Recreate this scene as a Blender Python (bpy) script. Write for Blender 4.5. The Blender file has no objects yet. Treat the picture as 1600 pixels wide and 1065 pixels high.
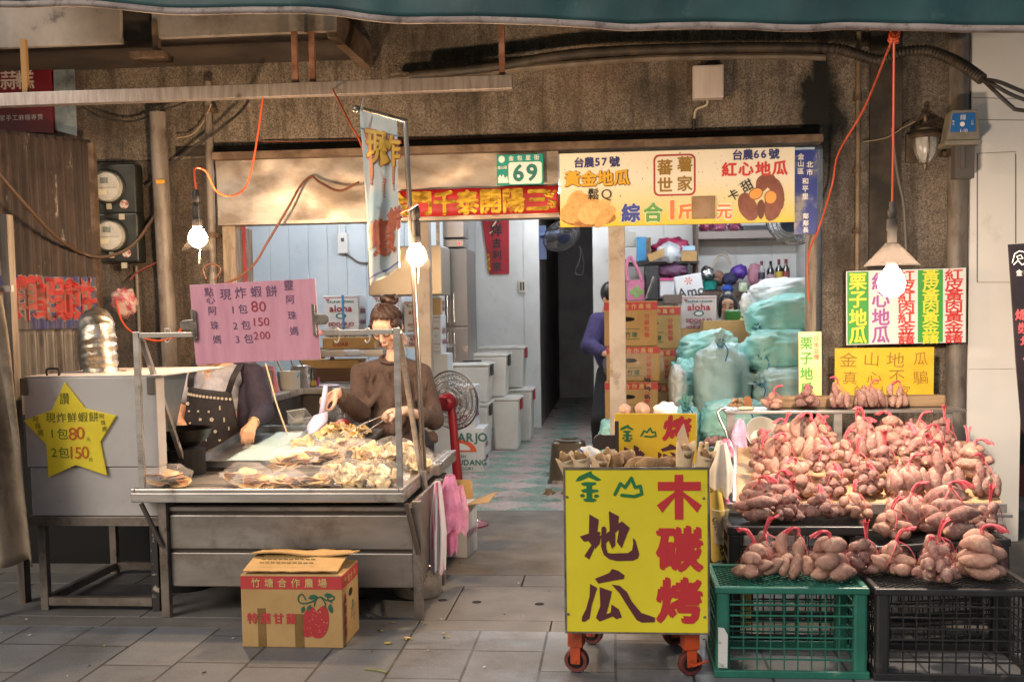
import bpy, bmesh, math, random
from mathutils import Vector, Matrix, Euler, noise
R = math.radians
V = Vector
sc = bpy.context.scene
col = sc.collection
rnd = random.Random(7)

# ------------------------------------------------------------------ camera
F, CH = 1700.0, 1.45              # focal length in photo pixels, camera height in metres
PITCH, ROLL = R(4.2), R(-0.9)
cam = bpy.data.cameras.new("camera")
cam_o = bpy.data.objects.new("camera", cam)
col.objects.link(cam_o)
sc.camera = cam_o
cam.sensor_width = 36.0
cam.lens = 36.0 * F / 1600.0
cam.clip_start, cam.clip_end = 0.05, 500.0
yaw, shy = math.atan(157 / F), 0.05
for _ in range(12):               # facade normal vanishes where the photo's depth lines meet
    CR = Matrix.Rotation(yaw, 3, 'Z') @ Matrix.Rotation(R(90) - PITCH, 3, 'X') @ Matrix.Rotation(ROLL, 3, 'Z')
    d = CR.transposed() @ V((0, 1, 0))
    px, py = 800 + F * d.x / -d.z, 532.5 - F * d.y / -d.z + shy * 1600
    yaw += (957 - px) / F
    shy += (490 - py) / 1600
cam.shift_y = shy
cam_o.rotation_euler = CR.to_euler()
cam_o.location = (0, 0, CH)
CO = V((0, 0, CH))
cam.dof.use_dof = True
cam.dof.focus_distance = 5.2
cam.dof.aperture_fstop = 5.6

def ray(px, py):
    return CR @ V(((px - 800) / F, -(py - 532.5 - shy * 1600) / F, -1.0))
def P(px, py, Y):                 # the point of that sight line on the upright plane at depth Y
    d = ray(px, py); return CO + d * (Y / d.y)
def G(px, py, z=0.0):             # the point of that sight line at height z
    d = ray(px, py); return CO + d * ((z - CH) / d.z)

# ------------------------------------------------------------------ world, sun, exposure
w = bpy.data.worlds.new("World"); sc.world = w; w.use_nodes = True
nt = w.node_tree
sky = nt.nodes.new("ShaderNodeTexSky"); sky.sky_type = 'NISHITA'; sky.sun_disc = False
SUN_EL, SUN_AZ = R(38), R(215)
sky.sun_elevation = SUN_EL; sky.sun_rotation = SUN_AZ; sky.dust_density = 4.0; sky.air_density = 1.2
nt.links.new(sky.outputs[0], nt.nodes["Background"].inputs[0])
nt.nodes["Background"].inputs[1].default_value = 0.075
sun = bpy.data.lights.new("sun", 'SUN'); sun.energy = 0.8; sun.angle = R(25); sun.color = (1.0, 0.95, 0.88)
sun_o = bpy.data.objects.new("sun", sun); col.objects.link(sun_o)
sd = V((math.sin(SUN_AZ) * math.cos(SUN_EL), math.cos(SUN_AZ) * math.cos(SUN_EL), math.sin(SUN_EL)))
sun_o.rotation_euler = sd.to_track_quat('Z', 'Y').to_euler(); sun_o.location = sd * 20
sc.view_settings.view_transform = 'Standard'; sc.view_settings.look = 'None'
sc.view_settings.exposure = 0.38; sc.view_settings.gamma = 1.0
sc.cycles.use_denoising = True
sc.cycles.max_bounces = 8; sc.cycles.transparent_max_bounces = 24
sc.cycles.sample_clamp_indirect = 6.0
sc.cycles.caustics_reflective = False; sc.cycles.caustics_refractive = False

# ------------------------------------------------------------------ materials
def lin(c):
    if isinstance(c, str):
        c = c.lstrip('#'); c = [int(c[i:i + 2], 16) / 255 for i in (0, 2, 4)]
        c = [x / 12.92 if x <= 0.04045 else ((x + 0.055) / 1.055) ** 2.4 for x in c]
    return (c[0], c[1], c[2], 1.0)
MATS = {}
def N(t, k, **kw):
    n = t.nodes.new(k)
    for a, b in kw.items():
        if a.startswith('i_'): n.inputs[a[2:].replace('_', ' ')].default_value = b
        else: setattr(n, a, b)
    return n
def ramp(t, lo, hi, src):
    r = N(t, "ShaderNodeMapRange"); r.inputs[1].default_value = lo; r.inputs[2].default_value = hi
    t.links.new(src, r.inputs[0]); return r.outputs[0]
def mixc(t, fac, a, b, mode='MIX'):
    m = N(t, "ShaderNodeMix", data_type='RGBA', blend_type=mode)
    for s, x in ((0, fac), (6, a), (7, b)):
        if hasattr(x, 'links'): t.links.new(x, m.inputs[s])
        else: m.inputs[s].default_value = x
    return m.outputs[2]
def M(name, c, rough=0.6, metal=0.0, c2=None, scale=12, lo=.42, hi=.62, stretch=(1, 1, 1), dirt=None, dscale=4, dlo=.55, dhi=.75,
      dstretch=(1, 1, 1), bump=0.0, bscale=None, alpha=1.0, spec=.5, trans=0.0, emit=None, estr=0, vary=0.0, sss=0.0, coat=0.0, rvar=0.0):
    if name in MATS: return MATS[name]
    m = bpy.data.materials.new(name); m.use_nodes = True
    t = m.node_tree; b = t.nodes["Principled BSDF"]
    tc = N(t, "ShaderNodeTexCoord")
    def nz(sc_, st, det=6, rough_=.6):
        mp = N(t, "ShaderNodeMapping"); mp.inputs[3].default_value = st
        t.links.new(tc.outputs['Object'], mp.inputs[0])
        n = N(t, "ShaderNodeTexNoise"); n.inputs['Scale'].default_value = sc_; n.inputs['Detail'].default_value = det
        n.inputs['Roughness'].default_value = rough_
        t.links.new(mp.outputs[0], n.inputs['Vector']); return n.outputs[0]
    c = lin(c); out = None
    n0 = nz(scale, stretch)
    if c2 is not None: out = mixc(t, ramp(t, lo, hi, n0), c, lin(c2))
    if vary:
        oi = N(t, "ShaderNodeObjectInfo"); h = N(t, "ShaderNodeHueSaturation")
        mr = N(t, "ShaderNodeMapRange"); mr.inputs[3].default_value = 1 - vary; mr.inputs[4].default_value = 1 + vary
        t.links.new(oi.outputs['Random'], mr.inputs[0]); t.links.new(mr.outputs[0], h.inputs['Value'])
        if out: t.links.new(out, h.inputs['Color'])
        else: h.inputs['Color'].default_value = c
        out = h.outputs[0]
    if dirt is not None:
        out = mixc(t, ramp(t, dlo, dhi, nz(dscale, dstretch, 8, .7)), out if out else c, lin(dirt))
    if out: t.links.new(out, b.inputs['Base Color'])
    else: b.inputs['Base Color'].default_value = c
    b.inputs['Roughness'].default_value = rough
    if rvar:
        mr = N(t, "ShaderNodeMapRange"); mr.inputs[1].default_value = .3; mr.inputs[2].default_value = .7
        mr.inputs[3].default_value = max(0.02, rough - rvar); mr.inputs[4].default_value = min(1, rough + rvar)
        t.links.new(nz(scale * .7, stretch), mr.inputs[0]); t.links.new(mr.outputs[0], b.inputs['Roughness'])
    b.inputs['Metallic'].default_value = metal
    b.inputs['Alpha'].default_value = alpha
    b.inputs['Specular IOR Level'].default_value = spec
    b.inputs['Transmission Weight'].default_value = trans
    b.inputs['Coat Weight'].default_value = coat
    if sss:
        b.inputs['Subsurface Weight'].default_value = sss; b.inputs['Subsurface Radius'].default_value = (.01, .004, .002)
        b.inputs['Subsurface Scale'].default_value = .5
    if emit: b.inputs['Emission Color'].default_value = lin(emit); b.inputs['Emission Strength'].default_value = estr
    if bump:
        bp = N(t, "ShaderNodeBump"); bp.inputs['Strength'].default_value = bump; bp.inputs['Distance'].default_value = .01
        t.links.new(nz(bscale or scale, stretch), bp.inputs['Height']); t.links.new(bp.outputs[0], b.inputs['Normal'])
    MATS[name] = m; return m
def film(name, c, alpha, rough=.12, wrinkle=18, net=0, spec=.6):
    """thin clear plastic, or (net > 0) a fine knotted net"""
    if name in MATS: return MATS[name]
    m = bpy.data.materials.new(name); m.use_nodes = True
    t = m.node_tree; b = t.nodes["Principled BSDF"]
    b.inputs['Base Color'].default_value = lin(c); b.inputs['Roughness'].default_value = rough
    b.inputs['Specular IOR Level'].default_value = spec
    tc = N(t, "ShaderNodeTexCoord")
    if net:
        ws = []
        for rz in (45, -45):
            mp = N(t, "ShaderNodeMapping"); mp.inputs[2].default_value = (0, R(rz), R(20)); t.links.new(tc.outputs['Object'], mp.inputs[0])
            wv = N(t, "ShaderNodeTexWave", wave_type='BANDS', bands_direction='X'); wv.inputs['Scale'].default_value = net
            wv.inputs['Distortion'].default_value = 1.0; t.links.new(mp.outputs[0], wv.inputs[0]); ws.append(ramp(t, .62, .95, wv.outputs[1]))
        mx = N(t, "ShaderNodeMath", operation='MAXIMUM'); t.links.new(ws[0], mx.inputs[0]); t.links.new(ws[1], mx.inputs[1])
        n = N(t, "ShaderNodeTexNoise"); n.inputs['Scale'].default_value = 9; t.links.new(tc.outputs['Object'], n.inputs[0])
        r2 = N(t, "ShaderNodeMapRange"); r2.inputs[1].default_value = .35; r2.inputs[2].default_value = .7; r2.inputs[3].default_value = alpha * .35; r2.inputs[4].default_value = alpha * 1.2
        t.links.new(n.outputs[0], r2.inputs[0])
        ad = N(t, "ShaderNodeMath", operation='MULTIPLY_ADD'); t.links.new(mx.outputs[0], ad.inputs[0]); ad.inputs[1].default_value = .16
        t.links.new(r2.outputs[0], ad.inputs[2]); t.links.new(ad.outputs[0], b.inputs['Alpha'])
    else:
        n = N(t, "ShaderNodeTexNoise"); n.inputs['Scale'].default_value = wrinkle; n.inputs['Detail'].default_value = 3
        t.links.new(tc.outputs['Object'], n.inputs[0])
        bp = N(t, "ShaderNodeBump"); bp.inputs['Strength'].default_value = .8; bp.inputs['Distance'].default_value = .012
        t.links.new(n.outputs[0], bp.inputs['Height']); t.links.new(bp.outputs[0], b.inputs['Normal'])
        r2 = N(t, "ShaderNodeMapRange"); r2.inputs[1].default_value = .35; r2.inputs[2].default_value = .7; r2.inputs[3].default_value = alpha * .6; r2.inputs[4].default_value = min(1, alpha * 1.5)
        t.links.new(n.outputs[0], r2.inputs[0]); t.links.new(r2.outputs[0], b.inputs['Alpha'])
    MATS[name] = m; return m

def glow_shade(name, c, k=.55, g=.08):
    m = bpy.data.materials.new(name); m.use_nodes = True; t = m.node_tree; t.nodes.clear()
    o = N(t, "ShaderNodeOutputMaterial"); tr = N(t, "ShaderNodeBsdfTransparent"); tl = N(t, "ShaderNodeBsdfTranslucent"); gl = N(t, "ShaderNodeBsdfGlossy")
    tl.inputs[0].default_value = lin(c); gl.inputs[1].default_value = .1
    a = N(t, "ShaderNodeMixShader"); a.inputs[0].default_value = k; t.links.new(tr.outputs[0], a.inputs[1]); t.links.new(tl.outputs[0], a.inputs[2])
    b = N(t, "ShaderNodeMixShader"); b.inputs[0].default_value = g; t.links.new(a.outputs[0], b.inputs[1]); t.links.new(gl.outputs[0], b.inputs[2]); t.links.new(b.outputs[0], o.inputs[0])
    MATS[name] = m; return m
# ------------------------------------------------------------------ mesh builder
GLY = {}
def glyph(ch):
    if ch not in GLY:
        c = bpy.data.curves.new("g", 'FONT'); c.body = ch; c.size = 1; c.resolution_u = 3
        o = bpy.data.objects.new("g", c); col.objects.link(o)
        me = bpy.data.meshes.new_from_object(o.evaluated_get(bpy.context.evaluated_depsgraph_get()))
        vs = [(v.co.x, v.co.y) for v in me.vertices]; fs = [tuple(p.vertices) for p in me.polygons]
        bpy.data.objects.remove(o); bpy.data.curves.remove(c); bpy.data.meshes.remove(me)
        if vs:
            x0, x1 = min(v[0] for v in vs), max(v[0] for v in vs); y0, y1 = min(v[1] for v in vs), max(v[1] for v in vs)
        else: x0 = x1 = y0 = y1 = 0
        GLY[ch] = (vs, fs, (x0, x1, y0, y1))
    return GLY[ch]
class MB:
    def __init__(s): s.v = []; s.f = []; s.mi = []; s.m = 0; s.M = None; s.k = 0
    def add(s, vs, fs):
        b = len(s.v); vs = [V(v) for v in vs]
        if s.M is not None: vs = [s.M @ v for v in vs]
        s.v += vs; s.f += [tuple(b + i for i in f) for f in fs]; s.mi += [s.m] * len(fs); return s
    def box(s, x0, y0, z0, x1, y1, z1):
        return s.add([(x0, y0, z0), (x1, y0, z0), (x1, y1, z0), (x0, y1, z0), (x0, y0, z1), (x1, y0, z1), (x1, y1, z1), (x0, y1, z1)],
                     [(0, 3, 2, 1), (4, 5, 6, 7), (0, 1, 5, 4), (1, 2, 6, 5), (2, 3, 7, 6), (3, 0, 4, 7)])
    def pbox(s, px0, py0, px1, py1, Y, d, back=True):   # an upright slab whose face fills that part of the photo at depth Y
        a, b = P(px0, (py0 + py1) / 2, Y), P(px1, (py0 + py1) / 2, Y); c, e = P((px0 + px1) / 2, py1, Y), P((px0 + px1) / 2, py0, Y)
        return s.box(a.x, Y, c.z, b.x, Y + d, e.z)
    def bar(s, p, q, a, b=None):                         # a square bar from p to q
        p, q = V(p), V(q); b = b or a; d = (q - p).normalized()
        up = V((0, 0, 1)) if abs(d.z) < .9 else V((0, 1, 0)); x = d.cross(up).normalized() * a / 2; y = x.cross(d).normalized() * b / 2
        vs = [p - x - y, p + x - y, p + x + y, p - x + y, q - x - y, q + x - y, q + x + y, q - x + y]
        return s.add(vs, [(0, 3, 2, 1), (4, 5, 6, 7), (0, 1, 5, 4), (1, 2, 6, 5), (2, 3, 7, 6), (3, 0, 4, 7)])
    def tube(s, pts, r, n=8, cap=True):
        pts = [V(p) for p in pts]; k = len(pts); rs = r if isinstance(r, (list, tuple)) else [r] * k
        vs, fs, nrm = [], [], None
        for i, p in enumerate(pts):
            d = (pts[min(i + 1, k - 1)] - pts[max(i - 1, 0)])
            d = d.normalized() if d.length > 1e-9 else V((0, 0, 1))
            if nrm is None: nrm = d.orthogonal().normalized()
            else:
                nrm = nrm - d * nrm.dot(d); nrm = nrm.normalized() if nrm.length > 1e-6 else d.orthogonal().normalized()
            bt = d.cross(nrm)
            for j in range(n):
                a = 2 * math.pi * j / n; vs.append(p + (nrm * math.cos(a) + bt * math.sin(a)) * rs[i])
        for i in range(k - 1):
            for j in range(n):
                j2 = (j + 1) % n; fs.append((i * n + j, i * n + j2, (i + 1) * n + j2, (i + 1) * n + j))
        if cap: fs += [tuple(range(n - 1, -1, -1)), tuple((k - 1) * n + j for j in range(n))]
        return s.add(vs, fs)
    def cyl(s, p, q, r, r2=None, n=16): return s.tube([p, q], [r, r if r2 is None else r2], n)
    def lathe(s, prof, c=(0, 0, 0), n=20, ax='Z'):
        vs, fs = [], []; k = len(prof)
        for r, z in prof:
            for j in range(n):
                a = 2 * math.pi * j / n; x, y = r * math.cos(a), r * math.sin(a)
                v = V((x, y, z)) if ax == 'Z' else V((x, z, y))
                vs.append(v + V(c))
        for i in range(k - 1):
            for j in range(n):
                j2 = (j + 1) % n; q = (i * n + j, i * n + j2, (i + 1) * n + j2, (i + 1) * n + j)
                fs.append(q if ax == 'Z' else q[::-1])
        return s.add(vs, fs)
    def prism(s, poly, y0, y1):                          # polygon in x, z swept from y0 to y1
        n = len(poly); s.k += 1; y0 -= (s.k % 31) * 1.9e-5
        ar = sum(poly[i][0] * poly[(i + 1) % n][1] - poly[(i + 1) % n][0] * poly[i][1] for i in range(n))
        if ar < 0: poly = poly[::-1]
        vs = [(x, y0, z) for x, z in poly] + [(x, y1, z) for x, z in poly]
        return s.add(vs, [tuple(range(n)), tuple(range(2 * n - 1, n - 1, -1))] + [(i, i + n, (i + 1) % n + n, (i + 1) % n) for i in range(n)])
    def sheet(s, fn, nu, nv):
        vs = [fn(i / nu, j / nv) for j in range(nv + 1) for i in range(nu + 1)]
        return s.add(vs, [(j * (nu + 1) + i, j * (nu + 1) + i + 1, (j + 1) * (nu + 1) + i + 1, (j + 1) * (nu + 1) + i) for j in range(nv) for i in range(nu)])
    def ell(s, c, r, n=16, m=10, rot=None, disp=None):
        vs, fs = [], []
        if not hasattr(r, '__len__'): r = (r, r, r)
        for i in range(m + 1):
            th = math.pi * i / m
            for j in range(n):
                a = 2 * math.pi * j / n; d = V((math.sin(th) * math.cos(a), math.sin(th) * math.sin(a), math.cos(th)))
                k = disp(d) if disp else 1.0
                v = V((d.x * r[0] * k, d.y * r[1] * k, d.z * r[2] * k))
                if rot is not None: v = rot @ v
                vs.append(v + V(c))
        for i in range(m):
            for j in range(n):
                j2 = (j + 1) % n; fs.append((i * n + j, (i + 1) * n + j, (i + 1) * n + j2, i * n + j2))
        return s.add(vs, fs)
    def ch(s, c, x, z, size, y, bold=0.0, wx=1.0, rot=0.0):  # one character, centred, facing -Y
        vs, fs, (x0, x1, y0, y1) = glyph(c)
        if not vs: return s
        mx, my = (x0 + x1) / 2, (y0 + y1) / 2
        if ord(c) > 0x2e80: my = .38 if c in '一－' else my
        ca, sa = math.cos(rot), math.sin(rot)
        for k, (ox, oz) in enumerate([(0, 0)] if not bold else [(-bold, 0), (bold, 0), (0, bold), (0, -bold), (bold * .7, bold * .7), (-bold * .7, -bold * .7)]):
            out = []
            for a, b in vs:
                u, t = (a - mx) * size * wx + ox, (b - my) * size + oz
                out.append((x + u * ca - t * sa, y - .0002 * k, z + u * sa + t * ca))
            s.add(out, fs)
        return s
    def chars(s, txt, x, z, size, dx, dz, y, bold=0.0, wx=1.0, jit=0.0, rot=0.0):
        for i, c in enumerate(txt):
            j = (rnd.uniform(-jit, jit), rnd.uniform(-jit, jit), rnd.uniform(-jit, jit)) if jit else (0, 0, 0)
            if c != ' ': s.ch(c, x + dx * i + j[0] * size, z + dz * i + j[1] * size, size * (1 + j[2]), y, bold, wx, rot + j[0] * 1.2)
        return s
    def line(s, txt, x0, z, size, y, bold=0.0, wx=1.0, center=True):  # Latin text set with its own widths
        ws = [(glyph(c)[2][1] - min(0, glyph(c)[2][0]) + .07 if c != ' ' else .3) * size * wx for c in txt]
        x = x0 - sum(ws) / 2 if center else x0
        for c, wd in zip(txt, ws):
            if c != ' ':
                g = glyph(c)[2]; zz = z + ((g[2] + g[3]) / 2 - .36) * size
                s.ch(c, x + wd / 2, zz, size, y, bold, wx)
            x += wd
        return s
    def mesh(s, name):
        me = bpy.data.meshes.new(name); me.from_pydata([tuple(v) for v in s.v], [], s.f); me.update(); return me
    def groups(s):                   # loose islands gathered into clusters that sit close together
        par = list(range(len(s.v)))
        def find(a):
            while par[a] != a: par[a] = par[par[a]]; a = par[a]
            return a
        for f in s.f:
            r = find(f[0])
            for i in f[1:]: par[find(i)] = r
        isl = {}
        for i in range(len(s.v)): isl.setdefault(find(i), []).append(i)
        if len(isl) < 2 or len(isl) > 500: return None
        keys = list(isl); bb = []
        for k in keys:
            p = [s.v[i] for i in isl[k]]; lo = [min(q[a] for q in p) for a in range(3)]; hi = [max(q[a] for q in p) for a in range(3)]; bb.append((lo, hi, max(hi[a] - lo[a] for a in range(3))))
        pg = list(range(len(keys)))
        def fg(a):
            while pg[a] != a: a = pg[a]
            return a
        for a in range(len(keys)):
            for b in range(a):
                g2 = sum(max(0, bb[a][0][c] - bb[b][1][c], bb[b][0][c] - bb[a][1][c]) ** 2 for c in range(3))
                if g2 ** .5 <= max(.019, .48 * max(bb[a][2], bb[b][2])): pg[fg(a)] = fg(b)
        out = {}
        for n, k in enumerate(keys): out.setdefault(fg(n), set()).update(isl[k])
        return list(out.values()) if len(out) > 1 else None
    def obj(s, name, mat, parent=None, smooth=False, bevel=0.0, solid=0.0, sub=0):
        gs = s.groups() if parent is not None else None
        if gs:
            first = None
            for g in gs:
                m = MB(); ix = {i: n for n, i in enumerate(sorted(g))}; m.v = [s.v[i] for i in sorted(g)]
                for f, q in zip(s.f, s.mi):
                    if f[0] in g: m.f.append(tuple(ix[i] for i in f)); m.mi.append(q)
                o = m._obj(name, mat, parent, smooth, bevel, solid, sub); first = first or o
            return first
        return s._obj(name, mat, parent, smooth, bevel, solid, sub)
    def _obj(s, name, mat, parent=None, smooth=False, bevel=0.0, solid=0.0, sub=0):
        me = s.mesh(name)
        for mm in (mat if isinstance(mat, (list, tuple)) else [mat]): me.materials.append(mm)
        if any(s.mi): me.polygons.foreach_set('material_index', s.mi)
        if smooth:
            me.shade_smooth(); me.set_sharp_from_angle(angle=R(48 if smooth is True else smooth))
        o = bpy.data.objects.new(name, me); col.objects.link(o)
        if parent is not None:
            o.parent = parent
            o.location = -V(parent.location) if not parent.get('_local') else (0, 0, 0)
            if parent.parent is not None: o.location = (0, 0, 0)
        if solid: md = o.modifiers.new("solid", 'SOLIDIFY'); md.thickness = solid; md.offset = 0
        if sub: md = o.modifiers.new("sub", 'SUBSURF'); md.levels = md.render_levels = sub
        if bevel: md = o.modifiers.new("bevel", 'BEVEL'); md.width = bevel; md.segments = 2; md.limit_method = 'ANGLE'; md.angle_limit = R(40)
        return o
def tag(o, label=None, cat=None, group=None, kind=None):
    for k, x in (('label', label), ('category', cat), ('group', group), ('kind', kind)):
        if x: o[k] = x
    return o
def thing(name, label, cat, loc=(0, 0, 0), group=None, local=False):
    o = bpy.data.objects.new(name, None); o.empty_display_size = .1; col.objects.link(o); o.location = loc
    if local: o['_local'] = 1
    return tag(o, label, cat, group)
def copy_tree(o, parent=None):
    c = o.copy(); col.objects.link(c)
    if parent is not None: c.parent = parent
    for ch in list(o.children): copy_tree(ch, c)
    return c
def arc(a, b, sag, n=12):        # a hanging cord
    a, b = V(a), V(b)
    return [a.lerp(b, i / n) - V((0, 0, sag * 4 * (i / n) * (1 - i / n))) for i in range(n + 1)]
def spl(pts, n=8):               # Catmull-Rom through the points
    pts = [V(p) for p in pts]; out = []
    q = [pts[0] * 2 - pts[1]] + pts + [pts[-1] * 2 - pts[-2]]
    for i in range(1, len(q) - 2):
        for k in range(n):
            t = k / n
            out.append(.5 * ((2 * q[i]) + (q[i + 1] - q[i - 1]) * t + (2 * q[i - 1] - 5 * q[i] + 4 * q[i + 1] - q[i + 2]) * t * t + (3 * q[i] - q[i - 1] - 3 * q[i + 1] + q[i + 2]) * t ** 3))
    return out + [pts[-1]]
# ================================================================== SETTING
FY = 7.07                                           # depth of the shop front
def tile_mat(name, kind):
    m = bpy.data.materials.new(name); m.use_nodes = True
    t = m.node_tree; b = t.nodes["Principled BSDF"]; tc = N(t, "ShaderNodeTexCoord")
    def nz(s, d=6, r=.6):
        n = N(t, "ShaderNodeTexNoise"); n.inputs['Scale'].default_value = s; n.inputs['Detail'].default_value = d; n.inputs['Roughness'].default_value = r
        t.links.new(tc.outputs['Object'], n.inputs[0]); return n.outputs[0]
    if kind == 'paver':
        mp = N(t, "ShaderNodeMapping"); mp.inputs[2].default_value = (0, 0, R(90)); t.links.new(tc.outputs['Object'], mp.inputs[0])
        br = N(t, "ShaderNodeTexBrick"); br.offset = .42; br.squash = .62; br.squash_frequency = 3
        for k, v in (('Scale', 1), ('Mortar Size', .007), ('Mortar Smooth', .3), ('Brick Width', .62), ('Row Height', .31), ('Bias', 0)): br.inputs[k].default_value = v
        br.inputs['Color1'].default_value = lin('585b5f'); br.inputs['Color2'].default_value = lin('707275'); br.inputs['Mortar'].default_value = lin('1c1b1a')
        t.links.new(mp.outputs[0], br.inputs[0])
        c = mixc(t, ramp(t, .42, .7, nz(2.2, 8, .7)), br.outputs[0], lin('6d675f'), 'MIX')
        c = mixc(t, .45, br.outputs[0], c)
        c = mixc(t, ramp(t, .50, .68, nz(1.1, 9, .75)), c, mixc(t, .62, c, lin('232426')))
        c = mixc(t, ramp(t, .5, .8, nz(160, 2)), c, mixc(t, .35, c, lin('b0aca4')))
        rough = .5
    elif kind == 'tile':
        mp = N(t, "ShaderNodeMapping"); mp.inputs[2].default_value = (0, 0, R(45)); mp.inputs[1].default_value = (.13, .05, .01); t.links.new(tc.outputs['Object'], mp.inputs[0])
        ck = N(t, "ShaderNodeTexChecker"); ck.inputs['Scale'].default_value = 1 / .34
        ck.inputs[1].default_value = lin('5f7f70'); ck.inputs[2].default_value = lin('a58d88'); t.links.new(mp.outputs[0], ck.inputs[0])
        vo = N(t, "ShaderNodeTexVoronoi"); vo.inputs['Scale'].default_value = 55; t.links.new(tc.outputs['Object'], vo.inputs[0])
        c = mixc(t, ramp(t, .35, .9, vo.outputs[1]), ck.outputs[0], mixc(t, .45, ck.outputs[0], lin('c6cfc8')))
        c = mixc(t, ramp(t, .5, .72, nz(2.5, 8, .7)), c, mixc(t, .5, c, lin('5a534e')))
        rough = .38
    else:
        c = mixc(t, ramp(t, .38, .66, nz(3.2, 9, .7)), lin('726c64'), lin('58534d'))
        c = mixc(t, ramp(t, .5, .8, nz(120, 3)), c, mixc(t, .3, c, lin('b5b0a6')))
        c = mixc(t, ramp(t, .56, .74, nz(1.3, 8, .75)), c, lin('55504a'))
        rough = .8
    t.links.new(c, b.inputs['Base Color'])
    mr = N(t, "ShaderNodeMapRange"); mr.inputs[1].default_value = .35; mr.inputs[2].default_value = .65; mr.inputs[3].default_value = rough - .15; mr.inputs[4].default_value = min(1, rough + .2)
    t.links.new(nz(3), mr.inputs[0]); t.links.new(mr.outputs[0], b.inputs['Roughness'])
    bp = N(t, "ShaderNodeBump"); bp.inputs['Strength'].default_value = .25; bp.inputs['Distance'].default_value = .006
    t.links.new(nz(70, 4), bp.inputs['Height']); t.links.new(bp.outputs[0], b.inputs['Normal'])
    MATS[name] = m; return m
YB, YA, YT = G(700, 984).y, G(700, 897).y, G(820, 797).y
tag(MB().box(-60, -40, -.3, 60, 60, -.02).obj("ground", M("street_base", '5c5a57', .9)), kind='structure')
tag(MB().box(-14, -6, -.019, 14, YB - .004, 0).obj("pavement", tile_mat("pavers", 'paver')), kind='structure')
# drain slabs with round holes, then the concrete apron, then the shop floor
mb = MB(); xs = [-14, -7, -4.6, -3.35, -2.45, -1.62, -.93, -.30, .36, 1.05, 1.75, 2.6, 5, 14]
rows = [(YB, YB + .17), (YB + .174, YB + .174 + (YA - YB - .178) * .72), (YB + .178 + (YA - YB - .178) * .72, YA - .004)]
for r, (ya, yb) in enumerate(rows):
    off = (.0, .12, -.2)[r]
    for a, b in zip(xs, xs[1:]): mb.box(a + off + .003, ya, -.019, b + off - .003, yb - .003, 0)
slab = mb.obj("drain_paving", M("granite_slab", '6b6762', .62, c2='5b5752', scale=3, dirt='5d5852', dscale=1.6, dlo=.52, dhi=.7, bump=.15, bscale=90), bevel=.003)
tag(slab, kind='structure')
for q in ((745, 940), (692, 937), (843, 943), (565, 934)):
    mb = MB(); g = G(*q); mb.lathe([(.0, 0.0025), (.021, .0025), (.024, .001), (.0245, 0)], (g.x, g.y, 0), 16); tag(mb.obj("drain_hole_surface", M("drain_dark", '0b0a09', .9)), kind='structure')
tag(MB().box(-14, YA, -.019, 14, YT - .004, 0).obj("concrete_path", tile_mat("apron", 'conc')), kind='structure')
tag(MB().box(-4.5, YT, -.019, 5, 24, 0).obj("shop_floor", tile_mat("floor_tiles", 'tile')), kind='structure')

# ---- the shop front
def wash(name, c1, c2, moss=True, dark=0.0):
    """washed-pebble render: grain, soot, moss stains with their own places on the wall"""
    m = bpy.data.materials.new(name); m.use_nodes = True
    t = m.node_tree; b = t.nodes["Principled BSDF"]; tc = N(t, "ShaderNodeTexCoord")
    def nz(s, d=6, r=.6, st=(1, 1, 1)):
        mp = N(t, "ShaderNodeMapping"); mp.inputs[3].default_value = st; t.links.new(tc.outputs['Object'], mp.inputs[0])
        n = N(t, "ShaderNodeTexNoise"); n.inputs['Scale'].default_value = s; n.inputs['Detail'].default_value = d; n.inputs['Roughness'].default_value = r
        t.links.new(mp.outputs[0], n.inputs[0]); return n.outputs[0]
    vo = N(t, "ShaderNodeTexVoronoi"); vo.inputs['Scale'].default_value = 130; t.links.new(tc.outputs['Object'], vo.inputs[0])
    c = mixc(t, ramp(t, .15, .85, vo.outputs[1]), lin(c1), lin(c2))
    c = mixc(t, ramp(t, .42, .64, nz(1.5, 9, .75)), c, mixc(t, .72, c, lin('2e2620')))
    c = mixc(t, ramp(t, .48, .66, nz(2.4, 8, .7, (2.6, 1, .3))), c, mixc(t, .75, c, lin('241e19')))
    c = mixc(t, ramp(t, .56, .74, nz(.9, 5, .6)), c, mixc(t, .35, c, lin('8a6a4a')))
    c = mixc(t, ramp(t, .57, .66, nz(4, 6, .6, (5, 1, .18))), c, mixc(t, .3, c, lin('1f1a16')))
    if moss:
        for (qx, qy, sx, sz) in ((1283, 178, .15, .28), (1283, 128, .05, .25), (1385, 150, .1, .5)):
            p = P(qx, qy, FY)
            mp = N(t, "ShaderNodeMapping"); mp.inputs[1].default_value = (-p.x / sx, 0, -p.z / sz); mp.inputs[3].default_value = (1 / sx, 0, 1 / sz)
            t.links.new(tc.outputs['Object'], mp.inputs[0])
            ln = N(t, "ShaderNodeVectorMath", operation='LENGTH'); t.links.new(mp.outputs[0], ln.inputs[0])
            ad = N(t, "ShaderNodeMath", operation='MULTIPLY_ADD'); t.links.new(nz(5, 8, .7), ad.inputs[0]); ad.inputs[1].default_value = -1.5; t.links.new(ln.outputs['Value'], ad.inputs[2])
            c = mixc(t, ramp(t, .42, .0, ad.outputs[0]), c, lin('14160f'))
    t.links.new(c, b.inputs['Base Color']); b.inputs['Roughness'].default_value = .85
    bp = N(t, "ShaderNodeBump"); bp.inputs['Strength'].default_value = .6; bp.inputs['Distance'].default_value = .006
    t.links.new(vo.outputs[0], bp.inputs['Height']); t.links.new(bp.outputs[0], b.inputs['Normal'])
    MATS[name] = m; return m
WASH = wash("washed_pebble", '5f5448', '95887a')
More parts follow.
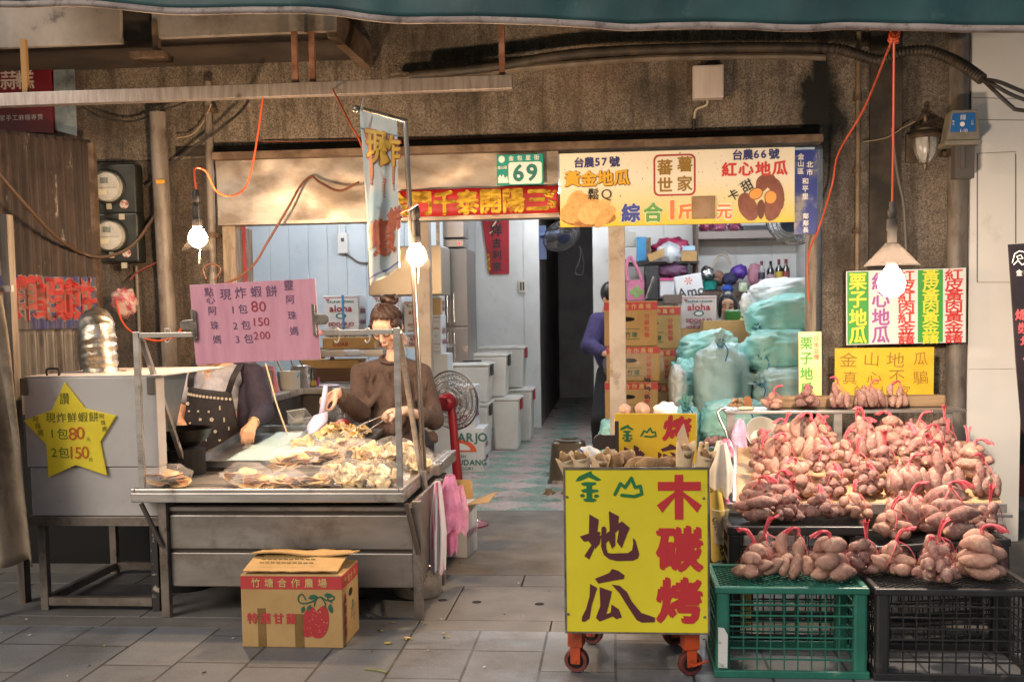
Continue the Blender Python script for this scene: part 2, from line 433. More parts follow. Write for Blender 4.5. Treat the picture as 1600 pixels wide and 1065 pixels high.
WASHD = wash("sooty_pebble", '40372f', '6e6154')
XL, XJ, XR = P(352, 300, FY).x, P(1271, 400, FY).x, P(1512, 300, FY).x
ZL = P(700, 236, FY).z
front = thing("shop_building", "grimy washed-pebble shophouse front with a wide open ground-floor bay", "building", (0, FY, 0))
mb = MB(); mb.box(-5.2, FY, ZL, XR, FY + .3, 4.6)
mb.obj("lintel_wall", WASH, front)
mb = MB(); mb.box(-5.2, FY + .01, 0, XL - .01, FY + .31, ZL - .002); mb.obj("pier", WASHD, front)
mb = MB()
z0 = 0
for py in (585, 405, 145):                       # the pier beside the potatoes, coursed with recessed joints
    z1 = P(1400, py, FY).z - .006; mb.box(XJ + .06, FY - .01, z0, XR, FY + .29, z1 if z1 < ZL else ZL - .002); z0 = z1 + .012
mb.box(XJ + .055, FY, 0, XR + .001, FY + .28, ZL - .002)
mb.obj("pier", WASH, front)
p0, p1 = P(1349, 300, FY), P(1375, 300, FY)
mb = MB(); mb.box(p0.x + .03, FY - .035, .0, p1.x + .12, FY - .012, 3.3); mb.obj("pilaster", M("sooty_strip", '4b4136', .85, c2='2c2823', scale=4, bump=.3, bscale=60), front)
rust = M("rusty_steel", '554234', .75, .2, c2='776351', scale=9, dirt='2f221a', dscale=5, bump=.2, bscale=40)
mb = MB(); a, b = P(345, 236, FY), P(1279, 232, FY)     # rusty drip ledge over the opening, soot above it
mb.box(a.x, FY - .17, ZL - .035, b.x, FY - .003, ZL + .012); mb.obj("ledge", rust, front, bevel=.004)
mb = MB(); mb.box(a.x - .3, FY - .018, ZL + .016, b.x + .02, FY - .001, ZL + .075); mb.obj("ledge", M("soot_band", '241e19', .9, c2='3a3027', scale=6, stretch=(1, 1, 4)), front)
steel_old = M("old_stainless", 'b3a89e', .46, .85, c2='8d7e70', scale=3, stretch=(1, 1, 2), dirt='7d6450', dscale=3.2, dlo=.6, dhi=.8, rvar=.1, bump=.05, bscale=5)
mb = MB()                                        # dented stainless fascia
def fas(u, v):
    x = XL - .02 + (P(874, 300, FY).x - XL + .02) * u; z = P(600, 343, FY).z + (ZL - .036 - P(600, 343, FY).z) * v
    return V((x, FY - .10 + .018 * noise.noise((x * 3.1, z * 5, 1)) + .006 * noise.noise((x * 9, z * 9, 4)), z))
mb.sheet(fas, 60, 14); zf = P(600, 343, FY).z
mb.box(XL - .02, FY - .10, zf - .02, P(874, 300, FY).x, FY + .05, zf - .001)
mb.obj("metal_fascia", steel_old, front, smooth=True)
mb = MB(); mb.pbox(1262, 352, 1275, 660, FY - .02, .10); q = mb.v[0]
mb.box(mb.v[0].x, FY - .02, 0, mb.v[1].x, FY + .08, 1.2)
mb.obj("door_jamb", M("weathered_wood", '958573', .7, c2='6f604f', scale=6, stretch=(6, 6, .5), dirt='4a3b2e', dscale=9, bump=.2), front)
mb = MB(); a, b = P(352, 400, FY), P(372, 400, FY); mb.box(a.x, FY - .04, 0, b.x, FY + .3, zf - .022); mb.obj("door_jamb", M("weathered_wood"  , 'a58f78'), front)
post_m = M("beige_post_paint", 'a89c90', .5, c2='998b7d', scale=5, dirt='63503e', dscale=7, dstretch=(1, 1, .6), dlo=.56, dhi=.72)
post_m2 = M("bare_steel_post", '9d8c82', .45, .3, c2='b0a29a', scale=4, dirt='76614f', dscale=8)
for qx0, qx1, Y in ((951, 977, FY + .02), (650, 671, FY + .5)):
    a, b = P(qx0, 420, Y), P(qx1, 420, Y); mb = MB(); mb.box(a.x, Y, 0, b.x, Y + .11, 2.3); mb.obj("post", post_m, front, bevel=.006)
# ---- rooms behind it
blue = M("pale_wall_panel", 'cdd6da', .45, c2='c2ccd1', scale=2, dirt='a9a49a', dscale=3, dlo=.6, dhi=.85)
whit = M("white_wall_panel", 'd6d6d2', .5, c2='cbcbc6', scale=2, dirt='a79f93', dscale=2.5, dlo=.6, dhi=.85)
room = thing("shop_interior", "pale panelled room deep inside the shop, seen through the open front", "room", (0, 10, 0))
def panels(x0, x1, Y, z1, w, mat, name="back_wall"):
    mb = MB(); x = x0
    while x < x1 - .01:
        e = min(x + w, x1); mb.box(x + .003, Y, 0, e - .003, Y + .05, z1); x = e
    mb.box(x0, Y + .012, 0, x1, Y + .06, z1); mb.obj(name, mat, room, bevel=.003)
YW, YR, YD = 11.0, 14.0, 19.0
panels(-5.5, P(692, 400, YW).x, YW, 3.0, .2, blue)
panels(P(668, 400, YR).x, P(842, 400, YR).x, YR, 3.0, .62, whit)
panels(P(926, 400, YR).x, 2.33, YR, 3.0, .45, whit)
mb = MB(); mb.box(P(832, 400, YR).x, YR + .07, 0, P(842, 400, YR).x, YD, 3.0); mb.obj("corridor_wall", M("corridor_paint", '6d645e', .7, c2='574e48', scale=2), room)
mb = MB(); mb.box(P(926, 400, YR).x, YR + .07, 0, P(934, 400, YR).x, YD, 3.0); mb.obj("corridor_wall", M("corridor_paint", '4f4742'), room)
mb = MB(); mb.box(P(800, 400, YD).x, YD, 0, P(980, 400, YD).x, YD + .1, 3.0)
mb.obj("dark_door", M("dark_door_paint", '9a9692', .6, c2='87827e', scale=2), room)
mb = MB(); mb.box(2.30, FY + .32, 0, 2.36, YR, 3.0); mb.obj("side_wall", whit, room)
mb = MB(); mb.box(-5.55, FY + .32, 0, -5.5, YW, 3.0); mb.obj("side_wall", blue, room)
mb = MB(); mb.box(-5.6, FY + .31, 3.0, 2.4, YD, 3.1); mb.obj("ceiling", M("ceiling_board", 'c9c7c0', .8), room)
# fluorescent tubes above the lintel's line of sight: they light the room as in the photo
tube_on = M("lit_tube", 'ffffff', .5, emit='eef4ff', estr=165)
for i, (x, y, ln) in enumerate(((-2.9, 9.3, 1.2), (-1.0, 9.6, 1.2), (.9, 9.2, 1.2), (1.3, 11.8, 1.2), (-.62, 13.3, .6))):  # the short last tube is added out of view to brighten the corridor door
    t = thing("ceiling_lamp", "fluorescent tube lamp on the shop ceiling", "lamp", (x, y, 2.9), "fluorescent lamps on the shop ceiling", local=True)
    MB().box(-ln / 2, -.05, .06, ln / 2, .05, .10).obj("housing", M("lamp_white", 'e8e8e4', .4), t)
    MB().cyl((-ln / 2 + .04, 0, .03), (ln / 2 - .04, 0, .03), .016, n=10).obj("tube", tube_on, t)
# ---- canopy slab, awning
canopy = thing("entrance_canopy", "dirty concrete and steel canopy over the fried snack stall", "canopy", (-3, 6.7, 3))
grey_paint = M("chalky_grey_fascia", '9d9389', .7, c2='877d74', scale=3, dirt='4d443d', dscale=6, dlo=.58, dhi=.72, bump=.1)
soffit_m = M("sooty_soffit", '43382f', .85, c2='2e2722', scale=3, dirt='2a231d', dscale=2, bump=.2)
YC = 6.36
zc = P(525, 50, YC).z; xe = P(527, 50, YC).x
MB().box(-5.5, YC + .02, zc, xe - .02, FY - .02, zc + .28).obj("soffit_slab", soffit_m, canopy)
a, b = P(240, 50, YC), P(191, 50, YC)
MB().box(a.x, YC - .02, zc, xe, YC + .018, zc + .40).obj("fascia_panel", M("galv_fascia", 'b1a6a0', .45, .5, c2='8f8277', scale=3, dirt='6b5038', dscale=4), canopy, bevel=.004)
MB().box(-5.5, YC - .02, zc - .02, b.x, YC + .018, zc + .40).obj("fascia_panel", grey_paint, canopy, bevel=.004)
mb = MB(); mb.bar((xe - .03, YC, zc + .05), (xe + .02, FY - .02, zc + .02), .06, .16); mb.obj("end_beam", rust, canopy)
mb = MB(); p = P(205, 70, YC - .05); q = P(255, 70, YC - .05)
mb.box(p.x, YC - .08, zc - .12, q.x, YC + .1, zc - .085); mb.box(p.x + .12, YC - .03, zc - .085, p.x + .155, YC + .02, zc + .1); mb.obj("bracket", rust, canopy)
bar_m = M("brushed_gutter_steel", 'a79c98', .42, .6, c2='8d827c', scale=4, stretch=(8, 1, 1), dirt='4b4039', dscale=12, dlo=.6, dhi=.74)
t = thing("hanging_rail", "grey steel box rail hung across the stall below the canopy", "rail", (-2.5, 6.25, 2.7))
p0, p1 = P(-40, 151, 6.25), P(801, 129, 6.25)
MB().box(p0.x, 6.22, p1.z - .038, p1.x, 6.28, p1.z + .038).obj("box_rail", bar_m, t, bevel=.003)
hang = M("rust_red_bar", '7d5243', .6, .4, c2='a37a66', scale=9)
for (x, y) in ((462, 50), (489, 50), (785, 20), (40, 62)):
    a = P(x, 128, 6.25); b = P(x - 2, y, 6.25)
    MB().box(a.x - .016, 6.235, p1.z + .038, a.x + .016, 6.265, b.z + (.0 if y > 30 else .3)).obj("hanger", hang if x != 40 else M("ochre_bar", '9a7440', .6), t)
aw = thing("awning", "long teal tarpaulin awning with a grubby white hem across the shop front", "awning", (0, 5.2, 3))
tarp = M("teal_tarp", '1f4a4b', .55, c2='15373a', scale=2.2, stretch=(1, 1, .6), dirt='4f7472', dscale=5, dlo=.6, dhi=.85, bump=.35, bscale=4)
hemm = M("grubby_white_hem", '9d8f88', .6, c2='7f716b', scale=5, stretch=(1, 1, 3), dirt='5a4a46', dscale=18, dlo=.52, dhi=.7)
AY = 5.07
edge = [(-60, 8), (0, 12), (60, 14), (150, 13), (260, 22), (400, 24), (520, 26), (600, 36), (760, 38), (900, 42), (980, 47), (1100, 45), (1250, 50), (1330, 46), (1480, 50), (1660, 52)]
low = [P(x, y, AY) for x, y in edge]
lowp = spl(low, 5)
def awn(h0, h1, off):
    def fn(u, v):
        i = u * (len(lowp) - 1); k = min(int(i), len(lowp) - 2); p = lowp[k].lerp(lowp[k + 1], i - k)
        z = p.z + h0 + (h1 - h0) * v
        return V((p.x, AY + off + .035 * noise.noise((p.x * 1.7, z * 2, 0)) + .015 * noise.noise((p.x * 6, z * 4, 3)), z))
    return fn
mb = MB(); mb.sheet(awn(.026, .42, 0), 120, 14); mb.obj("valance", tarp, aw, smooth=180, solid=.004)
mb = MB(); mb.sheet(awn(0, .030, -.006), 120, 2); mb.obj("hem", hemm, aw, smooth=180, solid=.012)
mb = MB(); mb.sheet(lambda u, v: V((-3.4 + 6.2 * u, AY + 2.1 * v, 3.3 - .03 + .75 * v - .05 * math.sin(v * 3.14) * (1 + math.sin(u * 40)))), 60, 10); mb.obj("roof_sheet", tarp, aw, smooth=180, solid=.004)
mb = MB(); mb.cyl((-3.4, AY + .03, 3.2), (2.8, AY + .03, 3.2), .02)
for x in (-2.9, -1.2, .6, 2.3): mb.cyl((x, AY + .03, 3.18), (x, FY - .01, 3.86), .016)
mb.obj("awning_frame", rust, aw)
# ---- neighbour wall and what is beyond it
YN = 6.93
nb = thing("neighbour_wall", "smooth cream clad wall of the next shop beside the potato display", "wall", (2.3, YN, 0))
cream = M("cream_cladding", 'e3ddd4', .42, c2='ddd6cc', scale=1.5, dirt='b5a998', dscale=2, dlo=.62, dhi=.9)
x0, x1 = P(1513, 500, YN).x, P(1597, 500, YN).x
mb = MB(); zz = [0, P(1550, 577, YN).z, P(1550, 440, YN).z, 4.2]
for a, b in zip(zz, zz[1:]): mb.box(x0, YN, a + .004, x1 + (.5 if b > 2 else 0), YN + .5, b)
mb.box(x0 + .004, YN + .01, 0, x1, YN + .48, 4.1); mb.obj("cladding", cream, nb)
mb = MB()
for (qa, qb) in (((1527, 240), (1527, 441)), ((1587, 240), (1587, 380)), ((1527, 240), (1587, 237)), ((1527, 441), (1578, 441)), ((1520, 153), (1600, 155)), ((1522, 187), (1600, 188))):
    a, b = P(*qa, YN - .001), P(*qb, YN - .001); mb.bar(a, b, .006, .002)
mb.obj("panel_joint", M("joint_dark", '6b6259', .8), nb)
dk = M("next_shop_dark", '2a2320', .7, c2='6a3325', scale=2.5, lo=.52, hi=.56)
tag(MB().box(x1 + .05, 8.6, 0, 6, 8.7, 4.2).obj("next_shop_wall", dk), "dim reddish wall of the shop beyond the cream cladding", "wall")
# ================================================================== SIGNS
ink = lambda n, c, **k: M("paint_" + n, c, .55, **k)
black_pen = M("marker_black", '2f2a33', .7); red_pen = M("marker_red", 'a93f4a', .7); green_pen = M("marker_green", '5a5f1c', .7); orange_pen = M("marker_orange", 'c5601d', .7)
def board(name, label, cat, c0, w, h, d, mat, rot=0.0, tilt=0.0, yaw_=0.0, bevel=.002):
    """a board centred on c0; lettering is laid out in its own x, z and shares its transform"""
    t = thing(name, label, cat, c0, local=True); t.rotation_euler = (tilt, rot, yaw_)
    if mat is not None: MB().box(-w / 2, 0, -h / 2, w / 2, d, h / 2).obj("panel", mat, t, bevel=bevel)
    return t
def lay(t, fn, mat, name="lettering"):
    mb = MB(); fn(mb); return mb.obj(name, mat, t)
def pane(px0, py0, px1, py1, Y):                 # centre, width, height of a photo rectangle at depth Y
    c = P((px0 + px1) / 2, (py0 + py1) / 2, Y); w = (P(px1, (py0 + py1) / 2, Y) - P(px0, (py0 + py1) / 2, Y)).x; h = (P((px0 + px1) / 2, py0, Y) - P((px0 + px1) / 2, py1, Y)).z
    return c, w, h
def smear(pts, r, mb, y=-.002, n=6):              # brush stroke of varying width, lying on a board
    for (a, b), (ra, rb) in zip(zip(pts, pts[1:]), zip(r, r[1:])):
        a, b = V((a[0], 0, a[1])), V((b[0], 0, b[1])); d = (b - a).normalized(); q = V((-d.z, 0, d.x))
        mb.prism([((a + q * ra).x, (a + q * ra).z), ((b + q * rb).x, (b + q * rb).z), ((b - q * rb).x, (b - q * rb).z), ((a - q * ra).x, (a - q * ra).z)], y, y + .0015)
        for p, rr in ((a, ra), (b, rb)): mb.prism([(p.x + rr * math.cos(k * math.pi / 5), p.z + rr * math.sin(k * math.pi / 5)) for k in range(10)], y - .0002, y + .001)

# --- big printed sign over the opening
c, w_, h_ = pane(873, 235, 1240, 351, FY - .20)
t = board("shop_sign", "long cream and yellow sign with sweet potato pictures over the opening", "sign", c, w_, h_, .03, None)
m = bpy.data.materials.new("printed_gradient"); m.use_nodes = True; tt = m.node_tree; bb = tt.nodes["Principled BSDF"]
tc = N(tt, "ShaderNodeTexCoord"); sx = N(tt, "ShaderNodeSeparateXYZ"); tt.links.new(tc.outputs['Object'], sx.inputs[0])
nn = N(tt, "ShaderNodeTexNoise"); nn.inputs['Scale'].default_value = 60; tt.links.new(tc.outputs['Object'], nn.inputs[0])
cc = mixc(tt, ramp(tt, h_ * .12, -h_ * .5, sx.outputs[2]), lin('e6dcc6'), lin('d8bc2e')); cc = mixc(tt, ramp(tt, .66, .72, nn.outputs[0]), cc, lin('8a7355'))
tt.links.new(cc, bb.inputs['Base Color']); bb.inputs['Roughness'].default_value = .4
MB().box(-w_ / 2, 0, -h_ / 2, w_ / 2, .03, h_ / 2).obj("panel", m, t, bevel=.002)
S = w_ / 367.0
def sp(x, y): return ((x - 1056.5) * S, (293 - y) * S)     # photo pixel -> sign plane
navy = ink('navy', '33366b'); gold = ink('gold', 'c9932b'); gold_d = ink('gold_dark', '6b4a1c'); red = ink('red', 'c93a34'); olive = ink('olive_gold', '8d6b25'); blk = ink('black', '221e1c'); grn = ink('green', '5f9a45'); org = ink('orange', 'e07a35'); wht = ink('white', 'eee8df'); blue_ = ink('blue', '3c4a97')
def L(fn, mat, name="lettering"): return lay(t, fn, mat, name)
def n1(mb):
    for s_, x in (("台農57號", 900), ("台農66號", 1148)):
        for i, k in enumerate(s_):
            x_, z_ = sp(x + [0, 16, 29, 40, 56][i] + 4, 250 if x < 1000 else 245); mb.ch(k, x_, z_, 17 * S, -.002, .6 * S)
L(n1, navy)
def n2(mb, b, y, dx=0):
    for i, k in enumerate("黃金地瓜"): x_, z_ = sp(893 + 26 * i + dx, 275 + dx); mb.ch(k, x_, z_, 25 * S, y, b * S, 1.04)
L(lambda mb: n2(mb, 1.9, -.0015, .6), gold_d); L(lambda mb: n2(mb, .9, -.005), ink('gold_bright', 'd9a52f'))
L(lambda mb: [mb.ch(k, *sp(1139 + 26 * i, 267), 23 * S, -.002, .9 * S, 1.05) for i, k in enumerate("紅心地瓜")], red)
def n3(mb):
    x_, z_ = sp(926, 300); mb.ch("鬆", x_, z_, 19 * S, -.005, .3 * S); x_, z_ = sp(947, 302); mb.ch("Q", x_, z_, 22 * S, -.005)
    x_, z_ = sp(1145, 307); mb.ch("卡", x_, z_, 18 * S, -.005, .3 * S, 1, .5); x_, z_ = sp(1166, 293); mb.ch("甜", x_, z_, 19 * S, -.005, .3 * S, 1, .5)
L(n3, blk)
def n4(mb):
    for k, x, y in (("蕃", 1039, 261), ("薯", 1070, 257), ("世", 1039, 288), ("家", 1070, 287)): mb.ch(k, *sp(x, y), 25 * S, -.004, .7 * S)
def rr(x0, y0, x1, y1, r):
    out = []
    for cx, cy, a0 in ((x1 - r, y0 + r, 0), (x0 + r, y0 + r, 90), (x0 + r, y1 - r, 180), (x1 - r, y1 - r, 270)):
        for k in range(5):
            a = R(a0 + k * 22.5); p = sp(cx + r * math.cos(a), cy - r * math.sin(a)); out.append(p)
    return out
L(lambda mb: mb.prism(rr(1021, 241, 1087, 306, 9), -.0015, 0), ink('seal_red', '9f3a31'), "seal_frame")
L(lambda mb: mb.prism(rr(1024, 244, 1084, 303, 7), -.0028, -.001), ink('seal_cream', 'e2d8c4'), "seal_field"); L(n4, olive)
items = (("綜", 985, 331, 30, blue_), ("合", 1020, 331, 31, grn), ("1", 1050, 328, 42, org), ("斤", 1071, 331, 24, org), ("元", 1131, 333, 25, org))
L(lambda mb: [mb.ch(k, *sp(x, y), s_ * S, -.0015, 2.3 * S) for k, x, y, s_, _ in items], wht)
for k, x, y, s_, mm in items: L(lambda mb: mb.ch(k, *sp(x, y), s_ * S, -.0045, (1.3 if k != '元' else .8) * S), mm)
def blob(mb, cx, cy, rx, ry, a, y0, y1, n=18, seed=1, wob=.06):
    ca, sa = math.cos(R(a)), math.sin(R(a)); out = []
    for k in range(n):
        th = 2 * math.pi * k / n; q = 1 + wob * noise.noise((math.cos(th) * 1.3 + seed, math.sin(th) * 1.3, seed * 3)) * 2
        u, v_ = rx * q * math.cos(th), ry * q * math.sin(th); x_, z_ = sp(cx + u * ca - v_ * sa, cy - u * sa - v_ * ca); out.append((x_, z_))
    mb.prism(out, y0, y1)
pot_y = M("print_yellow_potato", 'd2a865', .5, c2='b98743', scale=30, lo=.35, hi=.75)
pot_y2 = M("print_basket", 'b07a3c', .5, c2='8a5a28', scale=60, lo=.4, hi=.6); pot_r = M("print_brown_potato", '8a4e36', .5, c2='6b3526', scale=22, lo=.35, hi=.75)
def pa(mb): blob(mb, 918, 338, 44, 13, 0, -.0008, 0, wob=.02)
L(pa, pot_y2, "picture")
for i, q in enumerate(((897, 312, 22, 12, 60), (915, 309, 24, 9, -20), (940, 322, 20, 9, 50), (895, 327, 22, 17, 20), (921, 330, 20, 17, 25), (944, 336, 22, 10, 45))):
    L(lambda mb: blob(mb, *q, -.0016 - .0006 * i, -.0008, seed=i), pot_y if i % 2 else M("print_pale_potato", 'dcb878', .5, c2='c2954f', scale=24, lo=.35, hi=.75), "picture")
for i, q in enumerate(((1190, 290, 10, 14, -20), (1203, 288, 9, 13, 25), (1213, 308, 11, 24, 8), (1168, 326, 14, 23, 22), (1207, 325, 14, 24, -10), (1188, 330, 6, 15, 0))):
    L(lambda mb: blob(mb, *q, -.0016 - .0006 * i, -.0008, seed=i + 9), pot_r if i != 5 else M("print_shadow_brown", '6b3c29', .6), "picture")
for q in ((1180, 306, 11.5, 9, 25), (1203, 312, 10, 11, -10)): L(lambda mb: blob(mb, *q, -.0050, -.002, wob=.02), M("print_potato_rim", '8f5334', .5), "picture")
for q in ((1180, 306, 10, 7.5, 25), (1203, 312, 8.5, 9.5, -10)): L(lambda mb: blob(mb, *q, -.0055, -.002, wob=.02), ink('potato_orange', 'e79a45'), "picture")
MB().box(*(sp(1081, 343)[0], -.012, sp(1081, 343)[1], sp(1117, 308)[0], 0, sp(1117, 308)[1])).obj("patch_board", M("patch_ply", '9c8064', .8, c2='86694d', scale=8, dirt='4e3a2a', dscale=9), t, bevel=.002)
# --- green house number plate
c, w_, h_ = pane(776, 241, 849, 289, FY - .16)
t = board("house_number_plate", "teal and white enamel house number plate reading 69", "plate", c, w_, h_, .006, M("teal_enamel", '1f8c80', .35))
S = w_ / 73.0
def sp(x, y): return ((x - 812.5) * S, (265 - y) * S)
L(lambda mb: mb.prism(rr(794.5, 253.5, 846.5, 287, 4), -.0015, 0), ink('plate_white', 'e4e2dc'), "number_field")
L(lambda mb: [mb.ch(k, *sp(x, 270), 35 * S, -.0025, 1.3 * S, 1.0, -.0) for k, x in (("6", 810), ("9", 831))], ink('teal_digit', '1c7068'))
L(lambda mb: [mb.chars("金包里街", *sp(799, 247), 8.6 * S, 13.2 * S, 0, -.0015, .15 * S), mb.chars("金山區", *sp(780, 261), 5.4 * S, 5.2 * S, 0, -.0015, .1 * S),
               mb.prism([sp(784 + 5 * math.cos(k * .524), 248.5 + 5.5 * math.sin(k * .524)) for k in range(12)], -.0012, 0),
               mb.prism([sp(*q) for q in ((778, 285), (778, 277), (781, 272), (784, 276), (786, 271), (789, 278), (792, 274), (794, 285))], -.0012, 0)], ink('plate_white', 'e4e2dc'))
# --- red banner of gold characters
c, w_, h_ = pane(617, 293, 872, 337, FY - .15)
t = thing("spring_banner", "red paper banner with large gold brush characters along the metal fascia", "banner", c, local=True); t.rotation_euler = (0, R(-.4), 0)
crim = M("banner_crimson", 'ad1c22', .5, c2='8f151c', scale=5, dirt='5d1216', dscale=9, dlo=.6, dhi=.8)
mb = MB(); mb.sheet(lambda u, v: V(((u - .5) * w_, .004 * math.sin(u * 23), (v - .5) * h_ * (.96 + .05 * noise.noise((u * 6, v, 2))))), 60, 3); mb.obj("paper", crim, t, smooth=180, solid=.002)
gold_f = M("gold_foil", 'd9ad3c', .28, .75, c2='8f6a1c', scale=16, lo=.4, hi=.62, stretch=(1, 1, 2.5), bump=.2)
S = w_ / 255.0
L(lambda mb: mb.chars("金門千泰開陽三", (622 - 744.5) * S, -.5 * S, 39 * S, 36.2 * S, 0, -.008, 1.5 * S, .92), gold_f)
mb = MB()
for k in range(26):
    a = rnd.uniform(0, 6.28); q = rnd.uniform(0, 1) ** .5; mb.ell(((860 - 744.5) * S + q * 9 * S * math.cos(a), -.007, rnd.choice((-9, 9)) * S + q * 8 * S * math.sin(a)), (2.6 * S, .002, 2.2 * S), 6, 4)
mb.obj("gold_motif", gold_f, t)
# --- red couplet inside, on the white wall
t = thing("wall_couplet", "red New Year paper strip with black brush characters on the inner wall", "couplet", P(776, 380, YR - .02), local=True)
S = 1 / (F / YR)
def sp(x, y): return ((x - 776) * S, (380 - y) * S)
MB().prism([sp(753, 338), sp(796, 338), sp(795, 428), sp(764, 428)], 0, .004).obj("paper", M("couplet_red", 'a8202c', .6, c2='8d1a25', scale=2), t)
L(lambda mb: [mb.ch("龍", *sp(775, 342), 13 * S, -.004, .4 * S), mb.ch("祥", *sp(775, 360), 20 * S, -.004, .7 * S), mb.chars("吉利來", *sp(776, 380), 15 * S, 0, -18 * S, -.004, .5 * S)], blk)
L(lambda mb: mb.chars("恭賀新禧", *sp(762, 398), 5.5 * S, .4 * S, -7 * S, -.004, .2 * S), gold_f)
L(lambda mb: (smear([sp(770, 354), sp(774, 349), sp(777, 344)], [.6 * S, 1 * S, .3 * S], mb, -.006), smear([sp(766, 364), sp(770, 361)], [.9 * S, .3 * S], mb, -.006)), ink('cream_brush', 'e8e2b0'))
# --- blue enamel street plate
c, w_, h_ = pane(1241, 234, 1277, 366, FY - .16)
t = board("street_plate", "chipped blue enamel street name plate hanging beside the long sign", "plate", c, w_, h_, .006, M("blue_enamel", '2f3c86', .4, c2='5e6390', scale=6, lo=.5, hi=.6, dirt='9c938b', dscale=5, dlo=.54, dhi=.62))
S = w_ / 36
L(lambda mb: [mb.chars("金山區", -8 * S, 56 * S, 10.5 * S, 0, -11.5 * S, -.002, .25 * S), mb.chars("北市", 6 * S, 43 * S, 10.5 * S, 0, -12 * S, -.002, .25 * S), mb.chars("和平里", -1 * S, 17 * S, 10.5 * S, 0, -12 * S, -.002, .25 * S), mb.chars("鄰鄰長", 0, -38 * S, 9.5 * S, 0, -11 * S, -.002, .2 * S)], wht)
# --- five-column price panel behind the lamp
YB_ = FY - .22
c, w_, h_ = pane(1322, 421, 1509, 537, YB_)
t = board("variety_signboard", "white and green corrugated board of five printed columns behind the hanging lamp", "sign", c, w_, h_, .012, M("board_white", 'dcdad3', .5), rot=R(-.6))
S = w_ / 187.0
def sp(x, y): return ((x - 1415.5) * S, (479 - y) * S)
gfield = ink('fresh_green', '3f9a3c')
for a, b in ((1323.5, 1357), (1434, 1473)): L(lambda mb: mb.box(sp(a, 0)[0], -.0015, -h_ / 2 + .006, sp(b, 0)[0], 0, h_ / 2 - .006), gfield, "green_column")
yel = ink('lemon', 'e0d83f')
L(lambda mb: mb.chars("栗子地瓜", *sp(1340, 437), 29 * S, 0, -28.5 * S, -.003, .8 * S), yel)
L(lambda mb: mb.chars("紅心地瓜", *sp(1376, 437), 29 * S, 0, -28.5 * S, -.0015, .8 * S), ink('mauve', 'a75a9b'))
L(lambda mb: [mb.chars("紅皮紅肉紅金藷", *sp(1416, 430), 20 * S, 0, -16.6 * S, -.0015, .5 * S, 1.4), mb.chars("紅皮黃肉黃金藷", *sp(1490, 430), 20 * S, 0, -16.6 * S, -.0015, .5 * S, 1.5)], red)
L(lambda mb: mb.chars("黃皮黃肉黃金藷", *sp(1454, 430), 20 * S, 0, -16.6 * S, -.003, .5 * S, 1.4), yel)
# --- yellow handwritten board under it
c, w_, h_ = pane(1304, 543, 1459, 618, 6.74)
t = board("handwritten_board", "plain yellow card with thin handwritten characters standing behind the top shelf", "sign", c, w_, h_, .006, M("card_yellow", 'e3b326', .6, c2='dba71f', scale=8))
S = w_ / 155
def sp(x, y): return ((x - 1381.5) * S, (580.5 - y) * S)
L(lambda mb: [mb.chars("金山地", *sp(1326, 560), 25 * S, 37 * S, 0, -.002, 0, 1.15, .06), mb.chars("瓜", *sp(1438, 560), 23 * S, 0, 0, -.002), mb.chars("真心不騙", *sp(1329, 589), 23 * S, 36 * S, -.2 * S, -.002, 0, 1.1, .06), mb.chars("的人家", *sp(1345, 612), 20 * S, 34 * S, 0, -.002, 0, 1.1, .05)], M("pen_brown", '94721f', .7))
# --- tall yellow variety card
c, w_, h_ = pane(1248, 518, 1284, 625, 6.62)
t = board("variety_card", "tall pale yellow plastic card with green characters at the shelf's near end", "sign", c, w_, h_, .008, M("pale_yellow_plastic", 'e5d98c', .4, c2='e0cf74', scale=4), tilt=R(-3), bevel=.003)
S = w_ / 36
L(lambda mb: mb.chars("栗子地瓜", -6 * S, 36 * S, 21 * S, 0, -24 * S, -.002, .6 * S), ink('leaf_green', '4f9a34'))
L(lambda mb: mb.chars("日本品種", 9.5 * S, 43 * S, 8.8 * S, 0, -9.6 * S, -.002, .1 * S), ink('rust_red', 'b35438'))
# --- pink price board clipped to the stall's rail
YP = 5.015
c = (P(292, 440, YP) + P(505, 566, YP)) / 2
t = thing("price_board", "pink plastic price board with marker writing clipped to the snack stall's rail", "sign", c, local=True); t.rotation_euler = (R(2), R(-1.8), 0)
S = YP / F
w_, h_ = 206 * S, 128 * S
pinkm = M("pink_plastic", 'e4a3b2', .42, c2='d997a8', scale=6, stretch=(3, 1, .5), dirt='dcaec0', dscale=14, dstretch=(3, 1, .6), dlo=.58, dhi=.72)
MB().box(-w_ / 2, 0, -h_ / 2, w_ / 2, .005, h_ / 2).obj("panel", pinkm, t, bevel=.0015)
pen = M("marker_violet", '6b4f70', .7)
def q(x, y): return ((x - 815) / 6.4 * S, (480 - y) / 6.4 * S)
def pk(mb):
    mb.chars("現炸蝦餅", *q(530, 180), 19 * S, 25 * S, .6 * S, -.002, 0, 1, .05)
    for i, (k, y) in enumerate((("點", 150), ("心", 230), ("阿", 345), ("珠", 495), ("媽", 640))): mb.ch(k, *q(355 + 12 * i, y), 15 * S, -.002)
    for i, (k, y) in enumerate((("靈", 125), ("阿", 270), ("珠", 430), ("媽", 590))): mb.ch(k, *q(1195 + 8 * i, y), (17 if i == 0 else 15) * S, -.002)
    for i, (k, y) in enumerate((("1", 345), ("2", 510), ("3", 650))): mb.ch(k, *q(595 + 12 * i, y), 16 * S, -.002); mb.ch("包", *q(700 + 18 * i, y - 5), 16 * S, -.002)
lay(t, pk, pen)
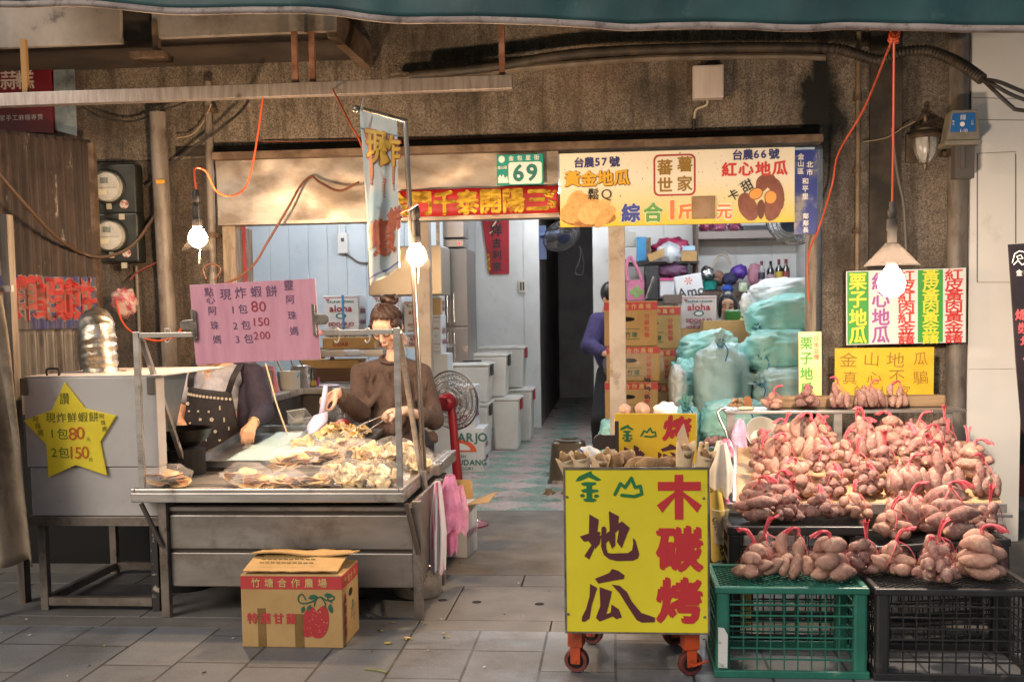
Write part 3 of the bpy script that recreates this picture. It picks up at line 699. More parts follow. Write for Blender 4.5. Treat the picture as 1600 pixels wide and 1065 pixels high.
lay(t, lambda mb: [mb.chars("80", *q(822, 325), 24 * S, 13.5 * S, 0, -.002, 0, 1.05, .03), mb.chars("150", *q(810, 478), 19 * S, 10.3 * S, 0, -.002, 0, 1.1, .03), mb.chars("200", *q(820, 620), 18 * S, 9.5 * S, 0, -.002, 0, 1, .03)], red_pen)
galv = M("galvanised_clip", '9b9188', .35, .8, c2='6f675f', scale=14)
for sgn, lab in ((-1, "bulldog clip gripping the pink board's edge near the star"), (1, "bulldog clip gripping the pink board's edge near the young woman")):
    k = thing("bulldog_clip", "steel " + lab, "clip", c, "bulldog clips on the pink price board", local=True); k.rotation_euler = (R(2), R(-1.8), 0)
    x = sgn * (w_ / 2 - 4 * S); zc_ = (0 if sgn < 0 else -1) * S
    mb = MB(); mb.prism([(x - 4 * S, zc_ - 26 * S), (x + 4 * S, zc_ - 22 * S), (x + 4 * S, zc_ + 22 * S), (x - 4 * S, zc_ + 26 * S)], -.012, -.006); mb.cyl((x, -.012, zc_ - 24 * S), (x, -.012, zc_ + 24 * S), .006); mb.obj("jaw", galv, k, smooth=True)
    mb = MB(); pr = [(x, zc_ - 9 * S), (x + sgn * 18 * S, zc_ - 8 * S), (x + sgn * 23 * S, zc_ - 3 * S), (x + sgn * 23 * S, zc_ + 4 * S), (x + sgn * 18 * S, zc_ + 8 * S), (x, zc_ + 9 * S)]
    mb.prism(pr, -.018, -.013); mb.obj("handle", galv, k, bevel=.002)
# --- hanging cloth banner with shrimps, on the stall pole's arm
YK = 5.36
t = thing("cloth_banner", "faded pale blue cloth banner with shrimps and orange characters on the stall pole", "banner", P(595, 300, YK), local=True)
S = YK / F
def bp(x, y): p = P(x, y, YK) - V(t.location); return p
def bann(u, v):
    L0, L1 = bp(562, 172), bp(620, 188); B0, B1 = bp(578, 446), bp(626, 418)
    a, b = L0.lerp(B0, v), L1.lerp(B1, v); p = a.lerp(b, u)
    p.y += .02 * math.sin(u * 9 + v * 3) * (.4 + v) + .012 * noise.noise((u * 3, v * 6, 2)); return p
cloth = M("faded_cloth", 'cfcdc4', .85, c2='bcc3c0', scale=4, dirt='98bfc6', dscale=2.6, dlo=.45, dhi=.7, bump=.1, bscale=60)
mb = MB(); mb.sheet(bann, 14, 50); mb.obj("cloth", cloth, t, smooth=180, solid=.002)
def on(mb, u, v, fn):                              # flat art bent onto the cloth
    k = MB(); fn(k)
    vs = []
    for p in k.v:
        uu, vv = u + p.x, v - p.z; q_ = bann(uu, vv); vs.append((q_.x, q_.y - .004 + p.y, q_.z))
    mb.add(vs, k.f)
def art(fn, mat, name="lettering"): mb = MB(); fn(mb); return mb.obj(name, mat, t)
US, VS = 1 / 58.0, 1 / 262.0
def bch(mb, k, u, v, size, bold, y=0):
    on(mb, u, v, lambda a: [a.add([(p.x * US, p.y, p.z * VS) for p in b.v], b.f) for b in [MB().ch(k, 0, 0, size, 0, bold, .62)]] and None)
    
art(lambda mb: [bch(mb, k, u, v, 58, 3.0) for k, u, v in (("現", .42, .20), ("炸", .80, .21))], ink('banner_orange', 'b0603f'))
t_off = .003
art(lambda mb: [(bch(mb, k, u, v, 58, 1.2), [setattr(p, 'y', p.y - .004) for p in mb.v[-1:]]) for k, u, v in (("現", .42, .20), ("炸", .80, .21))], ink('banner_yellow', 'cfa53f'))
for p in t.children[-1].data.vertices: p.co.y -= .004
art(lambda mb: [bch(mb, k, u, v, s_, 3.4) for k, u, v, s_ in (("鮮", .28, .72, 44), ("蝦", .55, .76, 62), ("餅", .86, .66, 44))], ink('banner_white', 'd8d5cd'))
art(lambda mb: [bch(mb, k, u, v, s_, 1.9) for k, u, v, s_ in (("鮮", .28, .72, 44), ("蝦", .55, .76, 62), ("餅", .86, .66, 44))], ink('banner_brick', 'b5674c'))
for p in t.children[-1].data.vertices: p.co.y -= .004
def shrimp(mb, u, v, n, s_, fl=1):
    for i in range(n):
        a = -1.2 + 2.0 * i / n; x = u + fl * .11 * math.cos(a) * s_; y_ = v + .14 * s_ * (i / n - .5) * 2; rr_ = (.075 if i < n - 2 else .05) * s_ * (1 - .4 * i / n)
        on(mb, 0, 0, lambda k: k.prism([(x + rr_ * math.cos(j * .785), -y_ + rr_ * .28 * math.sin(j * .785)) for j in range(8)], -.001 - .0003 * i, .0005))
    for k_ in range(3):
        on(mb, 0, 0, lambda k: k.prism([(u + fl * .03, -v + .13 * s_), (u + fl * (.12 + .05 * k_) * s_, -v + (.2 + .03 * k_) * s_), (u + fl * (.10 + .05 * k_) * s_, -v + (.19 + .03 * k_) * s_)], -.001, 0))
art(lambda mb: [shrimp(mb, .12, .28, 14, 1.15), shrimp(mb, .62, .46, 7, .45, -1), shrimp(mb, .93, .38, 10, .75, -1)], ink('shrimp_orange', 'bd7652'), "picture")
mb = MB(); mb.sheet(lambda u, v: bann(u, .955 + .012 * v) + V((0, -.003, 0)), 12, 1); mb.sheet(lambda u, v: bann(u, .10 + .006 * v) + V((0, -.003, 0)), 12, 1); mb.obj("hem", ink('hem_blue', '6b6f9a'), t, solid=.001)
# --- star sign on the stove cabinet
YS = 5.145
t = thing("star_sign", "yellow star-shaped price card with green and orange handwriting on the stove cabinet", "sign", P(105, 680, YS), local=True)
S = YS / F
def sp(x, y): return (((20 + x / 6.265) - 105) * S, (680 - (585 + y / 6.265)) * S)
star = [sp(*k) for k in ((530, 48), (735, 320), (1062, 395), (880, 665), (935, 1012), (610, 902), (308, 1030), (298, 688), (68, 440), (375, 332))]
MB().prism(star, 0, .012).obj("panel", M("star_yellow", 'ead233', .5, c2='e0c82a', scale=9, dirt='d9bf26', dscale=3), t, bevel=.003)
def sg(mb):
    mb.ch("讚", *sp(522, 215), 21 * S, -.002, 0, .85)
    for i, k in enumerate("現炸鮮蝦餅"): mb.ch(k, *sp(365 + 115 * i, 412 - 2 * i), 17.5 * S, -.002, 0, 1, rnd.uniform(-.06, .06))
    for i, k in enumerate("阿珠媽"): mb.ch(k, *sp(205 + 22 * i, 425 + 70 * i), 11 * S, -.002); mb.ch(k, *sp(912 + 12 * i, 400 + 65 * i), 9 * S, -.002)
    for k, x, y, s_ in (("1", 373, 575, 19), ("包", 485, 575, 20), ("2", 385, 770, 21), ("包", 490, 770, 20), ("元", 757, 635, 8), ("元", 775, 845, 8)): mb.ch(k, *sp(x, y), s_ * S, -.002)
lay(t, sg, green_pen)
lay(t, lambda mb: [mb.chars("80", *sp(598, 573), 30 * S, 13 * S, 0, -.002, .15 * S, 1.05, .03), mb.chars("150", *sp(575, 775), 28 * S, 11.5 * S, 0, -.002, .15 * S, 1, .03)], orange_pen)
# --- black menu standee at the picture's edge
YM = 5.6
t = thing("menu_standee", "tall black menu banner with white and red writing leaning by the cream wall", "banner", P(1600, 480, YM), local=True)
S = YM / F
def sp(x, y): return ((x - 1600) * S, (480 - y) * S)
MB().prism([sp(1576, 386), sp(1668, 382), sp(1690, 860), sp(1600, 660), sp(1590, 560)], 0, .012).obj("panel", M("standee_black", '1d1a1d', .35, c2='2b2328', scale=3), t)
lay(t, lambda mb: [smear([sp(1582, 413), sp(1585, 400), sp(1592, 396), sp(1600, 398)], [.7 * S] * 4, mb), smear([sp(1584, 416), sp(1590, 410), sp(1596, 417), sp(1604, 411)], [.7 * S] * 4, mb), smear([sp(1588, 404), sp(1594, 402), sp(1597, 407), sp(1590, 408), sp(1588, 404)], [.5 * S] * 5, mb), mb.chars("金山地瓜", *sp(1592, 428), 10 * S, 11 * S, 0, -.002)], wht)
lay(t, lambda mb: mb.chars("爆漿地瓜", *sp(1598, 491), 17 * S, 4 * S, -20 * S, -.002, .5 * S, 1.3), ink('standee_red', 'b84a4c'))
# --- red sign far up beyond the rusty sheet
t = thing("red_shop_sign", "dark red sign with white characters half hidden above the rusty sheet", "sign", P(40, 145, 7.0), local=True)
S = 7.0 / F
def sp(x, y): return ((x - 40) * S, (145 - y) * S)
MB().prism([sp(-60, 60), sp(80, 60), sp(84, 210), sp(-60, 200)], 0, .04).obj("panel", M("deep_red_board", '6d1420', .6, c2='551019', scale=2), t)
lay(t, lambda mb: [mb.chars("蒜糕", *sp(14, 124), 32 * S, 26 * S, 0, -.002, .5 * S), mb.chars("第一家手工麻糬專賣", *sp(-22, 184), 10 * S, 10.6 * S, 0, -.002)], ink('sign_white', 'c9b8b5'))
mb = MB(); mb.prism([sp(86, 100), sp(120, 105), sp(120, 215), sp(84, 205)], .02, .03); tag(mb.obj("plastic_screen", M("grey_blue_sheet", '8d99a0', .3, c2='5d666b', scale=4, dirt='3b3d3f', dscale=6), None), "torn translucent plastic sheet hanging beside the red sign", "sheet").location = t.location
# ================================================================== LAMPS, METERS, PIPES, CABLES
cord_o = M("orange_cord", 'd1532b', .45); black_rub = M("black_rubber", '1e1b1a', .5); cable_b = M("black_cable", '1b1817', .6, c2='3a332c', scale=20); cable_g = M("grey_cable", '6a635c', .6)
glass = glow_shade("lamp_glass", 'fff4e6', .0022, .02)
def bulb_m(n, s, c='ffd8ac'): return M("lit_bulb_" + n, 'ffffff', .3, emit=c, estr=s)
def bulb_lamp(p, lab, strength, n, r=.050):
    """socket and bare bulb under a petalled clear glass shade"""
    t = thing("bulb_lamp", lab, "lamp", p, "bare bulbs with petalled glass shades", local=True)
    MB().lathe([(.0, .255), (.012, .255), (.02, .235), (.021, .19), (.016, .185), (.016, .175), (.022, .17), (.022, .10), (.026, .098), (.026, .06), (0, .06)], n=18).obj("socket", black_rub, t, smooth=True)
    MB().lathe([(0, -r * 1.05), (r * .5, -r * .9), (r * .9, -r * .45), (r, 0), (r * .9, .45 * r), (r * .6, r * .95), (.014, .052), (.013, .062)], n=20).obj("bulb", bulb_m(n, strength), t, smooth=180)
    mb = MB()
    mb.sheet(lambda u, v: V(((.024 + .062 * v ** 1.3) * math.cos(u * 6.2832), (.024 + .062 * v ** 1.3) * math.sin(u * 6.2832), .062 - .115 * v - .018 * v * abs(math.sin(u * 3.1416 * 4)))), 48, 10)
    mb.obj("shade", glass, t, smooth=180)
    mb = MB(); mb.tube([(.01, .01, -.03), (.006, .0, -.10), (.004, 0, -.135)], .0035, 6); mb.obj("pull_switch", M("cream_plastic", 'd8cdb4', .4), t)
    return t
pl = P(309, 372, 5.7); bulb_lamp(pl, "glowing bare bulb hanging on a looped orange cord above the pink price board", 760, "a")
pm = P(651, 400, 5.43); bulb_lamp(pm, "glowing bare bulb taped to the stall pole beside the cloth banner", 760, "b")
# right lamp
pr = P(1393, 442, 5.02)
t = thing("pendant_lamp", "large glowing bulb under a milky cone shade hanging above the sweet potatoes", "lamp", pr, local=True)
MB().lathe([(0, -.062), (.03, -.057), (.052, -.034), (.06, 0), (.052, .032), (.032, .058), (.022, .075), (.022, .09)], n=24).obj("bulb", bulb_m("c", 750, 'ffe8cf'), t, smooth=180)
MB().lathe([(.026, .178), (.034, .170), (.120, .078), (.118, .074), (.031, .166), (.024, .172)], n=40).obj("shade", glow_shade("milky_shade", '3f3a36', .97), t, smooth=30)
MB().lathe([(0, .36), (.012, .36), (.016, .345), (.013, .335), (.02, .32), (.02, .30), (.013, .285), (.024, .28), (.024, .235), (.02, .23), (.021, .16), (0, .16)], n=16).obj("socket", M("grey_socket", '4d463f', .5), t, smooth=True)
knot = P(1397, 56, AY + .04)
mb = MB(); mb.tube(spl([pr + V((0, 0, .36)), pr + V((.004, .01, .6)), knot]), .0052, 8)
tag(mb.obj("lamp_cord", cord_o), "orange cord holding the pendant lamp straight down from the awning knot", "cord")
mb = MB(); ks = [knot + V((.022 * math.sin(k * 1.9), .012 * math.cos(k * 2.7), .03 * math.cos(k * 1.15))) for k in range(16)]
mb.tube(spl(ks, 5), .006, 8); tag(mb.obj("cord_knot", cord_o), "bunched orange cord knot tied at the awning's hem", "knot")
mb = MB(); mb.tube(spl([knot, P(1385, 85, 5.3), P(1350, 170, 6.0), P(1310, 240, 6.7), P(1300, 290, FY - .18), P(1280, 355, FY - .2), P(1263, 400, FY - .05), P(1263, 470, FY - .03)]), .0055, 8)
tag(mb.obj("slack_cord", cord_o), "orange cord running down from the awning knot to the door jamb", "cord")
def cord(name, lab, pts, r, m, n=8, cat="cable"): mb = MB(); mb.tube(spl(pts, n), r, 8); return tag(mb.obj(name, m), lab, cat)
lt = pl + V((0, 0, .255))
cord("lamp_cord", "orange cord looping from the first bulb up past the metal fascia", [lt, lt + V((-.005, 0, .06)), P(305, 263, 5.75), P(322, 268, 5.8), P(338, 298, 6.0), P(362, 306, 6.1), P(385, 290, 6.2), P(398, 240, 6.22), P(411, 152, 6.24)], .0055, cord_o, cat="cord")
cord("lamp_cord", "orange cord slanting from the steel rail to the cloth banner", [P(520, 140, 6.22), P(533, 165, 6.0), P(548, 195, 5.7), P(566, 230, 5.5), P(600, 330, 5.45), P(634, 328, 5.3), P(653, 318, 5.22)], .005, cord_o, cat="cord")
cord("brown_cable", "brown cable sagging across the metal fascia down behind the pink board", [P(560, 285, 6.7), P(530, 298, 6.8), P(500, 285, 6.9), P(487, 276, 6.93), P(470, 290, 6.9), P(450, 325, 6.88), P(420, 375, 6.85), P(395, 415, 6.8), P(360, 440, 6.7), P(330, 446, 6.6)], .008, M("brown_cable_skin", '6b4130', .5))
# stall pole and its arm
chrome = M("chromed_pole", 'b5aca4', .22, .95, c2='8f857c', scale=5, stretch=(1, 1, .3), dirt='6a4a33', dscale=7, dlo=.62, dhi=.75)
t = thing("banner_pole", "slim chromed pole with a bracket arm strapped to the snack stall's corner", "pole", P(668, 830, 5.3))
mb = MB(); mb.tube([P(668, 832, 5.52), P(633, 188, 5.52)], .014, 14); mb.obj("pole", chrome, t, smooth=True)
mb = MB(); mb.tube([P(636, 190, 5.52), P(556, 168, 5.40)], .011, 10); mb.tube([P(569, 152, 5.40), P(563, 178, 5.40)], .008, 8); mb.ell(P(556, 171, 5.40), .02, 10, 8); mb.obj("arm", galv, t, smooth=True)
mb = MB(); mb.tube([P(667, 830, 5.51), P(661, 735, 5.51)], .019, 12); mb.obj("sleeve", M("grey_sleeve", '8d8580', .45, .5), t, smooth=True)
# electricity meters
YMt = 6.96
mbox = M("meter_box_black", '20221f', .4, c2='2d2f2a', scale=8); dial = M("meter_dial", 'b7b2aa', .5, c2='a49d94', scale=20)
for i, (cx, cy, lab) in enumerate(((172, 293, "upper round electricity meter in a black box on the sooty pier"), (176, 369, "lower round electricity meter in a black box with the cable across it"))):
    c = P(cx, cy, YMt); S = YMt / F
    t = thing("electricity_meter", lab, "meter", c, "electricity meters on the pier", local=True)
    MB().box(-28 * S, -.02, -42 * S, 45 * S, .1, 36 * S).obj("housing", mbox, t, bevel=.012)
    MB().lathe([(0, -.09), (20 * S, -.088), (24 * S, -.078), (25 * S, -.02)], n=28, ax='Y').obj("glass_cover", film("meter_glass", 'e8efe8', .12, .05), t, smooth=True)
    MB().lathe([(0, -.062), (22 * S, -.06), (23 * S, -.02)], n=28, ax='Y').obj("dial", dial, t, smooth=True)
    MB().lathe([(25 * S, -.02), (27.5 * S, -.03), (29 * S, -.02)], n=28, ax='Y').obj("ring", mbox, t, smooth=True)
    MB().box(-8 * S, -.066, 5 * S, 4 * S, -.06, 14 * S).obj("display", M("meter_lcd", '4f524b', .3), t)
    MB().box(-17 * S, -.066, -13 * S, 0 * S, -.06, -5 * S).obj("sticker", ink('sticker', 'cfc6ac'), t)
    MB().box(-24 * S, -.064, -2.2 * S, 18 * S, -.0605, -1.2 * S).obj("dial_line", M("dial_grey", '77716a', .6), t)
    MB().box(-4 * S, -.03, -35 * S, 4 * S, -.022, -26 * S).obj("seal_tag", ink('tag_grey', 'a69f8e'), t)
    mb = MB(); mb.lathe([(0, -.028), (7 * S, -.027), (7 * S, -.02)], (25 * S, 0, -28 * S), 14, 'Y'); mb.obj("warning_sticker", M("round_sticker", 'b9b0a4', .5, c2='8d2f2a', scale=60), t)
    MB().box(16 * S, -.03, -52 * S, 25 * S, -.022, -43 * S).obj("seal_tag", ink('tag_grey', 'a69f8e'), t)
# pipes
pvc = M("dirty_grey_pipe", '7d7369', .5, c2='63594f', scale=4, stretch=(4, 4, .5), dirt='4b3b2d', dscale=7, dstretch=(1, 1, .5), dlo=.52, dhi=.7)
def pipe(lab, qa, qb, r, Y=FY - .08, m=pvc, bands=()):
    t = thing("drain_pipe", lab, "pipe", P(*qb, Y))
    mb = MB(); mb.tube([P(*qa, Y), P(*qb, Y)], r, 16); mb.obj("pipe", m, t, smooth=True)
    for k in bands:
        a = P(*qa, Y).lerp(P(*qb, Y), k); mb = MB(); mb.tube([a + V((0, 0, -.02)), a + V((0, 0, .02))], r * 1.18, 16); mb.box(a.x - r * 1.5, a.y, a.z - .012, a.x + r * 1.5, FY - .002, a.z + .012); mb.obj("bracket", rust, t, smooth=True)
    return t
t = pipe("fat grey downpipe on the sooty pier between the meters and the first bulb", (246, 176), (268, 600), .054, FY - .12)
a = P(251, 284, FY - .18); MB().box(a.x - .03, a.y - .004, a.z - .012, a.x + .028, a.y + .002, a.z + .012).obj("tape", ink('yellow_tape', 'c98a1e'), t)
pipe("thin conduit pipe beside the wooden door jamb", (324, 128), (337, 560), .026, bands=(.1, .55))
pipe("slim dark conduit rising from below the meters", (213, 415), (222, 600), .011, FY - .03)
pipe("wide stained downpipe along the cream wall", (1499, 55), (1493, 700), .062, FY - .1, bands=(.28,))
pipe("narrow brown conduit down the pebble pier behind the lamp", (1342, 50), (1338, 640), .016, FY - .06, m=M("conduit_brown", '7d6a55', .5, c2='5d4c3b', scale=6), bands=(.17, .36, .52))
# black hose bundle along the top of the wall
hose = M("ribbed_hose", '2c2620', .6, c2='463c30', scale=10)
hp = [P(640, 118, 6.9), P(760, 106, 6.9), P(900, 84, 6.92), P(1060, 76, 6.95), P(1200, 74, 6.95), P(1300, 76, 6.95), P(1335, 84, 6.9), P(1375, 94, 6.85), P(1410, 82, 6.8), P(1450, 80, 6.75), P(1485, 92, 6.65), P(1510, 106, 6.5), P(1535, 124, 6.4)]
t = thing("cable_hose", "thick black ribbed hose of cables along the top of the wall", "hose", hp[5])
mb = MB(); s_ = spl(hp, 26); mb.tube(s_, [.030 + (.004 if (i // 2) % 2 else -.002) * (1 if i > 120 else .3) for i in range(len(s_))], 12); mb.obj("hose", hose, t, smooth=60)
e = hp[-1]
for k, pts in enumerate((((1560, 128), (1590, 140), (1640, 160)), ((1555, 134), (1585, 150), (1640, 170)), ((1558, 146), (1580, 166), (1592, 172), (1640, 176)))):
    mb = MB(); mb.tube(spl([e] + [P(*q_, 6.3) for q_ in pts]), .011, 8); mb.obj("cable", M("cable_dark_grey", '37332f', .55), t)
cord("thin_pipe", "thin pale pipe strapped below the black hose", [P(610, 124, 6.96), P(800, 108, 6.98), P(1000, 92, 7.0), P(1200, 88, 7.0), P(1290, 90, 7.0)], .020, M("pale_conduit", '776a5c', .6, c2='5a4e42', scale=5))
cord("wall_wire", "thin rusty wire stretched along the wall above the ledge", [P(410, 222, 7.03), P(700, 216, 7.04), P(1000, 208, 7.04), P(1240, 200, 7.04)], .0035, M("wire_red", '7b3f2c', .6))
cord("black_cable", "black cable rising from the pier to the steel rail", [P(230, 292, 7.0), P(262, 262, 6.98), P(300, 232, 6.95), P(345, 200, 6.9), P(378, 172, 6.8), P(392, 150, 6.6)], .009, cable_b)
cord("sagging_cable", "long cable sagging across the rusty sheet and lower meter", [P(-10, 262, 6.0), P(40, 320, 6.2), P(90, 372, 6.5), P(130, 396, 6.75), P(165, 401, 6.8), P(205, 385, 6.86), P(232, 352, 6.95), P(246, 330, 7.0)], .010, M("cable_brown", '55402f', .55))
cord("dark_wire", "thin dark wires crossing the sooty upper pier", [P(128, 166, 6.9), P(160, 184, 6.95), P(205, 190, 7.0), P(240, 178, 7.0), P(290, 160, 7.0)], .007, cable_b)
cord("pale_wire", "thin pale wire curling beside the conduit pipe", [P(276, 216, 7.0), P(300, 210, 7.0), P(318, 190, 6.98), P(330, 163, 6.95)], .004, M("wire_tan", '9a8668', .5))
cord("grey_wire", "grey wire running down the pier beside the pendant lamp", [P(1394, 200, 7.03), P(1402, 270, 7.02), P(1412, 320, 7.02), P(1416, 390, 7.03)], .009, cable_g)
cord("looped_wire", "thin pale wire looping along the brown pier", [P(1348, 222, 7.03), P(1385, 215, 7.02), P(1410, 200, 7.0), P(1430, 190, 6.98)], .0035, M("wire_tan", '9a8668'))
cord("jamb_cable", "orange-brown cable bow above the pink board", [P(322, 436, 6.7), P(318, 420, 6.7), P(330, 412, 6.7), P(345, 420, 6.7), P(335, 438, 6.7)], .006, M("brown_cable_skin", '6b4130'))
# plastic bag round a plug
t = thing("wrapped_plug", "crumpled reddish plastic bag tied round a plug on the pier", "bag", P(193, 470, 6.9))
mb = MB(); c = P(194, 470, 6.86); mb.ell(c, (.085, .05, .105), 24, 18, disp=lambda d: 1 + .28 * noise.noise(d * 3.1) + .12 * noise.noise(d * 8) - (.45 * max(0, d.z - .3))); mb.obj("bag", M("red_white_bag", 'b79a90', .35, c2='a04a50', scale=26, lo=.45, hi=.58, bump=.5), t, smooth=180)
cord("orange_lead", "orange cord running from the wrapped plug to the stall frame", [P(182, 470, 6.8), P(190, 500, 6.7), P(208, 520, 6.5), P(240, 532, 6.2), P(268, 528, 6.0), P(285, 512, 5.9)], .006, cord_o, cat="cord")
cord("plug_lead", "dark red lead from the wrapped plug to the fat pipe", [P(203, 438, 6.9), P(215, 425, 6.92), P(245, 410, 6.95)], .006, M("lead_red", '6b2322', .5))
# junction box on the lintel wall
t = thing("junction_box", "square pale grey junction box on the pebble wall above the sign", "box", P(1105, 132, FY), local=True); S = FY / F
MB().box(-22.5 * S, -.09, -24 * S, 22.5 * S, -.002, 24 * S).obj("housing", M("box_grey_white", 'c9bcb4', .5, c2='bdafa6', scale=5, stretch=(4, 1, .5), dirt='93847a', dscale=8, dlo=.62, dhi=.75), t, bevel=.004)
MB().box(-20 * S, -.093, -21.5 * S, 20 * S, -.0905, 21.5 * S).obj("lid", M("box_grey_white", 'c9bcb4'), t, bevel=.002)
mb = MB(); mb.tube(spl([(0, -.03, -24 * S), (-2 * S, -.03, -32 * S), (-17 * S, -.02, -38 * S), (-20 * S, -.02, -52 * S)]), .007, 8); mb.obj("lead", M("lead_cream", 'b8ac98', .5), t)
mb = MB(); mb.tube([(-20 * S, -.02, -52 * S), (-20.5 * S, -.02, -62 * S)], .012, 10); mb.tube(spl([(-20.5 * S, -.02, -62 * S), (-20 * S, -.02, -75 * S), (-10 * S, -.02, -88 * S)]), .008, 8); mb.obj("plug", cable_b, t)
# wall lantern
c = P(1446, 226, FY - .16); S = (FY - .16) / F
t = thing("wall_lantern", "unlit rusty wall lantern with frosted swirl glass", "lantern", c, local=True)
met = M("lantern_bronze", '5d5044', .5, .6, c2='7d6c5a', scale=12, dirt='32271e', dscale=9)
MB().lathe([(0, 33 * S), (6 * S, 32 * S), (7 * S, 28 * S), (13 * S, 24 * S), (13 * S, 21 * S), (23 * S, 15 * S), (24 * S, 12 * S), (18 * S, 9 * S), (0, 9 * S)], n=24).obj("cap", met, t, smooth=True)
MB().lathe([(17 * S, 9 * S), (17.5 * S, 0), (15 * S, -14 * S), (8 * S, -26 * S), (0, -28 * S)], n=24).obj("glass", M("frosted_glass", 'c9c6c0', .3, c2='a9a8a4', scale=14, trans=.3), t, smooth=True)
mb = MB()
for k in range(5):
    a = k * 1.2566 - 1.57; mb.tube([(r_ * S * math.cos(a), r_ * S * math.sin(a), z_ * S) for r_, z_ in ((18, 9), (18.6, 0), (16, -14), (9, -27), (0, -30))], .006, 6)
mb.obj("cage", met, t); MB().lathe([(0, -28 * S), (4 * S, -29 * S), (3 * S, -36 * S), (0, -40 * S)], n=12).obj("finial", met, t, smooth=True)
mb = MB(); mb.tube(spl([(0, 0, 32 * S), (-1 * S, .0, 44 * S), (2 * S, .05, 48 * S), (0, .13, 40 * S)]), .012, 8); mb.box(-20 * S, .12, -22 * S, 8 * S, .158, 20 * S); mb.obj("bracket", met, t)
# utility cap box
c = P(1500, 205, 6.75); S = 6.75 / F
t = thing("utility_terminal", "grey tapered terminal box with a blue label on the downpipe", "box", c, local=True)
gpl = M("terminal_grey", '8b8378', .5, c2='77705f', scale=6)
MB().prism([(-15 * S, 29 * S), (22 * S, 29 * S), (26 * S, -16 * S), (-23 * S, -16 * S)], -.05, .09).obj("housing", gpl, t, bevel=.006)
MB().box(-25 * S, -.06, -22 * S, 27 * S, .1, -15 * S).obj("rim", gpl, t, bevel=.005)
mb = MB(); mb.box(-8 * S, -.02, -70 * S, 20 * S, .06, -22 * S); mb.box(-1 * S, -.035, -55 * S, 5 * S, -.02, -22 * S); mb.obj("neck", M("terminal_dark", '57504a', .5), t)
MB().prism([(-15 * S, 24 * S), (17 * S, 24 * S), (18 * S, -3 * S), (-18 * S, -3 * S)], -.054, -.0505).obj("label_plate", ink('label_blue', '1d63a8'), t)
lay(t, lambda mb: [mb.ch("線", 0, 18 * S, 9 * S, -.056), mb.line("1-10", 1 * S, -1.5 * S + .36 * 6 * S - 2 * S, 7 * S, -.056), mb.prism([(3.6 * S * math.cos(k * .5236) - 1 * S, 8 * S + 3.6 * S * math.sin(k * .5236)) for k in range(12)], -.0555, -.055), mb.chars("電力", -14 * S, 12 * S, 3.5 * S, 0, -4 * S, -.056), mb.chars("公司", 13 * S, 12 * S, 3.5 * S, 0, -4 * S, -.056)], wht)
# rusty corrugated partition with its poster
t = thing("rusty_partition", "rust-streaked corrugated sheet partition with a faded shrimp poster along its foot", "partition", P(100, 700, 6.6))
rs = bpy.data.materials.new("rust_streaked_sheet"); rs.use_nodes = True; tt = rs.node_tree; bb = tt.nodes["Principled BSDF"]
tc = N(tt, "ShaderNodeTexCoord")
def nzz(s, st, d=8, rr_=.65):
    mp = N(tt, "ShaderNodeMapping"); mp.inputs[3].default_value = st; tt.links.new(tc.outputs['Object'], mp.inputs[0]); n = N(tt, "ShaderNodeTexNoise"); n.inputs['Scale'].default_value = s; n.inputs['Detail'].default_value = d; n.inputs['Roughness'].default_value = rr_; tt.links.new(mp.outputs[0], n.inputs[0]); return n.outputs[0]
c_ = mixc(tt, ramp(tt, .40, .62, nzz(5, (2, 2, .35))), lin('2b211b'), lin('42322a')); c_ = mixc(tt, ramp(tt, .60, .68, nzz(6, (1.6, 1.6, .5))), c_, lin('a09a94')); c_ = mixc(tt, ramp(tt, .5, .66, nzz(16, (1, 1, .45))), c_, lin('2a1c15'))
tt.links.new(c_, bb.inputs['Base Color']); bb.inputs['Roughness'].default_value = .7
A0, A1 = P(152, 500, 6.85), P(-40, 500, 6.2)
def par(z0_, z1_, off=0.0, drop=0.0):
    def fn(u, v):
        p = A0.lerp(A1, u); k = .014 * math.sin(u * 84); z = z0_ + (z1_ - z0_) * v
        z = min(z, 2.62 + .0 * u) if z1_ > 2.5 else z
        return V((p.x + k + off, p.y - off * .3, z))
    return fn
mb = MB(); mb.sheet(par(1.42, 2.62), 96, 40); mb.obj("sheet", rs, t, smooth=180, solid=.003)
mb = MB(); mb.sheet(par(0, 1.42), 96, 30); mb.obj("lower_sheet", M("bare_corrugated", '6f6861', .5, .3, c2='554e47', scale=5, stretch=(3, 3, .4), dirt='3d332b', dscale=6, dstretch=(2, 2, .4), dlo=.48, dhi=.66), t, smooth=180, solid=.003)
def pj(q0, q1, zt, zb, off):
    return lambda u, v: par(0, 0, off)(q0 + (q1 - q0) * u, 0) * 1 + V((0, 0, zb + (zt - zb) * v))
pm_ = M("poster_blue", '2d3166', .6, c2='5b5148', scale=5, stretch=(3, 3, .6), lo=.5, hi=.62, dirt='4d392d', dscale=8, dstretch=(2, 2, .5), dlo=.58, dhi=.66)
mb = MB(); mb.sheet(pj(.02, 1.0, 1.74, 1.41, .012), 90, 3); mb.obj("poster", pm_, t, smooth=180)
def wall_ch(mb, k, u, z, size, bold, off):
    b = MB().ch(k, 0, 0, size, 0, bold, .75); ln = (A1 - A0).length; vs = []
    for p in b.v:
        q_ = par(0, 0, off)(u - p.x / ln, 0); vs.append((q_.x, q_.y, z + p.z))
    mb.add(vs, b.f)
for bold, off, mm in ((.017, .014, ink('poster_white', '776d66')), (.011, .018, M("poster_red", 'a52f2b', .6, c2='7a3a2c', scale=9, lo=.5, hi=.6))):
    mb = MB()
    for k, u in (("餅", .17), ("蝦", .42), ("鮮", .66)): wall_ch(mb, k, u, 1.60, .29, bold, off)
    mb.obj("lettering", mm, t)
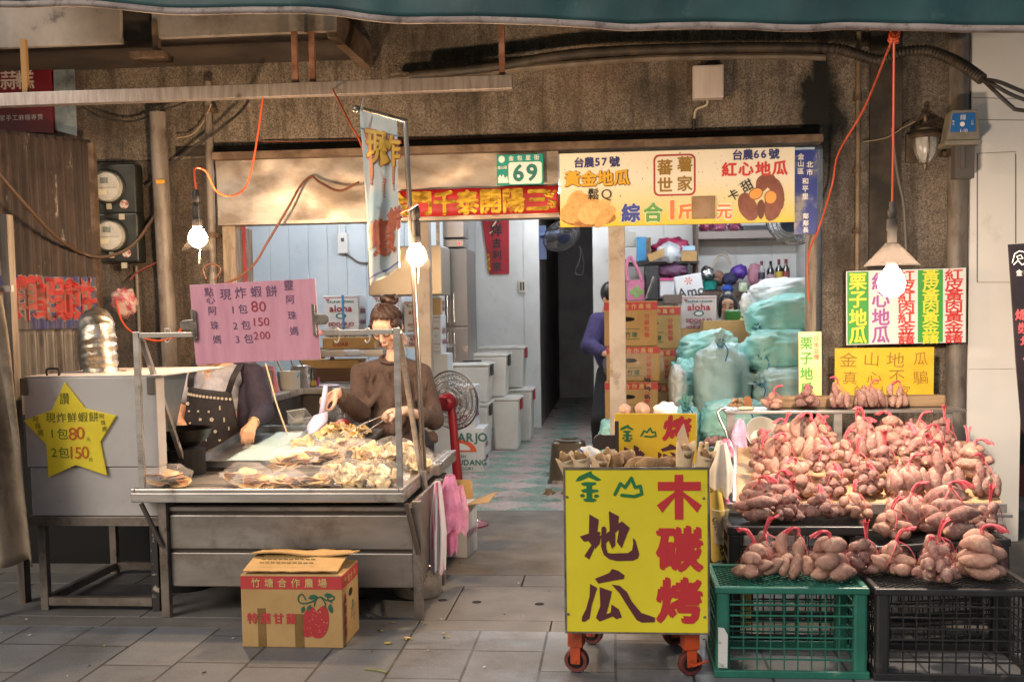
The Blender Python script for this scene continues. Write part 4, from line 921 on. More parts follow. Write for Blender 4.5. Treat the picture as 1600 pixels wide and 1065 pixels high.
mb = MB(); p = A0; mb.box(p.x - .02, p.y - .02, 0, p.x + .03, p.y + .03, 2.6); mb.obj("edge_post", rust, t)
# grimy canvas hanging at the picture's edge and posts below
t = thing("canvas_curtain", "grimy beige canvas sheet hanging in folds in front of the rusty partition", "canvas", P(15, 880, 5.0))
cv = M("grimy_canvas", '8d7d69', .85, c2='6a5a48', scale=3, stretch=(2, 2, .6), dirt='40332a', dscale=4, dlo=.5, dhi=.7, bump=.2)
def cvf(u, v):
    z = P(10, 888, 4.95).z + .02 + (1.62 - P(10, 888, 4.95).z) * v; xr = P(2 + 44 * (1 - v) ** .6 + 4, 700, 4.95).x
    x = xr - .45 * (1 - u); return V((x, 4.95 + .05 * math.sin(u * 17 + v * 2) * (1 - .3 * v) + .03 * noise.noise((x * 5, z * 2, 0)), z + .04 * noise.noise((u * 4, 0, v)) * (1 - v)))
mb = MB(); mb.sheet(cvf, 50, 30); mb.obj("canvas", cv, t, smooth=180, solid=.004)
mb = MB(); a = P(8, 975, 5.12); mb.box(a.x - .02, 5.0, 0, a.x + .015, 5.04, .5); mb.box(a.x - .6, 4.98, 1.60, a.x + .2, 5.0, 1.63); mb.obj("support", galv, t)
tag(MB().box(P(22, 800, 5.3).x, 5.3, 0, P(33, 800, 5.3).x, 5.36, 2.0).obj("partition_post", M("grey_wood_post", '6d6156', .8, c2='4d433a', scale=5, stretch=(5, 5, .5))), "dark upright wooden post beside the stove cabinet", "post")
# small fittings
for q_, lab in (((536, 380), "white wall switch box with a hanging lead on the pale panels"),):
    c = P(*q_, YW - .03); S = YW / F; t = thing("switch_box", lab, "switch", c, local=True)
    MB().box(-8 * S, -.03, -16 * S, 8 * S, .03, 16 * S).obj("housing", M("switch_white", 'dcdad4', .4), t, bevel=.006)
    MB().box(-2 * S, -.036, 2 * S, 3 * S, -.03, 8 * S).obj("lever", M("switch_grey", '4b4a48', .4), t)
    mb = MB(); mb.tube([(-6 * S, .015, 16 * S), (-6 * S, .015, 50 * S)], .012, 8); mb.obj("conduit", M("switch_white", 'dcdad4'), t)
    mb = MB(); mb.tube(spl([(2 * S, .01, -16 * S), (12 * S, .01, -22 * S), (24 * S, .01, -30 * S), (40 * S, .01, -32 * S)]), .01, 6); mb.obj("lead", cable_g, t)
c = P(816, 447, YR - .01); S = YR / F; t = thing("wall_socket", "cream double power socket low on the white inner wall", "socket", c, local=True)
MB().box(-6 * S, -.02, -10 * S, 6 * S, .0, 10 * S).obj("plate", M("socket_cream", 'd9d2c0', .4), t, bevel=.006)
mb = MB(); [mb.box(x_ * S - .012, -.022, z_ * S - .02, x_ * S + .012, -.0195, z_ * S + .02) for x_ in (-2, 2) for z_ in (-4, 0, 4)]; mb.obj("slot", M("socket_slot", '3a3733', .5), t)
# ================================================================== STOVE AND SNACK STALL
ss = M("brushed_stainless", 'c2bcb6', .34, .8, c2='aaa39c', scale=5, stretch=(.4, 4, 4), dirt='6f655d', dscale=5, dlo=.58, dhi=.78, rvar=.1)
ssp = M("dull_stainless", '9c948d', .42, .75, c2='857c74', scale=3, stretch=(.5, 1, 2), dirt='62564c', dscale=3, dlo=.52, dhi=.75, rvar=.12, bump=.05, bscale=5)
legm = M("worn_steel_leg", '857a70', .5, .5, c2='6e6359', scale=9, dirt='4b3628', dscale=10, dlo=.55, dhi=.7)
greyp = M("grey_painted_panel", 'bdb7b3', .42, .12, c2='aea8a4', scale=2.5, dirt='6a625c', dscale=5, dlo=.62, dhi=.8)
YV = 5.16
t = thing("stove_cabinet", "grey sheet-metal stove cabinet on a rusty leg frame with the star card on it", "stove", G(150, 972))
a, b = P(36, 590, YV), P(252, 806, YV); zb, zt = P(140, 806, YV).z, P(140, 588, YV).z; ym = zb + (zt - zb) * .355
MB().box(a.x, YV, ym, b.x, YV + .10, zt - .004).obj("hood_panel", greyp, t, bevel=.004); MB().box(a.x, YV, zt - .0035, b.x + .03, YV + .86, zt + .004).obj("hood_top", greyp, t, bevel=.002)
MB().box(a.x + .01, YV + .008, zb, b.x - .004, YV + .10, ym - .003).obj("lower_panel", greyp, t, bevel=.004)
MB().box(a.x - .02, YV - .002, zb - .05, b.x - .01, YV + .85, zb - .002).obj("rail", legm, t, bevel=.003)
mb = MB()
for x_ in (a.x - .015, b.x - .045):
    mb.box(x_, YV - .008, zt - .09, x_ + .04, YV - .001, zt - .005)
mb.obj("hinge", M("hinge_grey", '6d675f', .5, .5), t, bevel=.002)
mb = MB(); mb.tube(spl([(a.x + .1, YV + .05, zt), (a.x + .1, YV + .05, zt + .035), (a.x + .16, YV + .05, zt + .035), (a.x + .16, YV + .05, zt)]), .006, 8); mb.obj("lifting_ring", black_rub, t)
g0 = G(62, 972)
for i, (x_, y_) in enumerate(((a.x + .05, YV + .03), (b.x - .05, YV + .03), (a.x + .05, YV + .80), (b.x - .05, YV + .80))):
    MB().box(x_ - .02, y_ - .02, 0, x_ + .02, y_ + .02, zb - .052).obj("leg", legm if i != 1 else M("flaking_black_leg", '2a2724', .6, c2='a59a8c', scale=22, lo=.58, hi=.62), t, bevel=.003)
zr = P(150, 944, YV + .03).z
mb = MB(); mb.box(a.x + .072, YV + .012, zr, b.x - .072, YV + .048, zr + .04); mb.box(a.x + .07, YV + .785, zr + .0, b.x - .07, YV + .815, zr + .04); mb.box(a.x + .035, YV + .052, zr, a.x + .065, YV + .78, zr + .04); mb.obj("stretcher", legm, t)
sidep = M("blue_grey_guard", '7b858c', .3, .6, c2='6d767d', scale=4)
s0, s1, s2, s3 = P(243, 592, YV + .05), P(293, 577, YV + .55), P(262, 728, YV + .45), P(240, 740, YV + .05)
mb = MB(); mb.add([s0, s1, s2, s3], [(0, 1, 2, 3)]); mb.obj("splash_guard", sidep, t, solid=.004)
# black sheet added in place of the shade under the stove
tag(MB().box(P(40, 800, 6.2).x, 6.2, 0, P(262, 800, 6.2).x, 6.23, .9).obj("shade_sheet", M("shade_black_sheet", '080706', .9)), "soot-black board closing the gap under the stove cabinet", "board")
# foil duct
t = thing("foil_duct", "crinkled foil exhaust duct elbow rising from the stove cabinet", "duct", (P(155, 585, YV + .4).x, YV + .4, zt))
foil = M("crinkled_foil", 'cbbfae', .3, 1.0, c2='a5947d', scale=9, bump=.9, bscale=16, dirt='9c7f52', dscale=5, dlo=.58, dhi=.75)
bx = P(157, 585, YV + .4).x
pts = spl([(bx + .005, YV + .4, zt - .005), (bx, YV + .4, zt + .12), (bx - .02, YV + .42, zt + .22), (bx - .07, YV + .52, zt + .255), (bx - .13, YV + .62, zt + .2), (bx - .19, YV + .74, zt + .04), (bx - .21, YV + .82, zt - .2)], 14)
mb = MB(); k = len(pts)
mb.tube(pts, [.088 + .002 * math.sin(i * 1.3) + .008 * noise.noise((i * .37, 0, 0)) for i in range(k)], 28)
for i, v in enumerate(mb.v): mb.v[i] = v + V((.010 * noise.noise(v * 14), .010 * noise.noise(v * 14 + V((5, 0, 0))), .006 * noise.noise(v * 25)))
mb.obj("duct", foil, t, smooth=180)
mb = MB(); mb.lathe([(.0915, 0), (.125, .006), (.13, .001)], (bx + .005, YV + .4, zt + .001), 28); mb.obj("flange", foil, t, smooth=True)
# wok by the guard
t = thing("wok", "black oily wok of frying crumbs between the stove and the older woman", "wok", P(282, 700, 5.6))
wc = P(284, 672, 5.65); mb = MB(); mb.lathe([(0, -.10), (.08, -.085), (.14, -.04), (.165, .01), (.168, .012), (.16, .008), (.135, -.035), (.075, -.075), (0, -.09)], wc, 28); mb.obj("bowl", M("wok_iron", '1c1a18', .35, .6), t, smooth=True)
mb = MB(); mb.lathe([(0, -.035), (.13, -.036), (.134, -.04)], wc, 24); mb.obj("oil", M("frying_oil", '5d4119', .15, c2='b98f4a', scale=30, lo=.55, hi=.62), t)
mb = MB(); mb.cyl((wc.x, wc.y, 0), (wc.x, wc.y, wc.z - .10), .12, n=20); mb.obj("burner", M("burner_black", '0c0b0a', .9), t)
# ---- the stall table
YT0, YT1, TZ = 5.02, 6.5, P(420, 766, 5.02).z
X0, X1 = P(204, 775, YT0).x, P(630, 770, YT0).x
t = thing("snack_stall", "stainless steel snack stall table with a post-and-rail frame", "stall", ((X0 + X1) / 2, YT0 + .3, 0))
e_ = P(420, 785, YT0).z
XS = b.x + .012
mb = MB(); mb.prism([(X0, YT0), (X1, YT0), (X1, YT1), (XS, YT1), (XS, YT0 + .125), (X0, YT0 + .125)], e_, TZ - .012); mb.v = [V((v.x, v.z, v.y)) for v in mb.v]; mb.f = [f[::-1] for f in mb.f]; mb.obj("tabletop", ss, t, bevel=.004)
mb = MB(); mb.box(X0 + .0, YT0 + .0, TZ - .0118, X0 + .02, YT0 + .125, TZ + .008); mb.box(X1 - .02, YT0, TZ - .0118, X1, YT1, TZ + .008); mb.box(X0 + .0202, YT0, TZ - .0118, X1 - .0202, YT0 + .02, TZ + .008); mb.obj("rim", ss, t, bevel=.004)
mb = MB(); mb.box(X1 - .14, YT0 - .004, e_ + .004, X1 + .003, YT0 + .1, TZ - .02); mb.obj("corner_patch", M("patch_alloy", '7d756c', .5, .6, c2='a49c92', scale=30), t)
xa, xb = P(265, 830, YT0 + .07).x, P(645, 830, YT0 + .07).x
zl = P(460, 921, YT0 + .07).z; hs = [P(460, q_, YT0 + .07).z for q_ in (790, 803, 862, 921)]
for z1, z0 in zip(hs, hs[1:]): MB().box(xa, YT0 + .07, z0 + .012, xb, YT0 + .10, z1 - .004).obj("front_panel", ssp, t, bevel=.006)
MB().box(xa + .004, YT0 + .085, zl + .02, xb - .004, YT1 - .3, hs[0]).obj("carcass", M("stall_inside", '544c45', .6, .4), t)
MB().box(xb + .004, YT0 + .12, zl + .03, xb + .02, YT0 + .78, e_ - .002).obj("side_panel", ssp, t, bevel=.003)
for i, (x_, y_) in enumerate(((xa - .022, YT0 + .06), (xb + .024, YT0 + .06), (xa - .022, YT0 + .74), (xb + .024, YT0 + .74))):
    MB().box(x_ - .021, y_ - .021, 0, x_ + .021, y_ + .021, e_ - .001).obj("leg", legm, t, bevel=.003)
for sx_, x_ in ((-1, xa - .022), (1, xb + .024)):
    mb = MB(); mb.tube([(x_ - sx_ * .0, YT0 + .03, e_ - .22), (x_ + sx_ * (.09 if sx_ < 0 else -.03), YT0 + .01, e_ - .005)] if sx_ < 0 else [(x_ + .01, YT0 + .02, e_ - .25), (x_ - .04, YT0 - .005 + .01, e_ - .004)], .012, 10); mb.obj("brace", M("dark_brace", '5a5049', .5, .5), t, smooth=True)
mb = MB(); mb.tube([(xb + .02, YT0 + .06, .12), (xb - .12, YT0 + .3, zl + .02)], .006, 8); mb.tube([(xb + .024, YT0 + .08, .12), (xb + .03, YT0 + .45, zl + .05)], .006, 8); mb.obj("stay_rod", galv, t)
mb = MB(); mb.box(X1 - .04, YT1 - .62, e_ + .0, X1 + .035, YT1 + .02, TZ + .005); mb.obj("back_shelf_edge", ss, t, bevel=.004)
# sneeze-guard frame
fz = P(420, 515, YT0 + .03).z; xl, xr_ = P(217, 640, YT0 + .03).x, P(622, 640, YT0 + .03).x
post = ss
for x_ in (xl, xr_):
    MB().box(x_ - .014, YT0 + .024, TZ + .008, x_ + .014, YT0 + .05, fz).obj("frame_post", ss, t, bevel=.002)
    mb = MB(); mb.bar((x_ + .005, YT0 + .07, fz - .02), (x_ - .0, YT0 + .60, TZ - .01), .024); mb.obj("frame_strut", ss, t, bevel=.002)
MB().box(xl + .016, YT0 + .026, fz - .03, xr_ - .016, YT0 + .05, fz - .006).obj("frame_rail", ss, t, bevel=.002)
for x_ in (xl, xr_): MB().box(x_ - .012, YT0 + .052, fz - .03, x_ + .012, YT0 + .09, fz - .004).obj("frame_cap", ss, t)
for i, x in enumerate((262, 527, 575)):
    h = thing("wire_hook", ("white wire S-hook on the rail beside the pink board's star side", "white wire S-hook on the rail next to the bulldog clip", "white wire S-hook on the rail in front of the young woman")[i], "hook", P(x, 515, YT0 + .035), "S-hooks on the stall rail", local=True)
    mb = MB(); mb.tube(spl([(-.012, 0, -.015), (-.008, -.016, .002), (.004, -.014, .006), (.006, .014, -.004), (.004, .012, -.045), (-.006, 0, -.062), (-.016, 0, -.05)], 6), .0032, 7); mb.obj("wire", M("hook_white", 'd8d2ca', .4), h, smooth=180)
# ---- trays and what lies on them
def tray(name, lab, x0, y0, x1, y1, z, h, m, tilt=0.0):
    k = thing(name, lab, "tray", ((x0 + x1) / 2, (y0 + y1) / 2, z), local=True); w2, d2 = (x1 - x0) / 2, (y1 - y0) / 2
    mb = MB(); mb.box(-w2, -d2, 0, w2, d2, .003)
    for q_ in ((-w2, -d2, w2, -d2 + .004), (-w2, d2 - .004, w2, d2), (-w2, -d2 + .0042, -w2 + .004, d2 - .0042), (w2 - .004, -d2 + .0042, w2, d2 - .0042)): mb.box(q_[0], q_[1], .0032, q_[2], q_[3], h)
    mb.obj("pan", m, k); mb = MB()
    mb.box(-w2 - .012, -d2 - .012, h, w2 + .012, -d2 + .002, h + .004); mb.box(-w2 - .012, d2 - .002, h, w2 + .012, d2 + .012, h + .004); mb.box(-w2 - .012, -d2 + .0022, h, -w2 + .002, d2 - .0022, h + .004); mb.box(w2 - .002, -d2 + .0022, h, w2 + .012, d2 - .0022, h + .004); mb.obj("rim", m, k); k.rotation_euler = (0, tilt, 0); return k
gx = lambda px, py, z=TZ: G(px, py, z)
alu = M("tray_aluminium", 'a7a9aa', .3, .9, c2='8c8e8f', scale=8)
c0 = gx(300, 735); c1 = gx(560, 700)
tA = tray("work_tray", "wide shallow steel tray lined with pale blue paper on the snack stall", c0.x, c0.y + .04, c1.x - .03, c0.y + 1.0, TZ + .058, .035, alu)
tA.rotation_euler = (R(5.5), 0, 0)
def ppr(u, v): return V((c0.x + .12 + (c1.x - c0.x - .18) * u + .05 * v * (1 - u), c0.y + .07 + .88 * v, TZ + .022 + .085 * v + .006 * noise.noise((u * 5, v * 5, 0))))
mb = MB(); mb.sheet(ppr, 20, 20); tag(mb.obj("tray_paper", M("pale_blue_paper", 'b0ccd2', .7, c2='a0bdc5', scale=5, bump=.2), None, smooth=180, solid=.001), "pale blue lining paper spread in the wide steel tray", "paper")
tB = tray("cracker_tray", "steel tray heaped with loose golden prawn crackers on the snack stall", gx(487, 700).x, gx(487, 712).y - .0, gx(595, 700).x + .02, gx(487, 712).y + .34, TZ + .075, .03, alu)
tB.rotation_euler = (R(6), 0, 0)
crk = M("golden_cracker", 'f0d6a6', .55, c2='e4bd80', scale=28, vary=.12, sss=.3, bump=.12, bscale=60); crk2 = M("pale_cracker", 'efdcb6', .55, c2='e0c796', scale=28, vary=.1, sss=.3, bump=.12, bscale=60); crk3 = M("flat_brown_cracker", 'e2bd8c', .55, c2='d29f62', scale=20, vary=.12, sss=.3, bump=.1, bscale=70)
def cracker_mesh(r, curl, seed, m):
    mb = MB()
    def fn(u, v):
        a = u * 6.2832; q_ = r * v * (1 + .13 * noise.noise((math.cos(a) * 1.5 + seed, math.sin(a) * 1.5, seed)))
        return V((q_ * math.cos(a), q_ * math.sin(a) * .82, curl * (v ** 1.5) * noise.noise((math.cos(a) * 1.1, math.sin(a) * 1.1, seed * 2.3)) * 2.2 + curl * .35 * noise.noise((q_ * 60, a, seed))))
    mb.sheet(fn, 20, 5); o = mb.mesh("cracker"); o.materials.append(m); o.shade_smooth(); return o
curly = [cracker_mesh(.040, .022, k, crk) for k in range(5)]; curlp = [cracker_mesh(.042, .022, k + 7, crk2) for k in range(4)]; flat_ = [cracker_mesh(.056, .006, k + 3, crk3) for k in range(4)]
def put(me, name, loc, rot, parent=None, s=1.0):
    o = bpy.data.objects.new(name, me); col.objects.link(o); o.location = loc; o.rotation_euler = rot; o.scale = (s,) * 3
    if parent is not None: o.parent = parent
    md = o.modifiers.new("solid", 'SOLIDIFY'); md.thickness = .003; md.offset = 0
    return o
wB = tB.location
for k in range(34):
    u, v_ = rnd.uniform(-1, 1), rnd.uniform(-1, 1); hgt = .05 * (1 - max(abs(u), abs(v_)) ** 2)
    o = put(rnd.choice(curly), "cracker", (wB.x + u * .135, wB.y + v_ * .13, wB.z + .02 + v_ * .014 + hgt * rnd.uniform(.5, 1.1) + .012), (rnd.uniform(-.7, .7), rnd.uniform(-.7, .7), rnd.uniform(0, 6)))
    tag(o, "loose curled golden prawn cracker heaped in the steel tray", "cracker", "loose crackers in the tray")
# bags of crackers
clear = film("clear_bag", 'ffffff', .13, .07, 16)
tie_r = M("red_tie", 'b3222c', .5); tie_g = M("green_tie", '3fb872', .5)
def cracker_bag(kind, n, w2, d2, h, seed):
    rr_ = random.Random(seed)
    k = thing("cracker_bag", "bag", "bag", (0, 0, 0), "clear bags of prawn crackers on the stall", local=True)
    src = {'flat': flat_, 'curl': curly, 'pale': curlp}[kind]
    for i in range(n):
        if kind == 'flat':
            j = i % max(1, n // 5 + 1); loc = ((i / (n - 1) - .5) * w2 * 1.3, rr_.uniform(-.35, .35) * d2, h * (.18 + .5 * ((i * 7) % n) / n)); rot = (rr_.uniform(-.35, .1), rr_.uniform(-.4, .4), rr_.uniform(0, 6))
        else:
            loc = (rr_.uniform(-.7, .7) * w2, rr_.uniform(-.6, .6) * d2, h * rr_.uniform(.2, .75)); rot = (rr_.uniform(-.9, .9), rr_.uniform(-.9, .9), rr_.uniform(0, 6))
        put(src[i % len(src)], "cracker", loc, rot, k)
    mb = MB()
    def dd(d): return 1 + .16 * noise.noise(d * 2.2 + V((seed, 0, 0))) + .10 * noise.noise(d * 6 + V((0, seed, 0)))
    mb.ell((0, 0, h * .55), (w2 * 1.32, d2 * 1.4, h * .74), 30, 18, disp=dd)
    for i, v_ in enumerate(mb.v): mb.v[i] = V((v_.x, v_.y, max(v_.z, .002)))
    def fan(u, v): a = (u - .5) * 1.5; return V((w2 * .95 + .055 * v * math.cos(a), -.02 + .06 * v * math.sin(a), h * .3 + .02 * v + .012 * math.sin(u * 20) * v))
    mb.sheet(fan, 14, 4)
    mb.obj("plastic_film", clear, k, smooth=180)
    mb = MB(); mb.tube([(w2 * .95 + .012 * math.cos(a * .6), -.02 + .006 * math.cos(a * .9), h * .3 + .012 * math.sin(a * .6)) for a in range(11)], .0032, 6); mb.obj("tie", tie_g if seed % 3 == 0 else tie_r, k, smooth=180)
    return k
protos = {('flat', 0): cracker_bag('flat', 12, .085, .06, .075, 1), ('flat', 1): cracker_bag('flat', 14, .12, .06, .07, 3), ('curl', 0): cracker_bag('curl', 13, .085, .065, .09, 2), ('pale', 0): cracker_bag('pale', 14, .09, .06, .085, 5)}
used = set()
BAGS = [('flat', 0, 262, 757, 0, 0, 3.1, "alone near the star-card cabinet"), ('flat', 0, 385, 755, 0, 0, 3.0, "with green tie by the tray corner"), ('flat', 1, 420, 760, 0, 0, .2, "lying flat at the table's front edge"),
        ('flat', 1, 478, 758, 0, 0, 3.3, "long and brown in mid front edge"), ('flat', 0, 448, 742, .035, .10, .3, "propped on top of the front row"), ('curl', 0, 460, 718, .02, .18, .2, "standing against the loose cracker tray"),
        ('flat', 0, 500, 735, .04, .14, 3.0, "stacked behind the long brown bag"), ('pale', 0, 540, 755, 0, .0, .1, "of pale curls at the front, beside the long brown bag"), ('pale', 0, 592, 757, 0, 0, .1, "of pale curls by the frame post"),
        ('curl', 0, 560, 735, .03, .16, .4, "of golden curls behind the pale front bags"), ('pale', 0, 612, 728, .03, .14, 2.9, "of pale curls at the back beside the frame strut"), ('flat', 0, 520, 722, .05, .25, .6, "topmost, below the loose cracker tray"),
        ('pale', 0, 640, 735, .0, .10, 1.7, "squeezed against the pole side rim")]
for kind, i, px, py, dz, dy, rz, lab in BAGS:
    k = protos[(kind, i)]
    if (kind, i) in used: k = copy_tree(k)
    used.add((kind, i)); g = gx(px, py); k.location = (min(g.x, X1 - .09) if px < 630 else X1 - .05, max(g.y, YT0 + .095) + dy * .6, TZ - .008 + dz); k.rotation_euler = (0, 0, rz); k.scale = (1.12, 1.05, 1.2)
    k['label'] = "clear bag of prawn crackers " + lab
# clear tub with a skewer, rolling pin
c = gx(450, 690); t = thing("clear_tub", "clear square plastic tub tilted at the edge of the blue-lined tray", "tub", (c.x, c.y + .22, TZ + .03), local=True)
mb = MB(); n4_ = [(-.07, -.055), (.07, -.055), (.07, .055), (-.07, .055)]
vs = [(x * .8, y * .8, 0) for x, y in n4_] + [(x, y, .10) for x, y in n4_]; mb.add(vs, [(3, 2, 1, 0), (0, 1, 5, 4), (1, 2, 6, 5), (2, 3, 7, 6), (3, 0, 4, 7)]); mb.obj("body", film("tub_plastic", 'e9ecec', .28, .08, 10), t, bevel=.012)
mb = MB(); [mb.tube([n4_[i] + (.10,), n4_[(i + 1) % 4] + (.10,)], .004, 6) for i in range(4)]; mb.obj("lip", film("tub_lip", 'f0f2f2', .6, .1), t)
t.rotation_euler = (R(-38), R(-8), R(-10)); t.location.z += .05
mb = MB(); mb.tube(spl([P(415, 568, 5.7), P(424, 600, 5.68), P(432, 630, 5.65), P(449, 678, 5.6)]), .0045, 8); tag(mb.obj("twine", M("raw_twine", 'c9b393', .8)), "raw twine cord dangling from the pink board into the clear tub", "cord")
a, b = gx(395, 688, TZ + .05), gx(505, 685, TZ + .05); mb = MB(); mb.tube([a + V((0, .1, 0)), b + V((0, .1, 0))], .014, 12); tag(mb.obj("rolling_pin", M("pale_wood", 'c9a983', .6)), "long pale wooden rolling pin resting across the steel trays", "rolling pin")
mb = MB(); q_ = gx(515, 690, TZ + .06); mb.tube([q_, q_ + V((.09, .10, .06))], .006, 8); tag(mb.obj("blue_stick", ink('stick_blue', '4d86a0')), "small blue handle poking out of the cracker tray", "handle")
mb = MB(); a, b = gx(480, 757, TZ + .012), gx(520, 757, TZ + .012); mb.bar(a, b, .022, .006); tag(mb.obj("spatula_blade", galv), "flat steel spatula blade sticking out between the cracker bags", "spatula")
# ---- under and beside the stall
t = thing("steel_basin", "round stainless basin on the drain slabs under the stall's end", "basin", G(640, 945))
g = G(642, 945); g.y += .2; mb = MB(); mb.lathe([(0, .004), (.115, .004), (.125, .02), (.13, .175), (.14, .18), (.138, .184), (.124, .178), (.118, .02), (0, .012)], g, 32); mb.obj("bowl", ss, t, smooth=True)
def carton(name, lab, loc, w_, d_, h_, rz, m, cat="box", group=None, bevel=.004):
    k = thing(name, lab, cat, loc, group, local=True); k.rotation_euler = (0, 0, rz)
    MB().box(-w_ / 2, 0, 0, w_ / 2, d_, h_).obj("carton", m, k, bevel=bevel); return k
kraft = M("kraft_card", 'b5925f', .75, c2='a98653', scale=5, dirt='8a6b44', dscale=6, dlo=.6, dhi=.8); kraft_d = M("kraft_inside", '7d6344', .8)
cred = ink('carton_red', 'b8383a'); cgreen = ink('carton_green', '1f5a42'); ctan = ink('carton_tan', 'c9a66b')
def leafy(mb, x, z, s, rot, y=-.003):
    pr_ = [(0, 0), (.35, .28), (.75, .26), (1.1, 0), (.75, -.22), (.35, -.25)]; c_, s2 = math.cos(rot), math.sin(rot)
    mb.prism([(x + s * (a * c_ - b * s2), z + s * (a * s2 + b * c_)) for a, b in pr_], y, y + .002)
def sweet_front(k, w_, h_, S):
    """printed face: red band, farm name, grade line, two red potatoes on a vine; S is the size of one design unit"""
    lay(k, lambda mb: mb.box(-w_ / 2 + .001, -.0015, h_ * .80, w_ / 2 - .001, -.0002, h_ * .975), cred, "red_band")
    lay(k, lambda mb: mb.chars("竹塘合作農場", -w_ / 2 + 24 * S, h_ * .888, 14.5 * S, 20.5 * S, 0, -.003, .35 * S), ctan)
    lay(k, lambda mb: mb.chars("特選甘藷", -w_ / 2 + 17 * S, h_ * .40, 17 * S, 20 * S, 0, -.002, .5 * S), cred)
    def pots(mb):
        for cx, cz, rx, rz_, a in ((104, 40, 12, 24, -14), (121, 40, 13, 26, -18)):
            ca, sa = math.cos(R(a)), math.sin(R(a)); out = []
            for j in range(20):
                th = j * .31416; q = 1.0 - .18 * math.sin(th); u, v_ = rx * q * math.cos(th) * (1.05 - .12 * math.sin(th)), rz_ * math.sin(th)
                out.append((-w_ / 2 + S * (cx + u * ca - v_ * sa), S * (cz + u * sa + v_ * ca)))
            mb.prism(out, -.002, -.0002)
    lay(k, pots, M("print_red_potato", 'b02f33', .55, c2='a12b2f', scale=80), "picture")
    def dots(mb):
        rr_ = random.Random(3)
        for _ in range(26):
            x, z = rr_.uniform(96, 132), rr_.uniform(22, 58); mb.box(-w_ / 2 + S * x, -.0028, S * z, -w_ / 2 + S * (x + 1.3), -.0021, S * (z + .8))
    lay(k, dots, ctan, "picture_dots")
    def vine(mb):
        v3 = lambda x, z: (-w_ / 2 + S * x, 0, S * z)
        def st(pts, r): smear([(p.x, p.z) for p in spl([v3(*q) for q in pts], 4)], [r * S] * 200, mb, -.0022)
        st(((100, 74), (95, 82), (89, 78), (90, 70), (98, 68), (110, 71), (122, 78), (132, 73), (142, 74), (143, 79), (136, 80), (134, 74), (140, 70)), 1.0); st(((118, 78), (114, 70), (113, 64)), .9); st(((124, 78), (130, 68), (128, 62)), .9)
        for x, z, s_, rt in ((104, 76, 13, .25), (128, 81, 13, -.1), (97, 64, 10, -1.9), (108, 66, 10, -2.2), (136, 66, 12, -1.3), (138, 68, 10, -1.8)): leafy(mb, -w_ / 2 + S * x, S * z, S * s_, rt)
    lay(k, vine, cgreen, "vine_print")
a, b = G(379, 1010), G(537, 1012); w_ = b.x - a.x; h_ = P(456, 897, a.y).z
t = carton("sweet_potato_carton", "worn kraft carton printed with two red sweet potatoes on the pavement before the stall", ((a.x + b.x) / 2, a.y, 0), w_, .30, h_ * .995, R(0), kraft)
sweet_front(t, w_, h_, w_ / 156)
mb = MB(); S = w_ / 156
def flap(u, v): return V((-w_ / 2 + .01 + (w_ - .03) * u, .27 * v + .01, h_ + .012 + .035 * math.sin(v * 1.5) + .01 * noise.noise((u * 5, v, 1))))
mb.sheet(flap, 12, 6); mb.obj("top_flap", kraft, t, solid=.005)
mb = MB(); mb.sheet(lambda u, v: V((-w_ / 2 - .01 + (w_ + .02) * u, .16 + .15 * v, h_ + .055 + .008 * math.sin(u * 7) - .02 * v)), 10, 3); mb.obj("top_flap", kraft, t, solid=.006)
lay(t, lambda mb: [mb.line("XXXXXXXXXXXX"[:0], 0, 0, .01, 0)] and [mb.box(-w_ / 2 + .07 + .025 * i, .06 + .035 * j, h_ + .021 + .045 * math.sin((.06 + .035 * j) / .27 * 1.5) , -w_ / 2 + .09 + .025 * i, .062 + .035 * j, h_ + .026 + .045 * math.sin((.06 + .035 * j) / .27 * 1.5)) for i in range(10) for j in range(3)], M("faint_print", '7b6a3c', .7), "print_line")
lay(t, lambda mb: mb.box(-w_ / 2 + 25 * S, -.0008, .001, -w_ / 2 + 38 * S, -.0001, 60 * S), film("brown_tape", '8a6a38', .5, .25, 8), "tape")
lay(t, lambda mb: mb.box(-w_ / 2 + 82 * S, -.0026, .001, -w_ / 2 + 96 * S, -.0023, 52 * S), film("brown_tape", '8a6a38', .5), "tape")
def side_art(k, w_, h_, S, d_):
    sd_ = MB(); sd_.M = Matrix.Translation((w_ / 2, 0, 0)) @ Matrix.Rotation(R(90), 4, 'Z')
    sd_.box(.002, -.0015, h_ * .80, d_ - .002, -.0002, h_ * .975); sd_.obj("red_band", cred, k)
    m1 = MB(); m1.M = sd_.M; m1.chars("竹塘合作", .05, h_ * .885, 13 * S, 19 * S, 0, -.003, .3 * S); m1.obj("lettering", ctan, k)
    m1 = MB(); m1.M = sd_.M; m1.chars("品質保證", .045, h_ * .64, 14 * S, 0, -17 * S, -.002, .4 * S); m1.obj("lettering", cred, k)
    m1 = MB(); m1.M = sd_.M; m1.prism([(.15 + .035 * math.cos(j * .5236), h_ * .66 + .018 * math.sin(j * .5236)) for j in range(12)], -.0012, -.0002); m1.obj("hand_hole", M("hole_dark", '17120e', .9), k)
    m1 = MB(); m1.M = sd_.M; m1.prism([(.16, h_ * .30), (.19, h_ * .52), (.175, h_ * .53), (.165, h_ * .42)], -.0012, -.0002); m1.box(.20, -.001, h_ * .22, .203, -.0002, h_ * .5); m1.box(.14, -.001, h_ * .30, .24, -.0002, h_ * .307); m1.box(.14, -.001, h_ * .42, .24, -.0002, h_ * .427); m1.obj("crop_print", cgreen, k)
side_art(t, w_, h_, S, .30)
